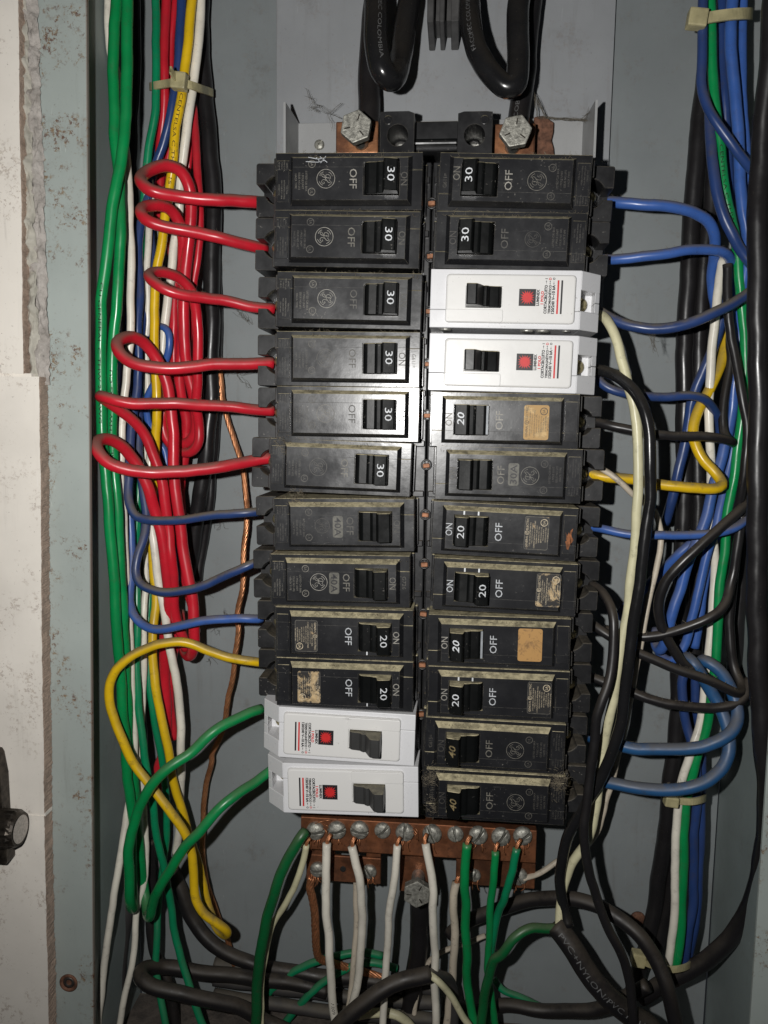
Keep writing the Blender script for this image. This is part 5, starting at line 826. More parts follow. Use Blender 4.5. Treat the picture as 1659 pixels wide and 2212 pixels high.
    ('white_wire', 'white', 2.05, 'white wire passing over the big hex bolt below the neutral bar', 'wires on the copper neutral bar', [(-10.4, 15.0, -209.4), (-9.5, 14.0, -213.9), (-7.4, 13.0, -222.9), (-5.7, 14.0, -236.3), (-5.6, 18.0, -253.7), (-4.3, 24.0, -277.1), (-3.4, 28.0, -301.6), (-2.6, 30.0, -325.1)], '', [(-10.2, 14.8, -210.3), (-10.7, 15.4, -207.6), (-9.6, 17.3, -205.5)]),
    ('white_wire', 'dirtywhite', 2.16, 'short dirty white wire on the lower bracket beside the green wires', 'wires on the copper neutral bar', [(5.9, 36.0, -242.2), (4.8, 36.0, -250.4), (5.5, 38.0, -266.4), (5.5, 40.0, -280.9), (5.1, 42.0, -297.5), (4.6, 44.0, -311.6), (3.4, 46.0, -326.0), (2.0, 46.0, -338.1)], '', [(5.8, 36.0, -243.2), (6.2, 36.0, -240.4), (8.0, 37.5, -238.2)]),
    ('green_wire', 'green', 2.32, 'green wire on the neutral bar, first of the three green ones', 'wires on the copper neutral bar', [(10.4, 16.0, -209.4), (10.1, 16.0, -218.6), (10.1, 18.0, -234.4), (11.2, 22.0, -253.5), (12.0, 26.0, -274.7), (13.0, 30.0, -294.8), (15.7, 32.0, -311.9), (19.7, 32.0, -324.7), (21.7, 38.0, -346.0), (22.7, 42.0, -351.0)], '', [(10.4, 16.0, -210.4), (10.5, 16.0, -207.6), (12.0, 17.5, -205.4)]),
    ('green_wire', 'green', 1.93, 'green wire between the other two green ones on the neutral bar', 'wires on the copper neutral bar', [(24.6, 18.0, -213.2), (24.5, 18.0, -222.1), (23.9, 22.0, -237.6), (23.6, 28.0, -258.2), (23.8, 34.0, -279.5), (25.0, 38.0, -299.9), (27.9, 40.0, -319.0), (29.9, 40.0, -330.5)], '', [(24.6, 18.0, -214.2), (24.7, 18.0, -211.4), (26.2, 19.5, -209.2)]),
    ('green_wire', 'bluegreen', 1.99, 'green wire on the last screw of the neutral bar', 'wires on the copper neutral bar', [(35.0, 16.0, -209.4), (33.8, 16.0, -216.4), (32.0, 18.0, -228.7), (29.7, 22.0, -242.5), (27.4, 26.0, -249.9), (26.1, 32.0, -269.3), (25.7, 40.0, -292.5), (25.3, 46.0, -315.0), (24.1, 46.0, -336.1)], '', [(34.8, 16.0, -210.4), (35.3, 16.0, -207.6), (37.1, 17.5, -205.5)]),
    ('copper_ground_strands', 'shiny_copper', 2.32, 'bare copper strands hanging from the lower bracket of the neutral bar', 'wires on the copper neutral bar', [(-71.3, 36.0, -244.6), (-72.1, 36.0, -249.9), (-71.2, 38.0, -259.8), (-70.7, 42.0, -276.6), (-70.7, 46.0, -292.1), (-69.3, 52.0, -303.2), (-63.2, 58.0, -309.9), (-54.0, 62.0, -314.9), (-40.1, 64.0, -319.5), (-31.2, 64.0, -321.6)], 't', None),
    ('black_cable', 'blackpvc', 4.23, 'thick black cable cut off among the white wires at the bottom', None, [(-60.4, 10.0, -319.5), (-51.8, 10.0, -307.7), (-42.6, 11.0, -298.4), (-31.2, 13.0, -289.7), (-19.8, 16.0, -284.7), (-6.4, 20.0, -282.7)], '', None),
    ('grey_wire', 'darkgrey', 2.46, 'grey inner wire leaving the cut black cable', None, [(-8.3, 20.0, -283.5), (-2.9, 26.0, -287.7), (2.4, 34.0, -295.1), (5.8, 40.0, -304.8), (6.9, 44.0, -316.9), (7.0, 46.0, -337.6)], '', None),
    ('cream_wire', 'cream', 1.76, 'cream wire leaving the cut black cable towards the bottom edge', None, [(-8.3, 20.0, -282.6), (-2.7, 16.0, -283.3), (2.0, 18.0, -289.9), (6.9, 20.0, -298.7), (11.9, 22.0, -307.6), (16.8, 22.0, -316.6), (18.8, 28.0, -341.6), (19.8, 32.0, -351.0)], '', None),
    ('black_cable', 'blackpvc', 3.81, 'black cable arching over the bottom of the box from the green wires', None, [(3.2, 58.0, -287.4), (13.9, 56.0, -276.5), (24.6, 54.0, -269.0), (32.6, 52.0, -264.9), (44.9, 48.0, -256.8), (59.2, 42.0, -250.8), (73.9, 36.0, -247.9), (87.5, 30.0, -250.4), (98.4, 24.0, -256.8), (106.6, 20.0, -267.1), (111.7, 16.0, -279.1), (114.9, 14.0, -291.9), (117.0, 14.0, -302.0), (119.0, 20.0, -327.0), (120.0, 24.0, -351.0)], '', None),
    ('sheathed_cable', 'blackpvc', 5.41, 'black sheathed cable with white lettering, stripped end holding three wires', None, [(55.9, 22.0, -252.8), (60.0, 20.0, -257.0), (65.2, 17.0, -262.7), (71.5, 15.0, -271.0), (78.6, 13.0, -279.6), (85.9, 13.0, -286.7), (93.9, 13.0, -292.9), (104.5, 14.0, -299.7), (106.5, 20.0, -324.7), (107.5, 24.0, -351.0)], '', None),
    ('green_wire', 'darkgreen', 2.43, 'dark green wire curving out of the stripped sheathed cable', None, [(56.9, 22.0, -254.7), (51.9, 20.0, -254.4), (45.2, 18.0, -252.5), (38.8, 16.0, -254.0), (33.7, 15.0, -258.6), (28.9, 16.0, -267.9), (26.5, 17.0, -269.6), (23.6, 20.0, -282.1), (21.9, 24.0, -298.0), (20.6, 26.0, -319.6), (22.6, 32.0, -344.6), (23.6, 36.0, -351.0)], '', None),
    ('black_cable', 'blackpvc', 3.58, 'black cable lying across the bottom of the box behind the green wires', None, [(-0.1, 62.0, -333.6), (21.6, 60.0, -333.9), (34.9, 58.0, -327.1), (56.6, 54.0, -325.7), (75.5, 48.0, -319.7), (86.4, 44.0, -313.2), (96.9, 40.0, -303.5), (107.0, 36.0, -292.3)], '', None),
    ('beige_wire', 'dirtywhite', 1.43, 'slim beige wire crossing behind the white wires at the bottom', None, [(-16.1, 56.0, -348.1), (-15.2, 58.0, -332.7), (-12.6, 60.0, -315.2), (-7.6, 60.0, -304.5), (2.5, 60.0, -297.2), (13.6, 60.0, -292.6), (22.8, 60.0, -287.3)], '', None),
    ('green_wire', 'bluegreen', 2.22, 'dusty green wire low behind the neutral wires, nearer the corner', None, [(-107.9, 62.0, -343.0), (-99.7, 62.0, -332.6), (-88.0, 62.0, -321.0), (-72.7, 62.0, -312.1), (-57.8, 63.0, -307.4), (-43.8, 64.0, -305.8), (-35.0, 65.0, -308.4)], '', None),
    ('green_wire', 'bluegreen', 2.22, 'dusty green wire low behind the neutral wires, below its twin', None, [(-96.1, 58.0, -357.1), (-87.1, 58.0, -343.7), (-76.4, 58.0, -330.4), (-66.1, 60.0, -320.6), (-53.2, 62.0, -314.3), (-40.1, 64.0, -311.9), (-27.0, 66.0, -316.1)], '', None),
    ('green_wire', 'bluegreen', 1.92, 'green wire end lying on the bottom beside the sheathed cable', None, [(28.8, 62.0, -315.1), (34.8, 60.0, -320.7), (40.2, 60.0, -321.7), (46.5, 60.0, -324.1), (54.9, 62.0, -329.3)], '', None),
    ('beige_wire', 'cream', 2.47, 'cream wire curled along the bottom edge beneath the black cables', None, [(-47.0, 50.0, -334.7), (-36.5, 48.0, -330.2), (-27.0, 46.0, -328.7), (-18.4, 46.0, -333.5), (-14.0, 46.0, -341.4)], '', None),
    ('grey_cable', 'darkgrey', 3.82, 'dusty grey cable lying flat along the bottom of the box, highest of three', None, [(-136.1, 68.0, -323.6), (-103.9, 68.0, -325.8), (-67.4, 68.0, -327.7), (-31.4, 68.0, -328.5), (-4.8, 68.0, -328.2)], '', None),
    ('grey_cable', 'darkgrey', 3.80, 'dusty grey cable lying flat along the bottom of the box, middle of three', None, [(-135.0, 64.0, -330.3), (-102.9, 64.0, -332.4), (-66.7, 64.0, -334.2), (-31.0, 64.0, -335.0), (-4.5, 64.0, -334.6)], '', None),
    ('grey_cable', 'darkgrey', 3.75, 'dusty grey cable lying flat along the bottom of the box, lowest of three', None, [(-133.2, 58.0, -336.2), (-101.5, 58.0, -338.3), (-65.7, 58.0, -339.9), (-30.4, 58.0, -340.6), (-4.2, 58.0, -340.2)], '', None),
    ('blue_wire', 'blue', 2.58, 'blue wire leaving the top breaker of the blue-wired column', 'wires bundled down the side of the box by the thick black cable', [(66.6, 30.0, 102.3), (72.6, 27.0, 101.0), (84.1, 24.0, 99.1), (96.8, 24.0, 98.0), (107.3, 26.0, 95.8), (114.4, 30.0, 92.5), (117.8, 34.0, 87.0), (119.9, 40.0, 80.1), (121.4, 46.0, 71.6), (123.9, 50.0, 62.5), (127.1, 52.0, 52.1)], '', None),
    ('blue_wire', 'blue', 2.36, 'blue wire arching from the second breaker of the blue-wired column', 'wires bundled down the side of the box by the thick black cable', [(64.8, 30.0, 77.0), (71.7, 26.0, 76.0), (81.5, 23.0, 75.8), (91.8, 22.0, 77.0), (102.3, 22.0, 78.8), (111.9, 24.0, 79.3), (120.3, 28.0, 78.7), (126.7, 36.0, 75.6), (130.6, 44.0, 67.5), (132.7, 50.0, 53.4), (135.8, 54.0, 38.5)], '', None),
    ('blue_wire', 'darkblue', 2.47, 'dark blue wire sagging from the upper white breaker of the blue-wired column', 'wires bundled down the side of the box by the thick black cable', [(62.9, 30.0, 55.0), (66.6, 27.0, 51.3), (72.3, 24.0, 47.7), (82.4, 20.0, 44.2), (92.6, 18.0, 43.5), (105.9, 16.0, 46.6), (120.0, 18.0, 53.0), (130.0, 22.0, 59.3), (136.0, 26.0, 64.5), (134.9, 30.0, 70.9), (129.5, 30.0, 78.0), (124.0, 28.0, 87.0), (116.7, 28.0, 102.5), (113.8, 30.0, 117.1), (113.3, 34.0, 132.3), (113.1, 38.0, 144.2)], '', None),
    ('blue_wire', 'darkblue', 2.13, 'dark blue wire leaving the lower white breaker beside the black one', 'wires bundled down the side of the box by the thick black cable', [(64.6, 32.0, 24.1), (67.4, 30.0, 20.2), (74.6, 28.0, 15.9), (85.8, 28.0, 13.3), (96.8, 28.0, 12.6), (107.7, 28.0, 13.5), (115.2, 30.0, 12.2), (122.4, 36.0, 7.9), (127.3, 42.0, 1.5), (130.6, 48.0, -8.6)], '', None),
    ('cream_wire', 'cream', 2.26, 'thick cream wire bending down from the upper white breaker to the sheathed cable', None, [(63.8, 28.0, 51.5), (66.4, 24.0, 50.0), (68.8, 20.0, 45.8), (71.7, 18.0, 38.7), (75.7, 16.0, 26.1), (79.5, 14.0, 11.7), (82.3, 13.0, -1.3), (83.6, 12.0, -15.7), (84.1, 12.0, -31.8), (83.6, 12.0, -36.4), (83.7, 13.0, -52.8), (83.2, 14.0, -70.3), (82.4, 15.0, -87.3), (80.6, 15.0, -101.2), (78.9, 15.0, -117.6), (77.0, 16.0, -136.9), (75.2, 17.0, -151.8), (74.3, 18.0, -171.1), (73.3, 20.0, -190.2), (70.7, 22.0, -207.3), (64.4, 24.0, -219.0), (61.4, 25.0, -229.2), (58.9, 24.0, -239.9), (58.0, 22.0, -252.5), (58.6, 21.0, -256.1)], '', None),
    ('black_wire', 'blackgloss', 2.66, 'glossy black wire hanging from the lower white breaker beside the cream wire', None, [(63.5, 26.0, 25.5), (65.8, 22.0, 24.8), (71.4, 17.0, 22.4), (78.0, 13.0, 17.0), (82.6, 9.0, 8.7), (85.4, 7.0, -1.9), (87.1, 6.0, -15.4), (88.4, 6.0, -33.3), (87.5, 6.0, -39.3), (86.8, 6.0, -52.4), (85.6, 6.0, -70.1), (83.9, 6.0, -87.3), (82.7, 6.0, -102.4), (81.8, 6.0, -119.1), (80.6, 7.0, -136.4), (77.9, 8.0, -152.6), (75.0, 10.0, -162.5), (69.6, 12.0, -176.6), (63.2, 15.0, -192.3), (59.0, 18.0, -205.0), (57.7, 20.0, -217.1), (58.2, 22.0, -231.8), (60.4, 23.0, -244.3), (62.5, 20.0, -252.5)], '', None),
    ('black_wire', 'blackpvc', 2.19, 'black wire from the breaker with the gold sticker, folding back at its end', 'wires bundled down the side of the box by the thick black cable', [(65.2, 30.0, 1.0), (71.3, 26.0, -0.4), (80.5, 24.0, -2.3), (90.4, 22.0, -4.0), (107.0, 22.0, -5.4), (120.7, 22.0, -5.8), (127.5, 24.0, -6.9), (129.9, 30.0, -8.2), (128.4, 36.0, -4.5), (127.9, 38.0, 5.3), (129.2, 40.0, 18.3), (130.8, 42.0, 29.8), (130.9, 44.0, 45.1)], '', None),
    ('yellow_wire', 'yellow', 2.51, 'yellow wire kinked like an elbow beside the blue-wired column', 'wires bundled down the side of the box by the thick black cable', [(62.1, 32.0, -23.8), (66.0, 28.0, -24.3), (74.7, 26.0, -25.6), (85.1, 26.0, -26.2), (97.9, 24.0, -27.9), (110.6, 22.0, -29.2), (120.0, 22.0, -29.5), (125.2, 24.0, -27.9), (123.6, 28.0, -23.2), (118.2, 30.0, -17.4), (114.4, 32.0, -10.0), (113.2, 34.0, -2.5), (115.5, 36.0, 6.7), (120.7, 38.0, 16.6), (125.8, 42.0, 26.7), (129.2, 46.0, 37.7), (131.0, 52.0, 49.8)], '', None),
    ('beige_wire', 'dirtywhite', 1.43, 'slim beige wire wandering from the kinked yellow wire down to the neutral bar', None, [(65.8, 28.0, -19.1), (70.8, 22.0, -22.3), (77.2, 20.0, -26.3), (83.8, 22.0, -31.9), (90.0, 26.0, -36.7), (96.0, 30.0, -41.1), (99.2, 32.0, -48.2), (100.7, 32.0, -55.2), (99.6, 30.0, -66.6), (96.2, 28.0, -81.2), (92.5, 26.0, -99.0), (90.6, 26.0, -114.2), (89.7, 26.0, -127.9), (88.9, 28.0, -140.9), (86.7, 30.0, -158.2), (84.5, 32.0, -169.5), (83.4, 34.0, -180.6), (80.6, 36.0, -197.1), (77.1, 38.0, -211.4), (69.8, 38.0, -220.7), (58.6, 38.0, -227.1), (48.5, 37.0, -234.3), (40.5, 34.0, -236.1)], '', None),
    ('blue_wire', 'blue', 2.04, 'blue wire crossing from the breaker with the worn orange patch', 'wires bundled down the side of the box by the thick black cable', [(63.2, 32.0, -50.3), (71.3, 26.0, -50.3), (84.0, 22.0, -51.7), (98.2, 20.0, -51.6), (112.7, 20.0, -50.9), (124.1, 20.0, -49.6), (131.2, 22.0, -47.6), (136.7, 26.0, -44.5), (142.2, 32.0, -40.2)], '', None),
    ('black_wire', 'blackpvc', 2.29, 'black wire dropping from the only switched-off breaker to the bottom edge', None, [(68.4, 28.0, -77.8), (71.6, 20.0, -79.9), (73.8, 14.0, -84.3), (75.1, 10.0, -91.6), (75.3, 8.0, -103.2), (74.1, 6.0, -114.9), (71.3, 4.0, -125.8), (68.6, 4.0, -136.6), (67.7, 4.0, -151.4), (66.9, 4.0, -162.6), (65.5, 4.0, -178.4), (65.6, 4.0, -192.7), (67.9, 5.0, -209.2), (72.7, 6.0, -226.6), (78.7, 6.0, -240.1), (84.5, 6.0, -252.0), (89.2, 6.0, -265.8), (92.4, 6.0, -280.6), (94.1, 6.0, -297.3), (96.1, 12.0, -322.3), (97.1, 16.0, -351.0)], '', None),
    ('black_wire', 'blackpvc', 2.33, 'black wire slanting down from the breaker with the tan blank sticker', 'wires bundled down the side of the box by the thick black cable', [(66.7, 32.0, -95.6), (72.0, 26.0, -99.0), (79.4, 24.0, -103.8), (90.6, 22.0, -110.2), (101.5, 20.0, -113.9), (116.0, 18.0, -118.1), (129.5, 18.0, -123.5), (137.3, 20.0, -127.2), (141.2, 26.0, -125.6), (139.5, 32.0, -119.7), (137.2, 34.0, -108.3), (136.0, 36.0, -94.4), (136.5, 36.0, -78.4), (137.6, 36.0, -63.4)], '', None),
    ('black_wire', 'blackpvc', 2.29, 'dusty black wire rising from behind the glossy black one to the bundle', 'wires bundled down the side of the box by the thick black cable', [(76.6, 34.0, -101.8), (83.6, 30.0, -103.0), (91.1, 26.0, -102.4), (101.8, 24.0, -100.7), (112.2, 22.0, -96.4), (121.6, 20.0, -90.6), (128.4, 22.0, -85.4), (131.7, 26.0, -79.6), (133.5, 28.0, -69.9), (134.7, 28.0, -58.2), (136.5, 28.0, -42.9), (136.7, 30.0, -23.1)], '', None),
    ('black_wire', 'blackpvc', 2.32, 'black wire from the breaker with the plain black and white sticker', 'wires bundled down the side of the box by the thick black cable', [(66.4, 32.0, -124.9), (72.8, 28.0, -125.7), (79.4, 26.0, -127.6), (88.3, 24.0, -130.4), (95.5, 22.0, -132.3), (110.1, 20.0, -134.1), (124.9, 20.0, -134.7), (135.1, 20.0, -133.1), (141.1, 22.0, -129.3), (144.6, 28.0, -122.1)], '', None),
    ('black_wire', 'blackpvc', 2.42, 'black wire crossing diagonally over the blue bundle', 'wires bundled down the side of the box by the thick black cable', [(140.3, 28.0, -33.7), (134.8, 24.0, -37.9), (126.7, 20.0, -44.6), (115.9, 18.0, -55.1), (106.5, 18.0, -66.1), (100.5, 20.0, -74.7), (98.1, 22.0, -84.5), (100.4, 24.0, -95.1), (105.4, 24.0, -105.1), (111.9, 24.0, -114.3), (118.8, 26.0, -119.4), (128.1, 32.0, -125.0)], '', None),
    ('blue_wire', 'tealblue', 2.99, 'thick teal blue wire, higher of the two entering the lowest breakers', 'wires bundled down the side of the box by the thick black cable', [(70.9, 32.0, -156.6), (76.5, 28.0, -157.5), (85.0, 24.0, -157.4), (96.3, 20.0, -156.7), (110.1, 16.0, -154.7), (123.3, 14.0, -150.5), (132.4, 14.0, -144.8), (137.1, 18.0, -137.9), (136.7, 22.0, -129.9), (132.8, 24.0, -121.7), (127.9, 26.0, -115.8), (123.1, 28.0, -113.1), (124.3, 36.0, -117.5)], '', None),
    ('blue_wire', 'tealblue', 3.00, 'thick teal blue wire sweeping along the last breaker of the blue-wired column', 'wires bundled down the side of the box by the thick black cable', [(63.1, 32.0, -178.3), (72.4, 26.0, -176.6), (78.6, 22.0, -175.6), (89.2, 18.0, -175.5), (103.2, 14.0, -174.4), (115.8, 12.0, -171.1), (125.1, 12.0, -166.2), (131.2, 14.0, -160.4), (133.5, 16.0, -151.5), (132.9, 20.0, -143.6), (129.1, 24.0, -133.4), (123.1, 26.0, -123.2), (117.4, 26.0, -114.7), (115.4, 30.0, -113.2), (117.2, 38.0, -118.5)], '', None),
    ('blue_wire', 'blue', 2.61, 'bright blue wire dropping from the upper cable tie, ending in a tight hook', 'wires bundled down the side of the box by the thick black cable', [(118.7, 34.0, 343.0), (119.0, 34.0, 263.0), (119.3, 34.0, 193.0), (119.5, 34.0, 176.8), (121.5, 34.0, 157.7), (124.7, 34.0, 135.6), (127.2, 34.0, 118.1), (129.4, 34.0, 100.5), (132.5, 34.0, 86.2), (132.1, 36.0, 58.9), (133.4, 40.0, 37.2), (133.7, 42.0, 18.4), (132.6, 42.0, 0.8), (129.8, 40.0, -13.1), (124.9, 38.0, -29.3), (122.9, 36.0, -42.6), (116.8, 34.0, -58.9), (111.5, 34.0, -78.9), (107.5, 34.0, -95.0), (105.6, 36.0, -107.7), (104.2, 40.0, -113.8), (103.6, 46.0, -110.6), (105.6, 52.0, -105.5)], '', None),
    ('blue_wire', 'blue', 2.20, 'bright blue wire at the outer side of the upper cable tie', 'wires bundled down the side of the box by the thick black cable', [(124.8, 42.0, 346.8), (125.6, 42.0, 266.8), (126.4, 42.0, 196.8), (126.9, 42.0, 176.9), (128.6, 42.0, 155.9), (131.1, 42.0, 134.8), (133.3, 42.0, 116.9), (135.4, 42.0, 95.2), (136.6, 46.0, 52.9), (137.8, 48.0, 22.6), (135.8, 46.0, -4.6), (133.4, 44.0, -25.7), (129.5, 40.0, -41.4), (124.0, 38.0, -64.9), (119.5, 38.0, -92.3), (115.6, 38.0, -110.3), (111.5, 40.0, -118.1), (107.5, 46.0, -117.6), (105.6, 52.0, -114.8)], '', None),
    ('blue_wire', 'darkblue', 2.31, 'dark blue wire in the middle of the upper cable tie', 'wires bundled down the side of the box by the thick black cable', [(113.1, 44.0, 348.0), (115.1, 44.0, 268.1), (116.8, 44.0, 198.1), (118.5, 44.0, 174.5), (121.0, 44.0, 153.4), (124.0, 46.0, 136.3), (126.5, 48.0, 118.8), (129.2, 50.0, 97.2)], '', None),
    ('blue_wire', 'darkblue', 2.14, 'dark blue wire swinging out across the green one at the top', 'wires bundled down the side of the box by the thick black cable', [(104.9, 36.1, 341.1), (104.9, 32.9, 261.3), (104.9, 30.0, 191.4), (104.9, 28.0, 174.5), (105.3, 26.0, 156.8), (106.8, 24.0, 144.6), (110.8, 22.0, 133.6), (118.2, 22.0, 124.7), (125.5, 24.0, 118.5), (132.8, 28.0, 112.7), (138.9, 34.0, 107.4)], '', None),
    ('blue_wire', 'blue', 2.33, 'blue wire running down behind the green one, splitting from the bundle', 'wires bundled down the side of the box by the thick black cable', [(135.9, 54.0, -12.7), (135.3, 52.0, -32.6), (135.2, 50.0, -41.5), (131.3, 48.0, -56.7), (126.5, 46.0, -77.6), (124.8, 46.0, -95.7), (123.8, 46.0, -112.3)], '', None),
    ('blue_wire', 'darkblue', 2.51, 'dark blue wire bowing away from the thick cables below the sagging blue one', 'wires bundled down the side of the box by the thick black cable', [(126.5, 44.0, 67.5), (125.9, 42.0, 52.3), (122.8, 42.0, 38.8), (118.6, 44.0, 25.3), (115.2, 46.0, 10.7), (113.3, 48.0, -7.3), (110.4, 48.0, -24.9), (109.1, 50.0, -39.7), (108.3, 54.0, -50.0)], '', None),
    ('blue_wire', 'blue', 2.47, 'blue wire slanting behind the cream and black wires', 'wires bundled down the side of the box by the thick black cable', [(120.6, 46.0, -57.5), (114.7, 46.0, -63.3), (110.0, 50.0, -70.7), (103.0, 58.0, -82.5), (95.1, 64.0, -94.4), (89.7, 68.0, -104.2)], '', None),
    ('green_wire', 'green', 2.30, 'long green wire running the whole height beside the blue bundle', 'wires bundled down the side of the box by the thick black cable', [(105.9, 34.0, 343.2), (107.8, 34.0, 263.3), (109.5, 34.0, 193.3), (110.8, 34.0, 173.7), (112.9, 34.0, 156.6), (115.9, 34.0, 135.8), (119.1, 34.0, 117.5), (122.9, 34.0, 101.9), (127.1, 34.0, 86.2), (129.7, 34.0, 70.9), (132.9, 34.0, 51.3), (134.8, 34.0, 35.2), (135.8, 34.0, 21.8), (135.6, 34.0, 6.9), (134.9, 34.0, -9.7), (133.6, 34.0, -25.0), (131.9, 34.0, -39.9), (131.4, 34.0, -56.2), (130.4, 34.0, -76.6), (130.3, 34.0, -96.5), (130.1, 34.0, -115.0), (129.2, 34.0, -133.0), (128.2, 34.0, -149.5), (125.4, 34.0, -161.2), (123.0, 34.0, -172.4), (121.5, 36.0, -187.8), (121.1, 36.0, -204.1), (121.6, 36.0, -221.3), (122.2, 36.0, -243.0), (122.2, 36.0, -262.4), (121.4, 38.0, -282.7)], '', None),
    ('white_wire', 'white', 2.09, 'white wire running down beside the long green one', 'wires bundled down the side of the box by the thick black cable', [(123.8, 40.0, 78.6), (121.9, 38.0, 64.3), (120.6, 38.0, 49.6), (120.6, 38.0, 33.2), (121.3, 38.0, 14.4), (122.1, 38.0, -4.7), (124.4, 40.0, -22.5), (126.4, 42.0, -46.4), (130.3, 44.0, -69.0), (129.6, 42.0, -88.0), (128.9, 40.0, -108.7), (127.5, 38.0, -132.8), (125.2, 36.0, -148.7), (121.4, 34.0, -161.4), (119.2, 34.0, -171.8), (117.6, 36.0, -184.7), (117.0, 36.0, -198.3), (117.4, 36.0, -217.2), (118.2, 36.0, -238.9), (118.5, 36.0, -259.2), (118.0, 38.0, -282.1)], '', None),
    ('blue_wire', 'darkblue', 2.38, 'dark blue wire under the lower cable tie beside the green one', 'wires bundled down the side of the box by the thick black cable', [(120.5, 44.0, -120.2), (117.9, 44.0, -127.0), (118.4, 44.0, -138.7), (121.6, 44.0, -153.8), (125.0, 42.0, -166.4), (127.4, 42.0, -178.4), (128.0, 42.0, -198.2), (128.4, 42.0, -219.9), (129.2, 42.0, -241.9), (128.5, 42.0, -262.5), (127.8, 44.0, -283.9)], '', None),
    ('blue_wire', 'darkblue', 2.25, 'dark blue wire at the outer side of the lower cable tie', 'wires bundled down the side of the box by the thick black cable', [(125.1, 48.0, -125.4), (126.5, 48.0, -142.3), (129.5, 48.0, -159.3), (130.5, 46.0, -173.2), (131.8, 46.0, -195.7), (132.7, 46.0, -221.9), (133.2, 46.0, -244.1), (132.3, 46.0, -266.7), (131.1, 48.0, -285.6)], '', None),
    ('black_cable', 'blackpvc', 4.53, 'thickest black cable standing beside the frame and sweeping back at the bottom', None, [(122.2, -7.0, 325.6), (123.4, -4.3, 245.8), (124.5, -2.0, 175.9), (125.5, 0.0, 154.8), (126.4, 4.0, 131.4), (126.6, 6.0, 109.5), (127.0, 6.0, 86.6), (128.7, 6.0, 61.1), (130.7, 6.0, 34.0), (132.6, 6.0, 6.5), (134.0, 6.0, -21.6), (135.3, 6.0, -48.9), (136.9, 6.0, -70.6), (139.0, 5.0, -99.8), (141.1, 4.0, -125.5), (143.7, 4.0, -147.3), (147.3, 6.0, -162.9), (151.1, 12.0, -185.3), (153.8, 20.0, -209.8), (154.2, 28.0, -233.9), (149.9, 34.0, -255.4), (141.2, 38.0, -273.0), (130.3, 42.0, -286.7), (117.9, 46.0, -298.1), (106.9, 50.0, -309.6)], '', None),
    ('black_cable', 'blackpvc', 4.45, 'thick black cable standing on the back wall behind the blue bundle', 'wires bundled down the side of the box by the thick black cable', [(123.5, 64.0, 358.0), (121.8, 64.0, 278.0), (120.3, 64.0, 208.1), (118.7, 64.0, 183.4), (116.7, 64.0, 159.8), (116.2, 64.0, 138.8), (115.4, 64.0, 116.1), (115.4, 64.0, 94.5), (115.3, 64.0, 78.8), (115.1, 64.0, 47.2), (116.6, 64.0, 7.0), (118.9, 64.0, -34.1), (119.9, 64.0, -66.2), (121.0, 64.0, -109.0), (122.2, 64.0, -152.8), (121.5, 64.0, -182.7), (120.3, 64.0, -210.0), (118.3, 64.0, -242.5), (115.3, 64.0, -275.7), (109.8, 64.0, -304.8), (106.7, 66.0, -321.2)], '', None),
    ('black_cable', 'blackpvc', 4.06, 'thick black cable beside its twin on the back wall behind the blue bundle', 'wires bundled down the side of the box by the thick black cable', [(129.1, 66.0, 184.0), (127.2, 66.0, 154.3), (124.7, 66.0, 131.8), (124.3, 66.0, 101.1), (122.5, 66.0, 71.3), (122.8, 66.0, 39.5), (123.9, 66.0, 7.2), (126.7, 66.0, -34.1), (128.3, 66.0, -74.8), (129.5, 66.0, -117.9), (131.2, 66.0, -162.1), (131.7, 64.0, -186.6), (129.0, 64.0, -214.1), (126.3, 64.0, -242.0), (121.3, 64.0, -275.2), (116.5, 64.0, -299.4)], '', None),
    ('black_cable', 'blackpvc', 3.16, 'black cable in the corner behind the thickest one', 'wires bundled down the side of the box by the thick black cable', [(139.9, 50.0, 115.5), (139.3, 48.0, 96.7), (139.5, 46.0, 60.4), (142.4, 44.0, 22.4), (145.5, 44.0, -8.3), (146.2, 52.0, -63.4), (147.2, 54.0, -105.3), (147.7, 56.0, -139.9)], '', None),
    ('black_wire', 'blackpvc', 2.14, 'black wire slanting down past the long green one to the thickest cable', 'wires bundled down the side of the box by the thick black cable', [(122.4, 28.0, 73.4), (123.5, 27.0, 57.5), (125.1, 26.0, 41.6), (128.1, 24.0, 25.6), (131.3, 22.0, 11.0), (134.1, 22.0, -4.2), (134.0, 22.0, -18.9), (133.5, 24.0, -33.2), (133.5, 28.0, -41.4)], '', None),
    ('supply_cable', 'blackgloss', 5.45, 'glossy black supply cable hanging in a loop above the red-wired column', 'heavy black supply cables above the breakers', [(-42.2, 37.6, 347.8), (-41.7, 31.4, 268.5), (-41.2, 26.0, 199.1), (-41.0, 24.0, 190.4), (-40.6, 20.0, 178.7), (-40.1, 18.0, 169.4), (-38.8, 17.0, 161.2), (-36.4, 17.0, 155.3), (-33.7, 20.0, 153.8), (-31.5, 26.0, 158.9), (-30.5, 34.0, 169.6), (-29.3, 40.0, 183.1), (-27.6, 44.0, 195.8), (-26.7, 48.0, 210.0), (-25.0, 54.6, 279.1), (-23.2, 62.2, 358.0)], '', None),
    ('supply_cable', 'blackpvc', 5.55, 'black supply cable dropping straight to the bolt above the red-wired column', 'heavy black supply cables above the breakers', [(-36.3, 52.0, 362.2), (-40.0, 52.0, 282.4), (-43.2, 52.0, 212.6), (-45.3, 52.0, 197.4), (-46.2, 52.0, 179.9), (-46.7, 52.0, 162.1), (-46.6, 50.0, 147.1), (-46.3, 48.0, 139.2)], '', None),
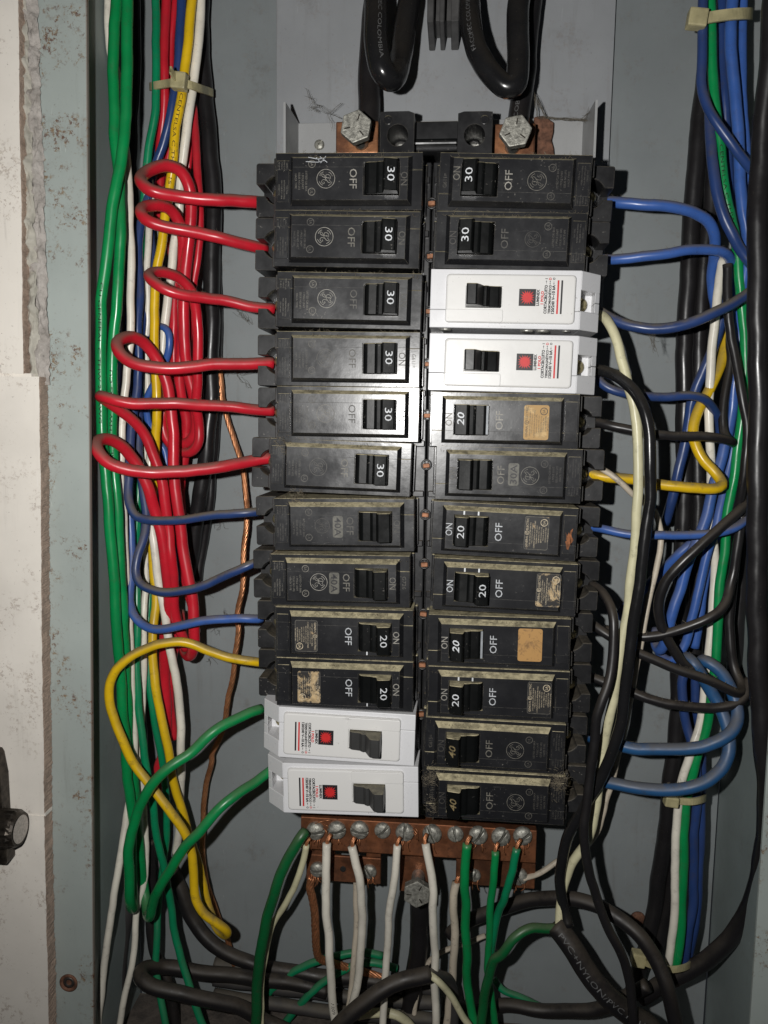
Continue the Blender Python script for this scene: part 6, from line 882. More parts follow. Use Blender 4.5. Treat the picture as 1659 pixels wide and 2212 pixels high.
    ('supply_cable', 'blackgloss', 5.02, 'glossy black supply cable hanging in a loop above the blue-wired column', 'heavy black supply cables above the breakers', [(1.9, 36.0, 193.0), (2.2, 30.0, 184.1), (4.0, 24.0, 172.2), (7.2, 20.0, 161.9), (12.1, 18.0, 153.9), (19.0, 18.0, 148.2), (22.5, 18.0, 149.4), (23.4, 20.0, 159.7), (23.4, 24.0, 174.9), (24.0, 28.0, 190.3), (24.6, 30.0, 199.4), (26.1, 35.2, 268.8), (27.8, 41.2, 348.1)], '', None),
    ('supply_cable', 'blackpvc', 5.23, 'black lettered supply cable dropping to the bolt above the blue-wired column', 'heavy black supply cables above the breakers', [(34.5, 52.0, 360.5), (32.8, 52.0, 280.5), (31.3, 52.0, 210.6), (30.3, 52.0, 194.8), (29.1, 52.0, 176.8), (27.9, 52.0, 158.5), (26.6, 50.0, 143.0)], '', None),
    ('black_cable', 'blackpvc', 5.35, 'black cable dropping from the hex bolt below the neutral bar', None, [(-14.6, 52.0, -257.5), (-13.7, 54.0, -269.6), (-13.9, 57.0, -288.0), (-15.3, 60.0, -308.8), (-17.7, 62.0, -327.5), (-19.9, 62.0, -355.4)], '', None),
]
CURVES = {}
def strand(C, r, n=7):
    V, F = [], []; T, N = frames(C); rr = r * .42; d = 0.0; paths = [[] for _ in range(n)]
    for i, c in enumerate(C):
        if i: d += (C[i] - C[i - 1]).length
        b = T[i].cross(N[i])
        for k in range(n):
            a = 2 * math.pi * k / n + d / 4.2; paths[k].append(c + (N[i] * math.cos(a) + b * math.sin(a)) * (r - rr))
    for p in paths: tube_geo(p, rr, 6, V, F)
    return V, F
for name, mat, r, label, group, pts, flags, bare in WIRES:
    C = catmull(pts, 1.0 if 't' in flags else 2.0); sd = len(CURVES) * 7.31
    C = [c + Vector((mnoise.noise(c * .05 + Vector((sd, 0, 0))), mnoise.noise(c * .05 + Vector((0, sd, 0))) * .6, mnoise.noise(c * .05 + Vector((0, 0, sd))))) * .9 + Vector((mnoise.noise(c * .16 + Vector((sd, 1, 0))), 0, mnoise.noise(c * .16 + Vector((1, 0, sd))))) * .22 for c in C]; CURVES[label] = (C, r)
    V, F = strand(C, r) if 't' in flags else tube_geo(C, r)
    o = obj(name, mesh_from(name, V, F, mat, True), None, label, 'cable' if 'cable' in name or 'pipe' in name else 'wire', group)
    CURVES[label] = (C, r, o)
    if bare:
        V, F = strand(catmull(bare, .8), r * .5, 6); obj('bare_strands', mesh_from('bare_strands', V, F, 'shiny_copper', True), o)
def wire_text(label, txt, start, height, length, mat, rev=False, off=0.0):
    C, r, o = CURVES[label]; S = [0.0]
    for a, b in zip(C, C[1:]): S.append(S[-1] + (b - a).length)
    i0 = min(range(len(C)), key=lambda i: (C[i] - Vector(start)).length); s0 = S[i0]
    v, f, asp = text2d(txt); T, _ = frames(C)
    def ev(s):
        s = max(0, min(S[-1] - 1e-4, s)); i = max(k for k in range(len(S)) if S[k] <= s); i = min(i, len(C) - 2); t = (s - S[i]) / max(1e-6, S[i + 1] - S[i])
        return C[i].lerp(C[i + 1], t), T[i].lerp(T[i + 1], t).normalized()
    V = []
    for p, q in v:
        d = (p + .5) * length; s = s0 + (-d if rev else d); c, t = ev(s)
        view = (Vector((0, -357, 0)) - c).normalized(); n = (view - t * view.dot(t)).normalized(); x = -t if rev else t; y = n.cross(x); a = (q * height + off) / r
        V.append(c + (n * math.cos(a) + y * math.sin(a)) * (r + .07))
    obj('printed_text', mesh_from('printed_text', V, f, mat), o)
for a in [
    ('glossy black supply cable hanging in a loop above the red-wired column', 'FACOMEC COLOMBIA', (-38.5, 20.0, 199.1), 1.8, 40.0, 'print_cable', False, 1.9),
    ('glossy black supply cable hanging in a loop above the blue-wired column', 'FACOMEC COLOMBIA', (6.5, 20.0, 162.9), 2.0, 32.0, 'print_cable', True, 0.6),
    ('black lettered supply cable dropping to the bolt above the blue-wired column', 'COBRE 600V', (28.1, 50.0, 145.2), 2.0, 24.0, 'print_cable', True, 1.6),
    ('black sheathed cable with white lettering, stripped end holding three wires', 'PVC+NYLON/PVC RoHS 600V', (58.2, 20.0, -254.6), 2.6, 74.0, 'print_cable', False, -1.2),
    ('long green wire running the whole height beside the blue bundle', 'CENTELSA C THW', (116.8, 34.0, 126.7), 1.4, 36.0, 'print_wire', False, 0.4),
    ('thick green wire turning up into the upper of the two lower white breakers', 'CU GENERAL C THW 2.5 AWG', (-166.8, 10.0, 63.5), 1.3, 66.0, 'print_wire', False, -0.7),
    ('thick green wire turning up into the lowest white breaker beside it', 'AL C THW AWG CU', (-168.0, 17.0, -21.9), 1.3, 44.0, 'print_wire', True, 0.5),
    ('yellow wire sweeping in a long hairpin from the top bundle to a black breaker', 'CENTELSA C THW 15', (-137.1, 34.0, 155.6), 1.5, 42.0, 'print_wire', False, -0.3),
    ('white wire lettered near its foot, under the second neutral bar screw', '600V', (-57.4, 24.0, -312.7), 1.6, 7.0, 'print_wire', True, 0.0),
]: wire_text(*a)

# ------------------------------------------------------------------ cable ties
def band(path, h, th, mat='tie_nylon'):
    C = catmull(path, 1.5); T, _ = frames(C); V, F = [], []
    for c, t in zip(C, T):
        n = Vector((t.y, -t.x, 0)).normalized(); u = t.cross(n).normalized() * (1 if t.cross(n).z > 0 else -1)
        for a, b in ((-h / 2, 0), (h / 2, 0), (h / 2, th), (-h / 2, th)): V.append(c + u * a + n * b)
    for i in range(len(C) - 1):
        for k in range(4): F.append((4 * i + k, 4 * i + (k + 1) % 4, 4 * i + 4 + (k + 1) % 4, 4 * i + 4 + k))
    return mesh_from('strap', V, F, mat, False)
def tie(label, path, head, size, tail, h):
    root = empty('cable_tie', head, label, 'cable tie', 'nylon cable ties')
    kid('strap', band(path, h, 1.1), root)
    hd = obj('tie_head', box('tie_head', (-size[0] / 2, size[0] / 2), (-size[1], 1.5), (-size[2] / 2, size[2] / 2), 'tie_nylon', .8, 2), root); hd.rotation_euler = (0, .12, 0)
    if tail: kid('tie_tail', band(tail, h * .9, 1.0), root)
tie('yellowed cable tie round the red, yellow and white wires at the top', [(-156.8, 66.0, 173.1), (-159.5, 58.0, 169.0), (-156.4, 48.0, 165.0), (-151.8, 42.0, 162.9), (-146.0, 39.0, 162.3), (-139.6, 34.0, 160.7), (-131.5, 30.0, 158.1), (-129.0, 36.0, 159.0), (-129.6, 52.0, 164.0), (-129.6, 60.0, 166.2), (-133.0, 68.0, 169.4)], (-135.0, 29.0, 158.8), (7.2, 4.0, 7.6), [(-135.3, 28.0, 158.7), (-136.0, 24.0, 159.8), (-136.1, 20.0, 161.2)], 3.6)
tie('pale cable tie round the blue and green wires at the top', [(114.6, 60.0, 194.0), (106.6, 40.0, 184.8), (104.4, 28.0, 179.5), (108.2, 27.0, 179.8), (113.7, 27.0, 180.4), (118.4, 27.0, 180.8), (124.1, 30.0, 182.3), (129.3, 40.0, 186.9), (134.0, 56.0, 194.0)], (101.8, 27.0, 178.6), (8.2, 4.5, 7.6), None, 4.6)
tie('yellowed cable tie below the lowest teal blue wire', [(124.3, 56.0, -198.9), (116.7, 44.0, -193.4), (114.2, 33.0, -188.0), (117.3, 30.0, -186.9), (121.9, 30.0, -186.8), (127.4, 34.0, -187.5), (133.1, 46.0, -191.9), (136.2, 60.0, -198.4)], (111.4, 30.0, -186.4), (6.6, 4.2, 5.2), None, 3.4)
tie('yellowed cable tie near the bottom behind the arching black cable', [(114.3, 66.0, -299.2), (107.3, 56.0, -291.5), (107.4, 40.0, -282.6), (112.0, 33.0, -279.3), (117.9, 31.0, -278.5), (124.3, 34.0, -279.0), (130.5, 44.0, -283.6), (135.0, 60.0, -294.1)], (103.2, 44.0, -282.0), (7.0, 4.5, 7.4), None, 3.2)

# ------------------------------------------------------------------ cobwebs, dust and small things
V, F = [], []
for pts in [[(-80.4, 62.6, 168.0), (-80.0, 61.1, 166.2), (-78.9, 60.1, 163.7), (-78.5, 60.5, 162.3)], [(-80.6, 62.2, 167.7), (-79.9, 62.3, 166.6), (-79.1, 60.8, 164.5), (-78.1, 60.6, 162.5)], [(-79.3, 61.2, 167.2), (-79.5, 62.0, 166.3), (-78.2, 61.4, 164.9), (-77.8, 60.3, 163.3)], [(-81.7, 62.5, 168.7), (-79.2, 61.1, 166.5), (-79.9, 61.0, 164.6), (-78.6, 60.5, 162.4)], [(-78.2, 60.9, 163.1), (-75.0, 60.5, 162.7), (-79.0, 59.6, 157.9), (-71.3, 57.6, 158.3), (-73.7, 58.5, 158.4), (-67.8, 56.2, 153.2), (-66.3, 54.9, 154.8)], [(-79.6, 61.5, 164.1), (-77.4, 60.0, 162.4), (-75.2, 58.8, 159.4), (-73.6, 58.4, 157.5), (-72.3, 55.9, 158.0), (-68.0, 55.9, 154.7), (-66.7, 54.9, 155.1)], [(-81.5, 61.5, 164.4), (-76.8, 60.0, 161.8), (-76.3, 59.4, 158.7), (-73.5, 59.0, 158.9), (-71.6, 56.6, 157.1), (-69.6, 55.7, 155.5), (-67.7, 56.1, 153.6)], [(-78.6, 61.7, 164.5), (-77.1, 60.2, 162.6), (-76.7, 59.4, 158.2), (-72.3, 57.8, 157.4), (-73.3, 56.3, 157.6), (-69.4, 54.8, 154.6), (-67.1, 54.4, 152.7)], [(-78.9, 61.3, 160.4), (-78.3, 60.4, 163.6), (-75.5, 59.0, 158.8), (-72.2, 57.5, 158.6), (-73.0, 56.8, 156.0), (-69.7, 56.6, 153.7), (-68.9, 54.8, 152.9)], [(-68.3, 55.5, 153.2), (-67.4, 54.9, 151.1), (-66.9, 53.4, 147.9), (-65.9, 53.6, 145.3)], [(-66.4, 55.2, 152.9), (-67.9, 53.8, 150.1), (-65.2, 52.4, 148.4), (-65.0, 51.9, 144.6)], [(-68.1, 55.7, 153.6), (-68.0, 53.3, 150.8), (-65.4, 53.7, 147.9), (-65.8, 52.2, 143.7)], [(-67.9, 54.7, 153.1), (-65.8, 56.6, 154.9), (-64.5, 59.5, 158.2), (-61.6, 59.6, 159.8)], [(-67.8, 54.5, 152.5), (-66.4, 57.1, 154.7), (-63.9, 58.0, 156.8), (-61.3, 59.7, 159.7)], [(-68.5, 55.4, 153.5), (-65.8, 56.5, 155.7), (-63.6, 57.7, 157.4), (-62.1, 60.0, 160.0)], [(-67.3, 55.2, 153.2), (-66.2, 57.1, 155.1), (-64.0, 58.3, 157.9), (-62.3, 60.5, 160.1)], [(-67.5, 54.6, 153.1), (-64.8, 51.8, 151.1), (-62.9, 50.6, 149.9), (-59.8, 47.6, 147.6)], [(-66.7, 54.9, 152.7), (-64.6, 51.3, 150.7), (-61.9, 49.5, 149.4), (-60.2, 49.0, 148.1)], [(-67.3, 55.4, 152.8), (-64.8, 53.4, 152.7), (-62.8, 50.8, 149.8), (-60.1, 48.9, 148.0)], [(-77.2, 60.0, 158.7), (-77.1, 59.6, 157.2), (-76.5, 61.1, 157.5), (-74.3, 60.5, 156.1), (-74.6, 59.7, 156.4), (-74.0, 60.0, 156.5)], [(-79.0, 61.0, 156.9), (-77.0, 60.1, 157.7), (-75.8, 59.4, 158.3), (-75.1, 61.2, 160.0), (-75.5, 60.6, 157.3), (-73.5, 59.2, 156.1)], [(-77.9, 62.0, 158.3), (-77.1, 59.5, 157.8), (-75.6, 60.5, 157.3), (-75.0, 59.8, 157.7), (-73.8, 59.9, 155.7), (-74.1, 60.1, 155.1)], [(-75.8, 60.6, 158.1), (-77.2, 60.9, 158.8), (-75.8, 60.2, 158.6), (-75.3, 59.9, 156.6), (-76.5, 60.1, 156.0), (-72.7, 59.9, 156.4)], [(-77.3, 61.4, 157.4), (-77.7, 61.5, 157.8), (-77.7, 60.7, 158.6), (-76.7, 62.2, 158.1), (-75.0, 58.8, 156.2), (-74.4, 59.8, 155.5)], [(-80.1, 61.5, 158.1), (-77.5, 60.5, 159.9), (-76.8, 61.3, 157.7), (-74.6, 60.2, 157.7), (-74.1, 60.2, 156.2), (-73.3, 58.7, 154.9)]]: tube_geo(catmull(pts, 1.2), 0.05, 4, V, F)
obj('cobweb', mesh_from('cobweb', V, F, 'dust_fluff', True), None, 'grey cobweb strands by the bolt above the red-wired column', 'cobweb', None, 'stuff')
V, F = [], []
for pts in [[(34.2, 55.8, 160.7), (35.6, 57.1, 157.2), (37.1, 58.0, 156.3), (38.7, 59.1, 153.6), (40.8, 60.2, 151.2)], [(34.2, 56.0, 158.4), (35.3, 57.5, 157.1), (38.1, 57.7, 155.3), (38.8, 59.4, 153.1), (40.6, 60.3, 151.8)], [(34.3, 55.6, 160.1), (36.4, 57.7, 156.7), (37.1, 58.4, 155.7), (39.1, 58.4, 152.9), (39.9, 60.3, 151.5)], [(33.1, 56.2, 160.6), (35.6, 56.4, 158.7), (37.5, 57.5, 156.0), (40.1, 59.0, 153.1), (40.6, 59.3, 151.0)], [(34.1, 55.3, 159.2), (34.8, 57.0, 157.6), (36.5, 58.1, 155.9), (39.1, 60.4, 154.4), (40.8, 60.4, 151.2)], [(34.7, 55.8, 160.2), (35.9, 58.0, 158.6), (37.4, 57.7, 156.3), (38.7, 58.6, 153.9), (40.5, 59.0, 150.3)], [(33.9, 55.7, 161.3), (36.4, 56.5, 158.8), (37.8, 59.3, 157.3), (38.9, 59.5, 153.9), (40.8, 60.9, 151.9)], [(34.1, 56.1, 162.0), (35.0, 56.5, 159.2), (38.0, 59.0, 157.6), (39.2, 58.2, 152.9), (40.3, 60.7, 151.5)], [(34.7, 56.3, 160.0), (35.0, 56.0, 156.5), (36.9, 57.8, 155.3), (39.1, 59.2, 153.6), (40.7, 60.2, 150.9)], [(34.1, 55.7, 160.1), (36.0, 57.6, 158.0), (37.8, 58.2, 156.1), (38.9, 58.4, 153.1), (41.2, 60.6, 151.7)], [(34.4, 56.4, 161.4), (35.0, 56.1, 158.9), (37.3, 58.4, 156.7), (38.8, 59.2, 154.0), (40.8, 61.0, 151.2)], [(34.4, 55.7, 159.4), (35.8, 57.3, 158.0), (37.5, 57.6, 155.5), (38.7, 59.0, 153.9), (39.7, 59.8, 150.9)], [(37.9, 59.2, 150.1), (39.1, 56.5, 149.0), (42.4, 55.4, 149.3), (45.5, 53.9, 148.2), (49.3, 52.9, 147.0), (53.3, 52.6, 147.7), (55.7, 50.9, 146.3), (59.1, 49.7, 145.7)], [(36.5, 58.1, 150.3), (39.8, 56.9, 149.0), (41.4, 55.2, 149.2), (45.1, 54.5, 148.3), (49.7, 53.5, 147.1), (52.6, 53.2, 146.7), (56.4, 50.9, 146.7), (60.4, 50.2, 147.1)], [(36.3, 58.2, 150.4), (39.7, 56.6, 148.6), (42.6, 55.7, 149.3), (46.4, 54.2, 148.4), (49.6, 53.5, 147.8), (52.9, 51.9, 146.8), (55.8, 50.8, 146.7), (59.8, 49.6, 145.3)], [(36.5, 57.6, 150.4), (39.7, 56.9, 150.2), (42.9, 56.1, 150.0), (45.7, 54.2, 148.2), (49.5, 53.7, 147.0), (53.8, 52.6, 147.0), (56.8, 51.4, 145.9), (59.0, 50.0, 145.2)], [(36.1, 58.6, 150.8), (40.6, 57.7, 150.7), (43.3, 55.0, 148.3), (45.9, 53.8, 147.7), (49.5, 53.0, 147.3), (53.9, 52.5, 146.9), (55.5, 51.8, 147.1), (59.4, 50.0, 146.1)], [(36.5, 58.7, 149.9), (39.5, 57.3, 150.2), (42.2, 55.5, 149.5), (46.3, 53.7, 148.3), (48.7, 53.4, 148.3), (52.8, 52.6, 147.5), (56.4, 50.9, 145.9), (60.1, 51.5, 146.0)], [(36.0, 57.6, 150.2), (40.8, 57.0, 150.4), (43.9, 55.3, 148.4), (46.0, 54.6, 148.0), (49.0, 52.9, 148.6), (52.7, 52.2, 146.6), (57.7, 50.7, 146.0), (59.3, 49.5, 145.1)], [(36.5, 58.2, 150.5), (40.0, 57.5, 150.5), (43.2, 56.1, 149.0), (47.0, 54.4, 148.0), (49.3, 53.4, 147.7), (53.1, 52.2, 147.3), (55.4, 50.7, 145.9), (58.4, 50.4, 145.3)], [(36.3, 57.9, 150.0), (39.6, 56.3, 149.8), (42.1, 55.5, 148.5), (46.8, 54.4, 148.2), (49.7, 52.6, 148.1), (53.2, 52.5, 148.5), (56.2, 51.1, 145.6), (59.0, 49.4, 145.7)], [(36.7, 58.3, 150.8), (39.0, 57.1, 150.2), (43.6, 56.1, 149.5), (46.4, 54.8, 148.8), (49.3, 53.3, 148.2), (52.9, 52.1, 146.3), (55.7, 50.7, 146.4), (58.7, 49.7, 144.5)], [(36.8, 57.6, 150.4), (40.5, 57.1, 149.7), (43.1, 54.8, 149.0), (45.9, 54.6, 148.2), (49.3, 52.9, 147.7), (53.2, 52.5, 147.1), (56.4, 51.3, 146.9), (59.0, 49.6, 145.3)], [(36.4, 57.5, 149.3), (39.2, 55.6, 149.9), (43.8, 55.5, 148.9), (45.2, 54.2, 148.6), (50.0, 53.8, 148.4), (52.6, 52.1, 147.4), (57.0, 52.0, 147.3), (59.6, 49.5, 145.0)], [(36.5, 58.5, 150.4), (40.2, 58.1, 149.7), (42.8, 55.2, 149.0), (45.7, 55.0, 148.4), (49.5, 53.5, 147.0), (52.4, 51.9, 146.8), (55.8, 50.9, 146.5), (60.0, 50.8, 145.6)], [(36.8, 58.8, 150.6), (39.3, 57.5, 150.3), (43.4, 54.6, 147.6), (47.1, 54.7, 148.1), (49.0, 53.6, 148.6), (54.3, 53.0, 146.6), (56.3, 51.7, 146.7), (59.9, 50.2, 146.2)], [(58.6, 50.1, 144.1), (57.6, 47.7, 147.7), (60.6, 47.2, 148.0), (59.6, 43.3, 147.1)], [(58.2, 49.4, 144.8), (58.1, 48.5, 146.5), (59.0, 46.7, 148.1), (59.2, 43.8, 147.7)], [(57.0, 50.2, 145.6), (57.3, 47.5, 146.9), (59.6, 45.6, 147.3), (59.6, 43.9, 147.2)], [(57.6, 49.5, 145.9), (58.7, 48.7, 145.4), (59.4, 45.4, 148.2), (60.5, 44.2, 148.5)], [(56.8, 49.6, 147.8), (58.6, 47.8, 147.0), (58.1, 45.2, 146.0), (59.7, 43.8, 147.2)], [(59.1, 50.4, 145.6), (58.8, 47.9, 147.9), (59.2, 46.3, 147.9), (59.0, 43.6, 149.5)], [(56.3, 50.9, 146.6), (58.1, 48.9, 147.1), (60.3, 46.3, 148.4), (59.4, 44.1, 147.0)], [(57.3, 49.8, 144.8), (58.7, 47.5, 147.2), (58.3, 46.3, 147.9), (59.3, 43.5, 148.8)], [(34.9, 58.7, 158.9), (36.1, 57.5, 155.5), (35.8, 58.6, 154.4), (36.8, 59.1, 150.5)], [(34.3, 57.1, 158.6), (35.4, 58.2, 155.8), (36.3, 57.8, 153.2), (36.0, 59.3, 149.7)], [(35.2, 56.7, 158.9), (35.0, 57.6, 156.5), (35.7, 59.0, 153.4), (36.4, 58.2, 150.0)], [(34.9, 57.6, 159.5), (36.3, 58.2, 156.0), (36.3, 58.4, 154.2), (36.7, 60.5, 151.3)], [(34.8, 55.7, 158.3), (35.2, 58.9, 156.4), (36.2, 57.7, 153.4), (36.0, 58.7, 150.9)], [(34.8, 56.5, 159.6), (34.5, 57.0, 155.7), (36.6, 58.3, 152.5), (36.4, 59.5, 151.1)], [(34.8, 57.5, 159.2), (35.5, 58.4, 156.1), (35.9, 58.1, 153.1), (36.9, 59.4, 150.8)], [(34.6, 57.0, 158.9), (35.2, 57.6, 156.5), (36.6, 58.8, 153.8), (35.7, 59.5, 151.3)]]: tube_geo(catmull(pts, 1.2), 0.06, 4, V, F)
obj('cobweb', mesh_from('cobweb', V, F, 'dust_fluff', True), None, 'grey cobweb stretched from the supply cable to the pan flange', 'cobweb', None, 'stuff')
V, F = [], []
for pts in [[(87.5, 19.4, 42.0), (87.2, 19.1, 38.9), (87.9, 20.2, 38.9), (89.9, 21.9, 38.3), (90.0, 22.6, 36.3), (90.5, 24.3, 35.1)], [(86.4, 19.2, 41.7), (88.3, 20.4, 40.6), (87.9, 20.3, 38.3), (89.2, 21.8, 36.5), (90.1, 23.1, 34.3), (91.6, 23.6, 33.4)], [(87.9, 17.7, 41.1), (88.9, 20.3, 39.3), (89.6, 20.7, 37.9), (90.4, 22.7, 36.6), (91.9, 22.6, 32.8), (92.5, 23.4, 31.3)], [(89.0, 17.7, 41.1), (89.5, 17.8, 39.5), (88.8, 19.3, 38.6), (89.8, 20.7, 36.8), (90.2, 23.0, 33.9), (91.0, 24.0, 33.8)], [(89.6, 21.2, 41.8), (89.7, 23.1, 40.9), (90.2, 23.2, 40.1), (90.2, 23.5, 36.0), (91.9, 24.5, 35.0), (91.3, 24.0, 33.6)], [(86.2, 18.7, 41.6), (87.2, 18.9, 39.7), (89.3, 21.3, 39.7), (88.8, 21.8, 37.7), (89.9, 22.4, 36.9), (90.2, 24.1, 35.5)], [(89.0, 18.4, 40.7), (88.6, 18.9, 41.4), (88.2, 21.1, 37.7), (89.5, 21.6, 38.1), (90.1, 22.7, 36.4), (92.0, 25.2, 34.4)], [(88.8, 20.5, 41.3), (89.6, 21.2, 40.6), (89.5, 21.9, 38.4), (89.7, 21.9, 38.2), (89.0, 23.8, 37.1), (89.3, 22.8, 36.7)], [(88.6, 19.6, 42.6), (87.5, 19.6, 39.8), (88.2, 21.5, 38.3), (89.2, 23.2, 37.0), (89.9, 22.6, 32.8), (90.2, 23.0, 32.9)], [(88.8, 20.0, 41.9), (87.6, 20.1, 41.1), (89.6, 22.3, 42.2), (89.7, 21.7, 39.5), (90.7, 23.0, 37.8), (92.7, 24.2, 38.2)], [(89.7, 20.6, 41.7), (89.1, 20.2, 39.5), (90.0, 21.4, 38.4), (90.4, 21.4, 35.5), (89.8, 23.2, 34.6), (89.9, 23.4, 33.3)], [(85.6, 17.7, 41.2), (86.8, 20.3, 40.5), (88.2, 21.8, 38.7), (89.8, 21.4, 37.2), (89.5, 22.3, 36.2), (90.7, 23.9, 36.7)]]: tube_geo(catmull(pts, 1.2), 0.06, 4, V, F)
obj('dust_clump', mesh_from('dust_clump', V, F, 'dust_fluff', True), None, 'little hanging clump of dust below the sagging dark blue wire', 'cobweb', None, 'stuff')
V, F = [], []
for pts in [[(-120.7, 73.7, 58.4), (-118.8, 72.9, 56.9), (-116.6, 73.0, 56.6), (-116.7, 73.7, 57.2), (-115.0, 74.2, 53.6), (-115.6, 73.6, 53.3), (-113.4, 73.8, 53.8)], [(-120.9, 73.0, 58.5), (-120.3, 73.4, 57.7), (-117.4, 74.8, 58.3), (-117.3, 73.8, 54.0), (-115.9, 73.7, 54.4), (-114.5, 73.0, 52.0), (-111.6, 73.9, 51.5)], [(-120.7, 74.1, 59.2), (-118.9, 73.0, 57.0), (-118.8, 74.3, 55.4), (-117.5, 73.7, 54.1), (-116.6, 73.2, 53.8), (-114.0, 72.4, 53.2), (-112.5, 74.3, 51.3)], [(-121.0, 73.5, 59.1), (-118.8, 73.8, 57.2), (-117.7, 73.7, 58.8), (-114.0, 74.2, 55.1), (-115.3, 73.7, 53.5), (-113.6, 73.2, 52.5), (-112.2, 73.8, 52.4)], [(-119.1, 72.7, 60.5), (-120.6, 73.5, 57.6), (-118.4, 73.8, 57.8), (-116.7, 72.8, 55.6), (-115.4, 73.9, 55.1), (-112.8, 74.2, 54.9), (-112.5, 73.7, 51.0)], [(-120.3, 72.3, 24.5), (-119.1, 74.4, 24.3), (-117.5, 74.1, 21.5), (-117.7, 73.7, 21.9), (-115.1, 74.3, 20.8), (-114.1, 73.2, 18.6), (-112.7, 73.8, 16.7)], [(-120.8, 73.1, 24.1), (-121.2, 73.1, 22.7), (-118.4, 74.6, 23.2), (-116.8, 74.2, 20.6), (-115.7, 73.7, 19.6), (-116.1, 73.4, 18.0), (-114.1, 73.8, 16.9)], [(-120.1, 73.3, 23.9), (-120.8, 73.0, 23.2), (-121.2, 73.9, 23.7), (-118.5, 72.6, 20.8), (-116.6, 73.9, 19.1), (-114.5, 74.0, 19.9), (-113.6, 74.2, 16.6)], [(-120.7, 72.8, 23.8), (-119.5, 74.1, 21.2), (-119.1, 74.3, 20.0), (-118.4, 74.0, 19.5), (-116.2, 73.5, 20.3), (-116.3, 74.4, 16.4), (-114.2, 73.8, 17.2)], [(-120.7, 74.0, 25.7), (-121.0, 73.3, 22.9), (-119.7, 72.3, 23.0), (-117.8, 74.0, 19.3), (-116.7, 73.3, 20.0), (-114.8, 73.8, 18.9), (-113.1, 74.6, 16.6)], [(-127.0, 74.7, 25.9), (-124.4, 73.9, 24.1), (-119.5, 73.8, 24.9), (-121.0, 74.7, 26.0), (-117.9, 74.2, 23.5), (-116.1, 73.0, 23.8), (-113.7, 74.4, 25.8)], [(-126.7, 73.4, 22.9), (-124.6, 72.8, 26.0), (-120.5, 74.1, 26.8), (-118.8, 73.3, 26.6), (-116.2, 74.1, 25.8), (-115.6, 74.1, 25.1), (-114.1, 73.6, 24.9)], [(-125.6, 74.4, 25.5), (-122.6, 73.6, 27.5), (-121.3, 74.3, 24.0), (-119.8, 73.3, 25.6), (-117.8, 73.9, 24.1), (-115.4, 73.7, 24.0), (-111.4, 73.4, 25.1)], [(-123.9, 72.4, 24.3), (-123.6, 73.6, 24.7), (-123.1, 73.3, 27.2), (-120.4, 73.4, 24.1), (-119.6, 73.5, 25.7), (-116.1, 74.2, 26.0), (-114.2, 72.8, 26.1)], [(-123.9, 73.4, 26.2), (-124.4, 72.9, 25.5), (-123.4, 74.1, 24.6), (-120.1, 73.6, 24.9), (-117.7, 73.4, 23.0), (-115.8, 73.4, 25.2), (-112.6, 73.2, 27.0)], [(-123.2, 73.6, 57.8), (-119.1, 72.6, 54.8), (-116.4, 73.2, 54.8), (-117.8, 74.5, 54.6), (-113.9, 73.4, 54.8), (-114.6, 73.7, 53.0), (-115.6, 73.9, 52.5)], [(-119.6, 72.3, 57.6), (-118.4, 74.1, 57.5), (-118.7, 73.5, 55.8), (-115.6, 74.4, 52.8), (-116.5, 74.1, 53.4), (-115.3, 74.4, 52.9), (-113.7, 73.6, 51.0)], [(-118.6, 73.8, 57.6), (-119.7, 73.8, 57.4), (-119.4, 73.3, 56.2), (-116.6, 73.5, 56.4), (-115.9, 74.8, 53.2), (-114.3, 72.9, 53.2), (-113.3, 75.2, 53.2)], [(-120.4, 72.5, 58.8), (-117.0, 74.5, 58.8), (-118.3, 73.1, 57.7), (-118.0, 72.7, 55.0), (-115.4, 74.6, 54.1), (-115.9, 74.1, 54.2), (-114.3, 74.4, 53.9)], [(-119.1, 73.6, 57.0), (-120.2, 72.0, 55.8), (-118.1, 73.8, 56.2), (-115.5, 73.2, 53.7), (-117.0, 73.7, 54.1), (-114.7, 74.8, 52.6), (-113.6, 73.3, 53.4)]]: tube_geo(catmull(pts, 1.2), 0.05, 4, V, F)
obj('cobweb', mesh_from('cobweb', V, F, 'dust_fluff', True), None, 'thin cobweb strands on the back wall beside the thick black cable', 'cobweb', None, 'stuff')
V, F = [], []
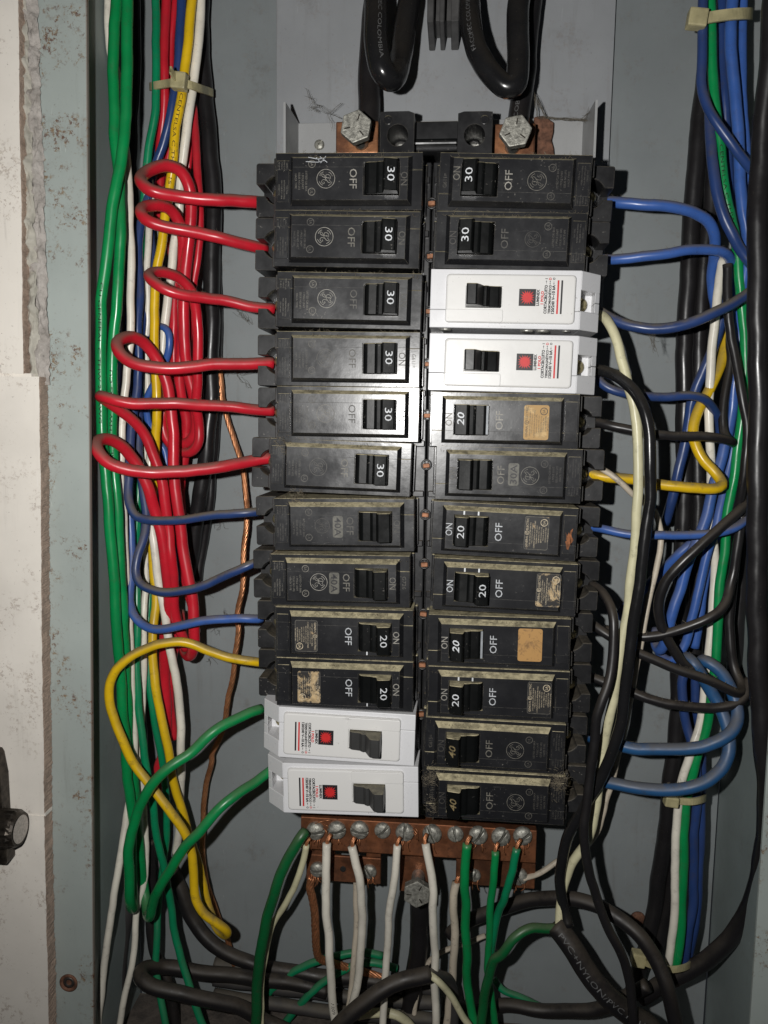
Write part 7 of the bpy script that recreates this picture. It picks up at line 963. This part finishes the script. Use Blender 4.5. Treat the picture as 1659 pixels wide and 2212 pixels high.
for pts in [[(-137.8, 70.5, -137.3), (-138.9, 70.7, -137.9), (-136.9, 71.3, -137.9), (-137.7, 72.1, -140.4), (-138.2, 74.1, -140.9)], [(-138.4, 68.8, -136.2), (-136.9, 70.6, -137.4), (-139.8, 72.3, -138.0), (-137.5, 72.2, -138.9), (-140.6, 73.5, -139.8)], [(-136.3, 71.3, -135.9), (-139.1, 71.2, -137.5), (-137.8, 71.6, -137.4), (-137.8, 72.6, -140.8), (-138.1, 73.2, -141.7)], [(-138.1, 71.3, -136.1), (-136.1, 70.1, -136.1), (-135.2, 72.8, -138.7), (-135.0, 72.9, -138.7), (-133.8, 74.6, -141.6)], [(-132.8, 69.5, -119.6), (-131.1, 70.5, -119.5), (-133.1, 72.1, -122.6), (-133.4, 73.2, -122.7), (-134.6, 73.5, -123.8)], [(-132.7, 70.4, -118.6), (-135.4, 71.3, -119.1), (-134.6, 71.3, -119.9), (-134.7, 72.6, -122.7), (-135.1, 73.3, -123.1)], [(-132.8, 69.2, -118.2), (-134.8, 71.2, -119.4), (-135.6, 71.7, -120.3), (-136.7, 72.1, -121.2), (-137.2, 72.4, -121.8)], [(-133.6, 71.0, -119.9), (-132.8, 70.6, -119.6), (-132.2, 71.3, -121.3), (-132.5, 72.1, -120.4), (-132.1, 73.2, -123.9)], [(-130.8, 69.6, -57.5), (-131.5, 71.0, -58.7), (-130.2, 71.8, -61.4), (-132.6, 72.7, -62.8), (-133.4, 72.9, -62.5)], [(-130.3, 70.2, -58.0), (-130.1, 71.5, -59.5), (-132.5, 72.2, -61.6), (-132.4, 72.3, -61.6), (-133.3, 72.7, -62.7)], [(-129.4, 69.4, -57.0), (-130.7, 70.3, -58.5), (-132.3, 71.9, -60.4), (-135.1, 73.2, -59.2), (-134.8, 74.6, -62.1)], [(-129.0, 69.3, -57.9), (-128.6, 71.0, -58.7), (-128.9, 71.6, -60.7), (-128.2, 73.2, -62.0), (-126.5, 73.6, -61.8)], [(-128.2, 70.1, -106.9), (-129.5, 70.1, -109.1), (-128.1, 71.1, -110.0), (-129.0, 72.7, -110.6), (-127.5, 73.0, -110.6)], [(-127.5, 70.7, -108.3), (-129.9, 70.2, -110.2), (-126.7, 71.1, -110.7), (-126.9, 71.8, -110.7), (-127.2, 73.6, -112.5)], [(-128.0, 69.6, -107.6), (-129.4, 70.9, -109.4), (-128.7, 72.0, -110.9), (-128.9, 73.2, -112.8), (-129.0, 73.7, -113.7)], [(-129.5, 71.0, -109.8), (-127.3, 70.8, -109.3), (-128.1, 72.7, -111.8), (-127.5, 73.1, -112.2), (-126.7, 73.5, -113.4)], [(-122.5, 71.7, -109.4), (-123.9, 71.2, -111.5), (-122.8, 72.8, -112.2), (-120.9, 72.6, -113.0), (-121.4, 73.8, -112.9)], [(-123.1, 69.9, -110.3), (-123.4, 70.7, -111.7), (-124.8, 71.2, -113.3), (-124.0, 71.5, -112.9), (-124.5, 73.4, -116.0)], [(-121.4, 69.8, -109.3), (-124.0, 71.1, -111.4), (-124.7, 72.3, -111.3), (-125.2, 73.7, -114.4), (-126.4, 73.7, -115.2)], [(-123.1, 70.1, -110.0), (-121.5, 70.6, -109.7), (-120.0, 71.2, -111.1), (-118.7, 72.1, -112.4), (-119.0, 72.7, -113.7)], [(-138.2, 69.1, -96.5), (-139.0, 70.2, -97.5), (-141.3, 72.8, -97.9), (-140.7, 72.4, -97.9), (-137.7, 73.3, -98.6)], [(-139.2, 70.5, -95.5), (-138.6, 70.2, -96.6), (-137.9, 71.6, -98.0), (-138.7, 72.6, -100.0), (-139.3, 73.9, -101.3)], [(-138.5, 69.4, -95.1), (-139.4, 70.8, -96.0), (-140.8, 71.5, -98.1), (-139.8, 71.5, -98.6), (-139.9, 73.0, -99.3)], [(-138.9, 70.9, -97.6), (-137.9, 71.0, -95.7), (-139.0, 72.1, -98.5), (-138.4, 72.7, -99.9), (-135.6, 73.3, -101.8)]]: tube_geo(catmull(pts, 1.2), 0.06, 4, V, F)
obj('dust_clump', mesh_from('dust_clump', V, F, 'dust_fluff', True), None, 'dust strands on the back wall by the bare copper wire', 'cobweb', None, 'stuff')
rs_ = obj('wall_screw', lathe('wall_screw', [(4.2, 0), (4.2, -.8), (3.6, -1.4), (2.0, -1.5)], 'rust_steel', 24), None, 'small rusty red screw head on the back wall above the arching cable', 'screw'); at(rs_, 110.2, 75, -280.5)

# loose dust fibres lying on the wires and on the upper edges of the breakers
V, F = [], []; rf = random.Random(11)
def fibre(p, ln, rad):
    d = Vector((rf.uniform(-1, 1), rf.uniform(-1, .6), rf.uniform(-.15, 1))).normalized(); k = Vector((rf.uniform(-1, 1), rf.uniform(-1, 1), rf.uniform(-1, 1))) * .5
    tube_geo([p, p + d * ln * .5 + k * ln * .25, p + d * ln * .8 + k * ln * .6], rad, 3, V, F, False)
for lb_, (C, r, o) in CURVES.items():
    if 'cable' in o.name: continue
    for i in range(1, len(C) - 1):
        t = (C[i + 1] - C[i - 1]).normalized()
        if abs(t.z) < .75 and C[i].y < 48 and mnoise.noise(C[i] * .06) > -.15:
            for _ in range(rf.choice((1, 2, 3, 4))):
                a = rf.gauss(0, .55); fibre(C[i] + Vector((rf.uniform(-1.2, 1.2) * t.x, 0, rf.uniform(-1.2, 1.2) * t.z)) + Vector((0, -math.sin(a) * r, math.cos(a) * r)), rf.uniform(.5, 1.9), rf.uniform(.035, .07))
for key, (bx, bz, ba) in B.items():
    if key in ('R3', 'R4', 'L11', 'L12'): continue
    for bb, yy in ((9.7, -2.0), (12.1, .6)):
        for _ in range(95):
            a = rf.uniform(-25, 31) if bb < 11 else rf.uniform(-32, 32)
            if mnoise.noise(Vector((a * .12, bz, bb))) < -.1: continue
            fibre(Vector((bx + a * (1 if key[0] == 'L' else -1), yy + rf.uniform(-1.2, 1.0), bz + bb - a * math.sin(ba) * (1 if key[0] == 'L' else -1))), rf.uniform(.5, 2.0), rf.uniform(.035, .075))
for cx, cz, n in ((B['R12'][0] + 29, B['R12'][1] + 9, 420), (B['R12'][0] - 30, B['R12'][1] + 8, 260), (B['R12'][0] - 28, B['R12'][1] - 6, 160), (B['L7'][0] - 22, B['L7'][1] + 12, 140), (B['L6'][0] - 26, B['L6'][1] + 10, 110)):
    for _ in range(n): fibre(Vector((cx + rf.gauss(0, 2.2), -.6 + rf.gauss(0, .7), cz + rf.gauss(0, 2.4))), rf.uniform(.8, 2.6), rf.uniform(.04, .09))
obj('dust_fluff', mesh_from('dust_fluff', V, F, 'fluff_light', True), None, 'brownish grey dust fluff lying on the wires and breaker edges', 'dust', None, 'stuff')
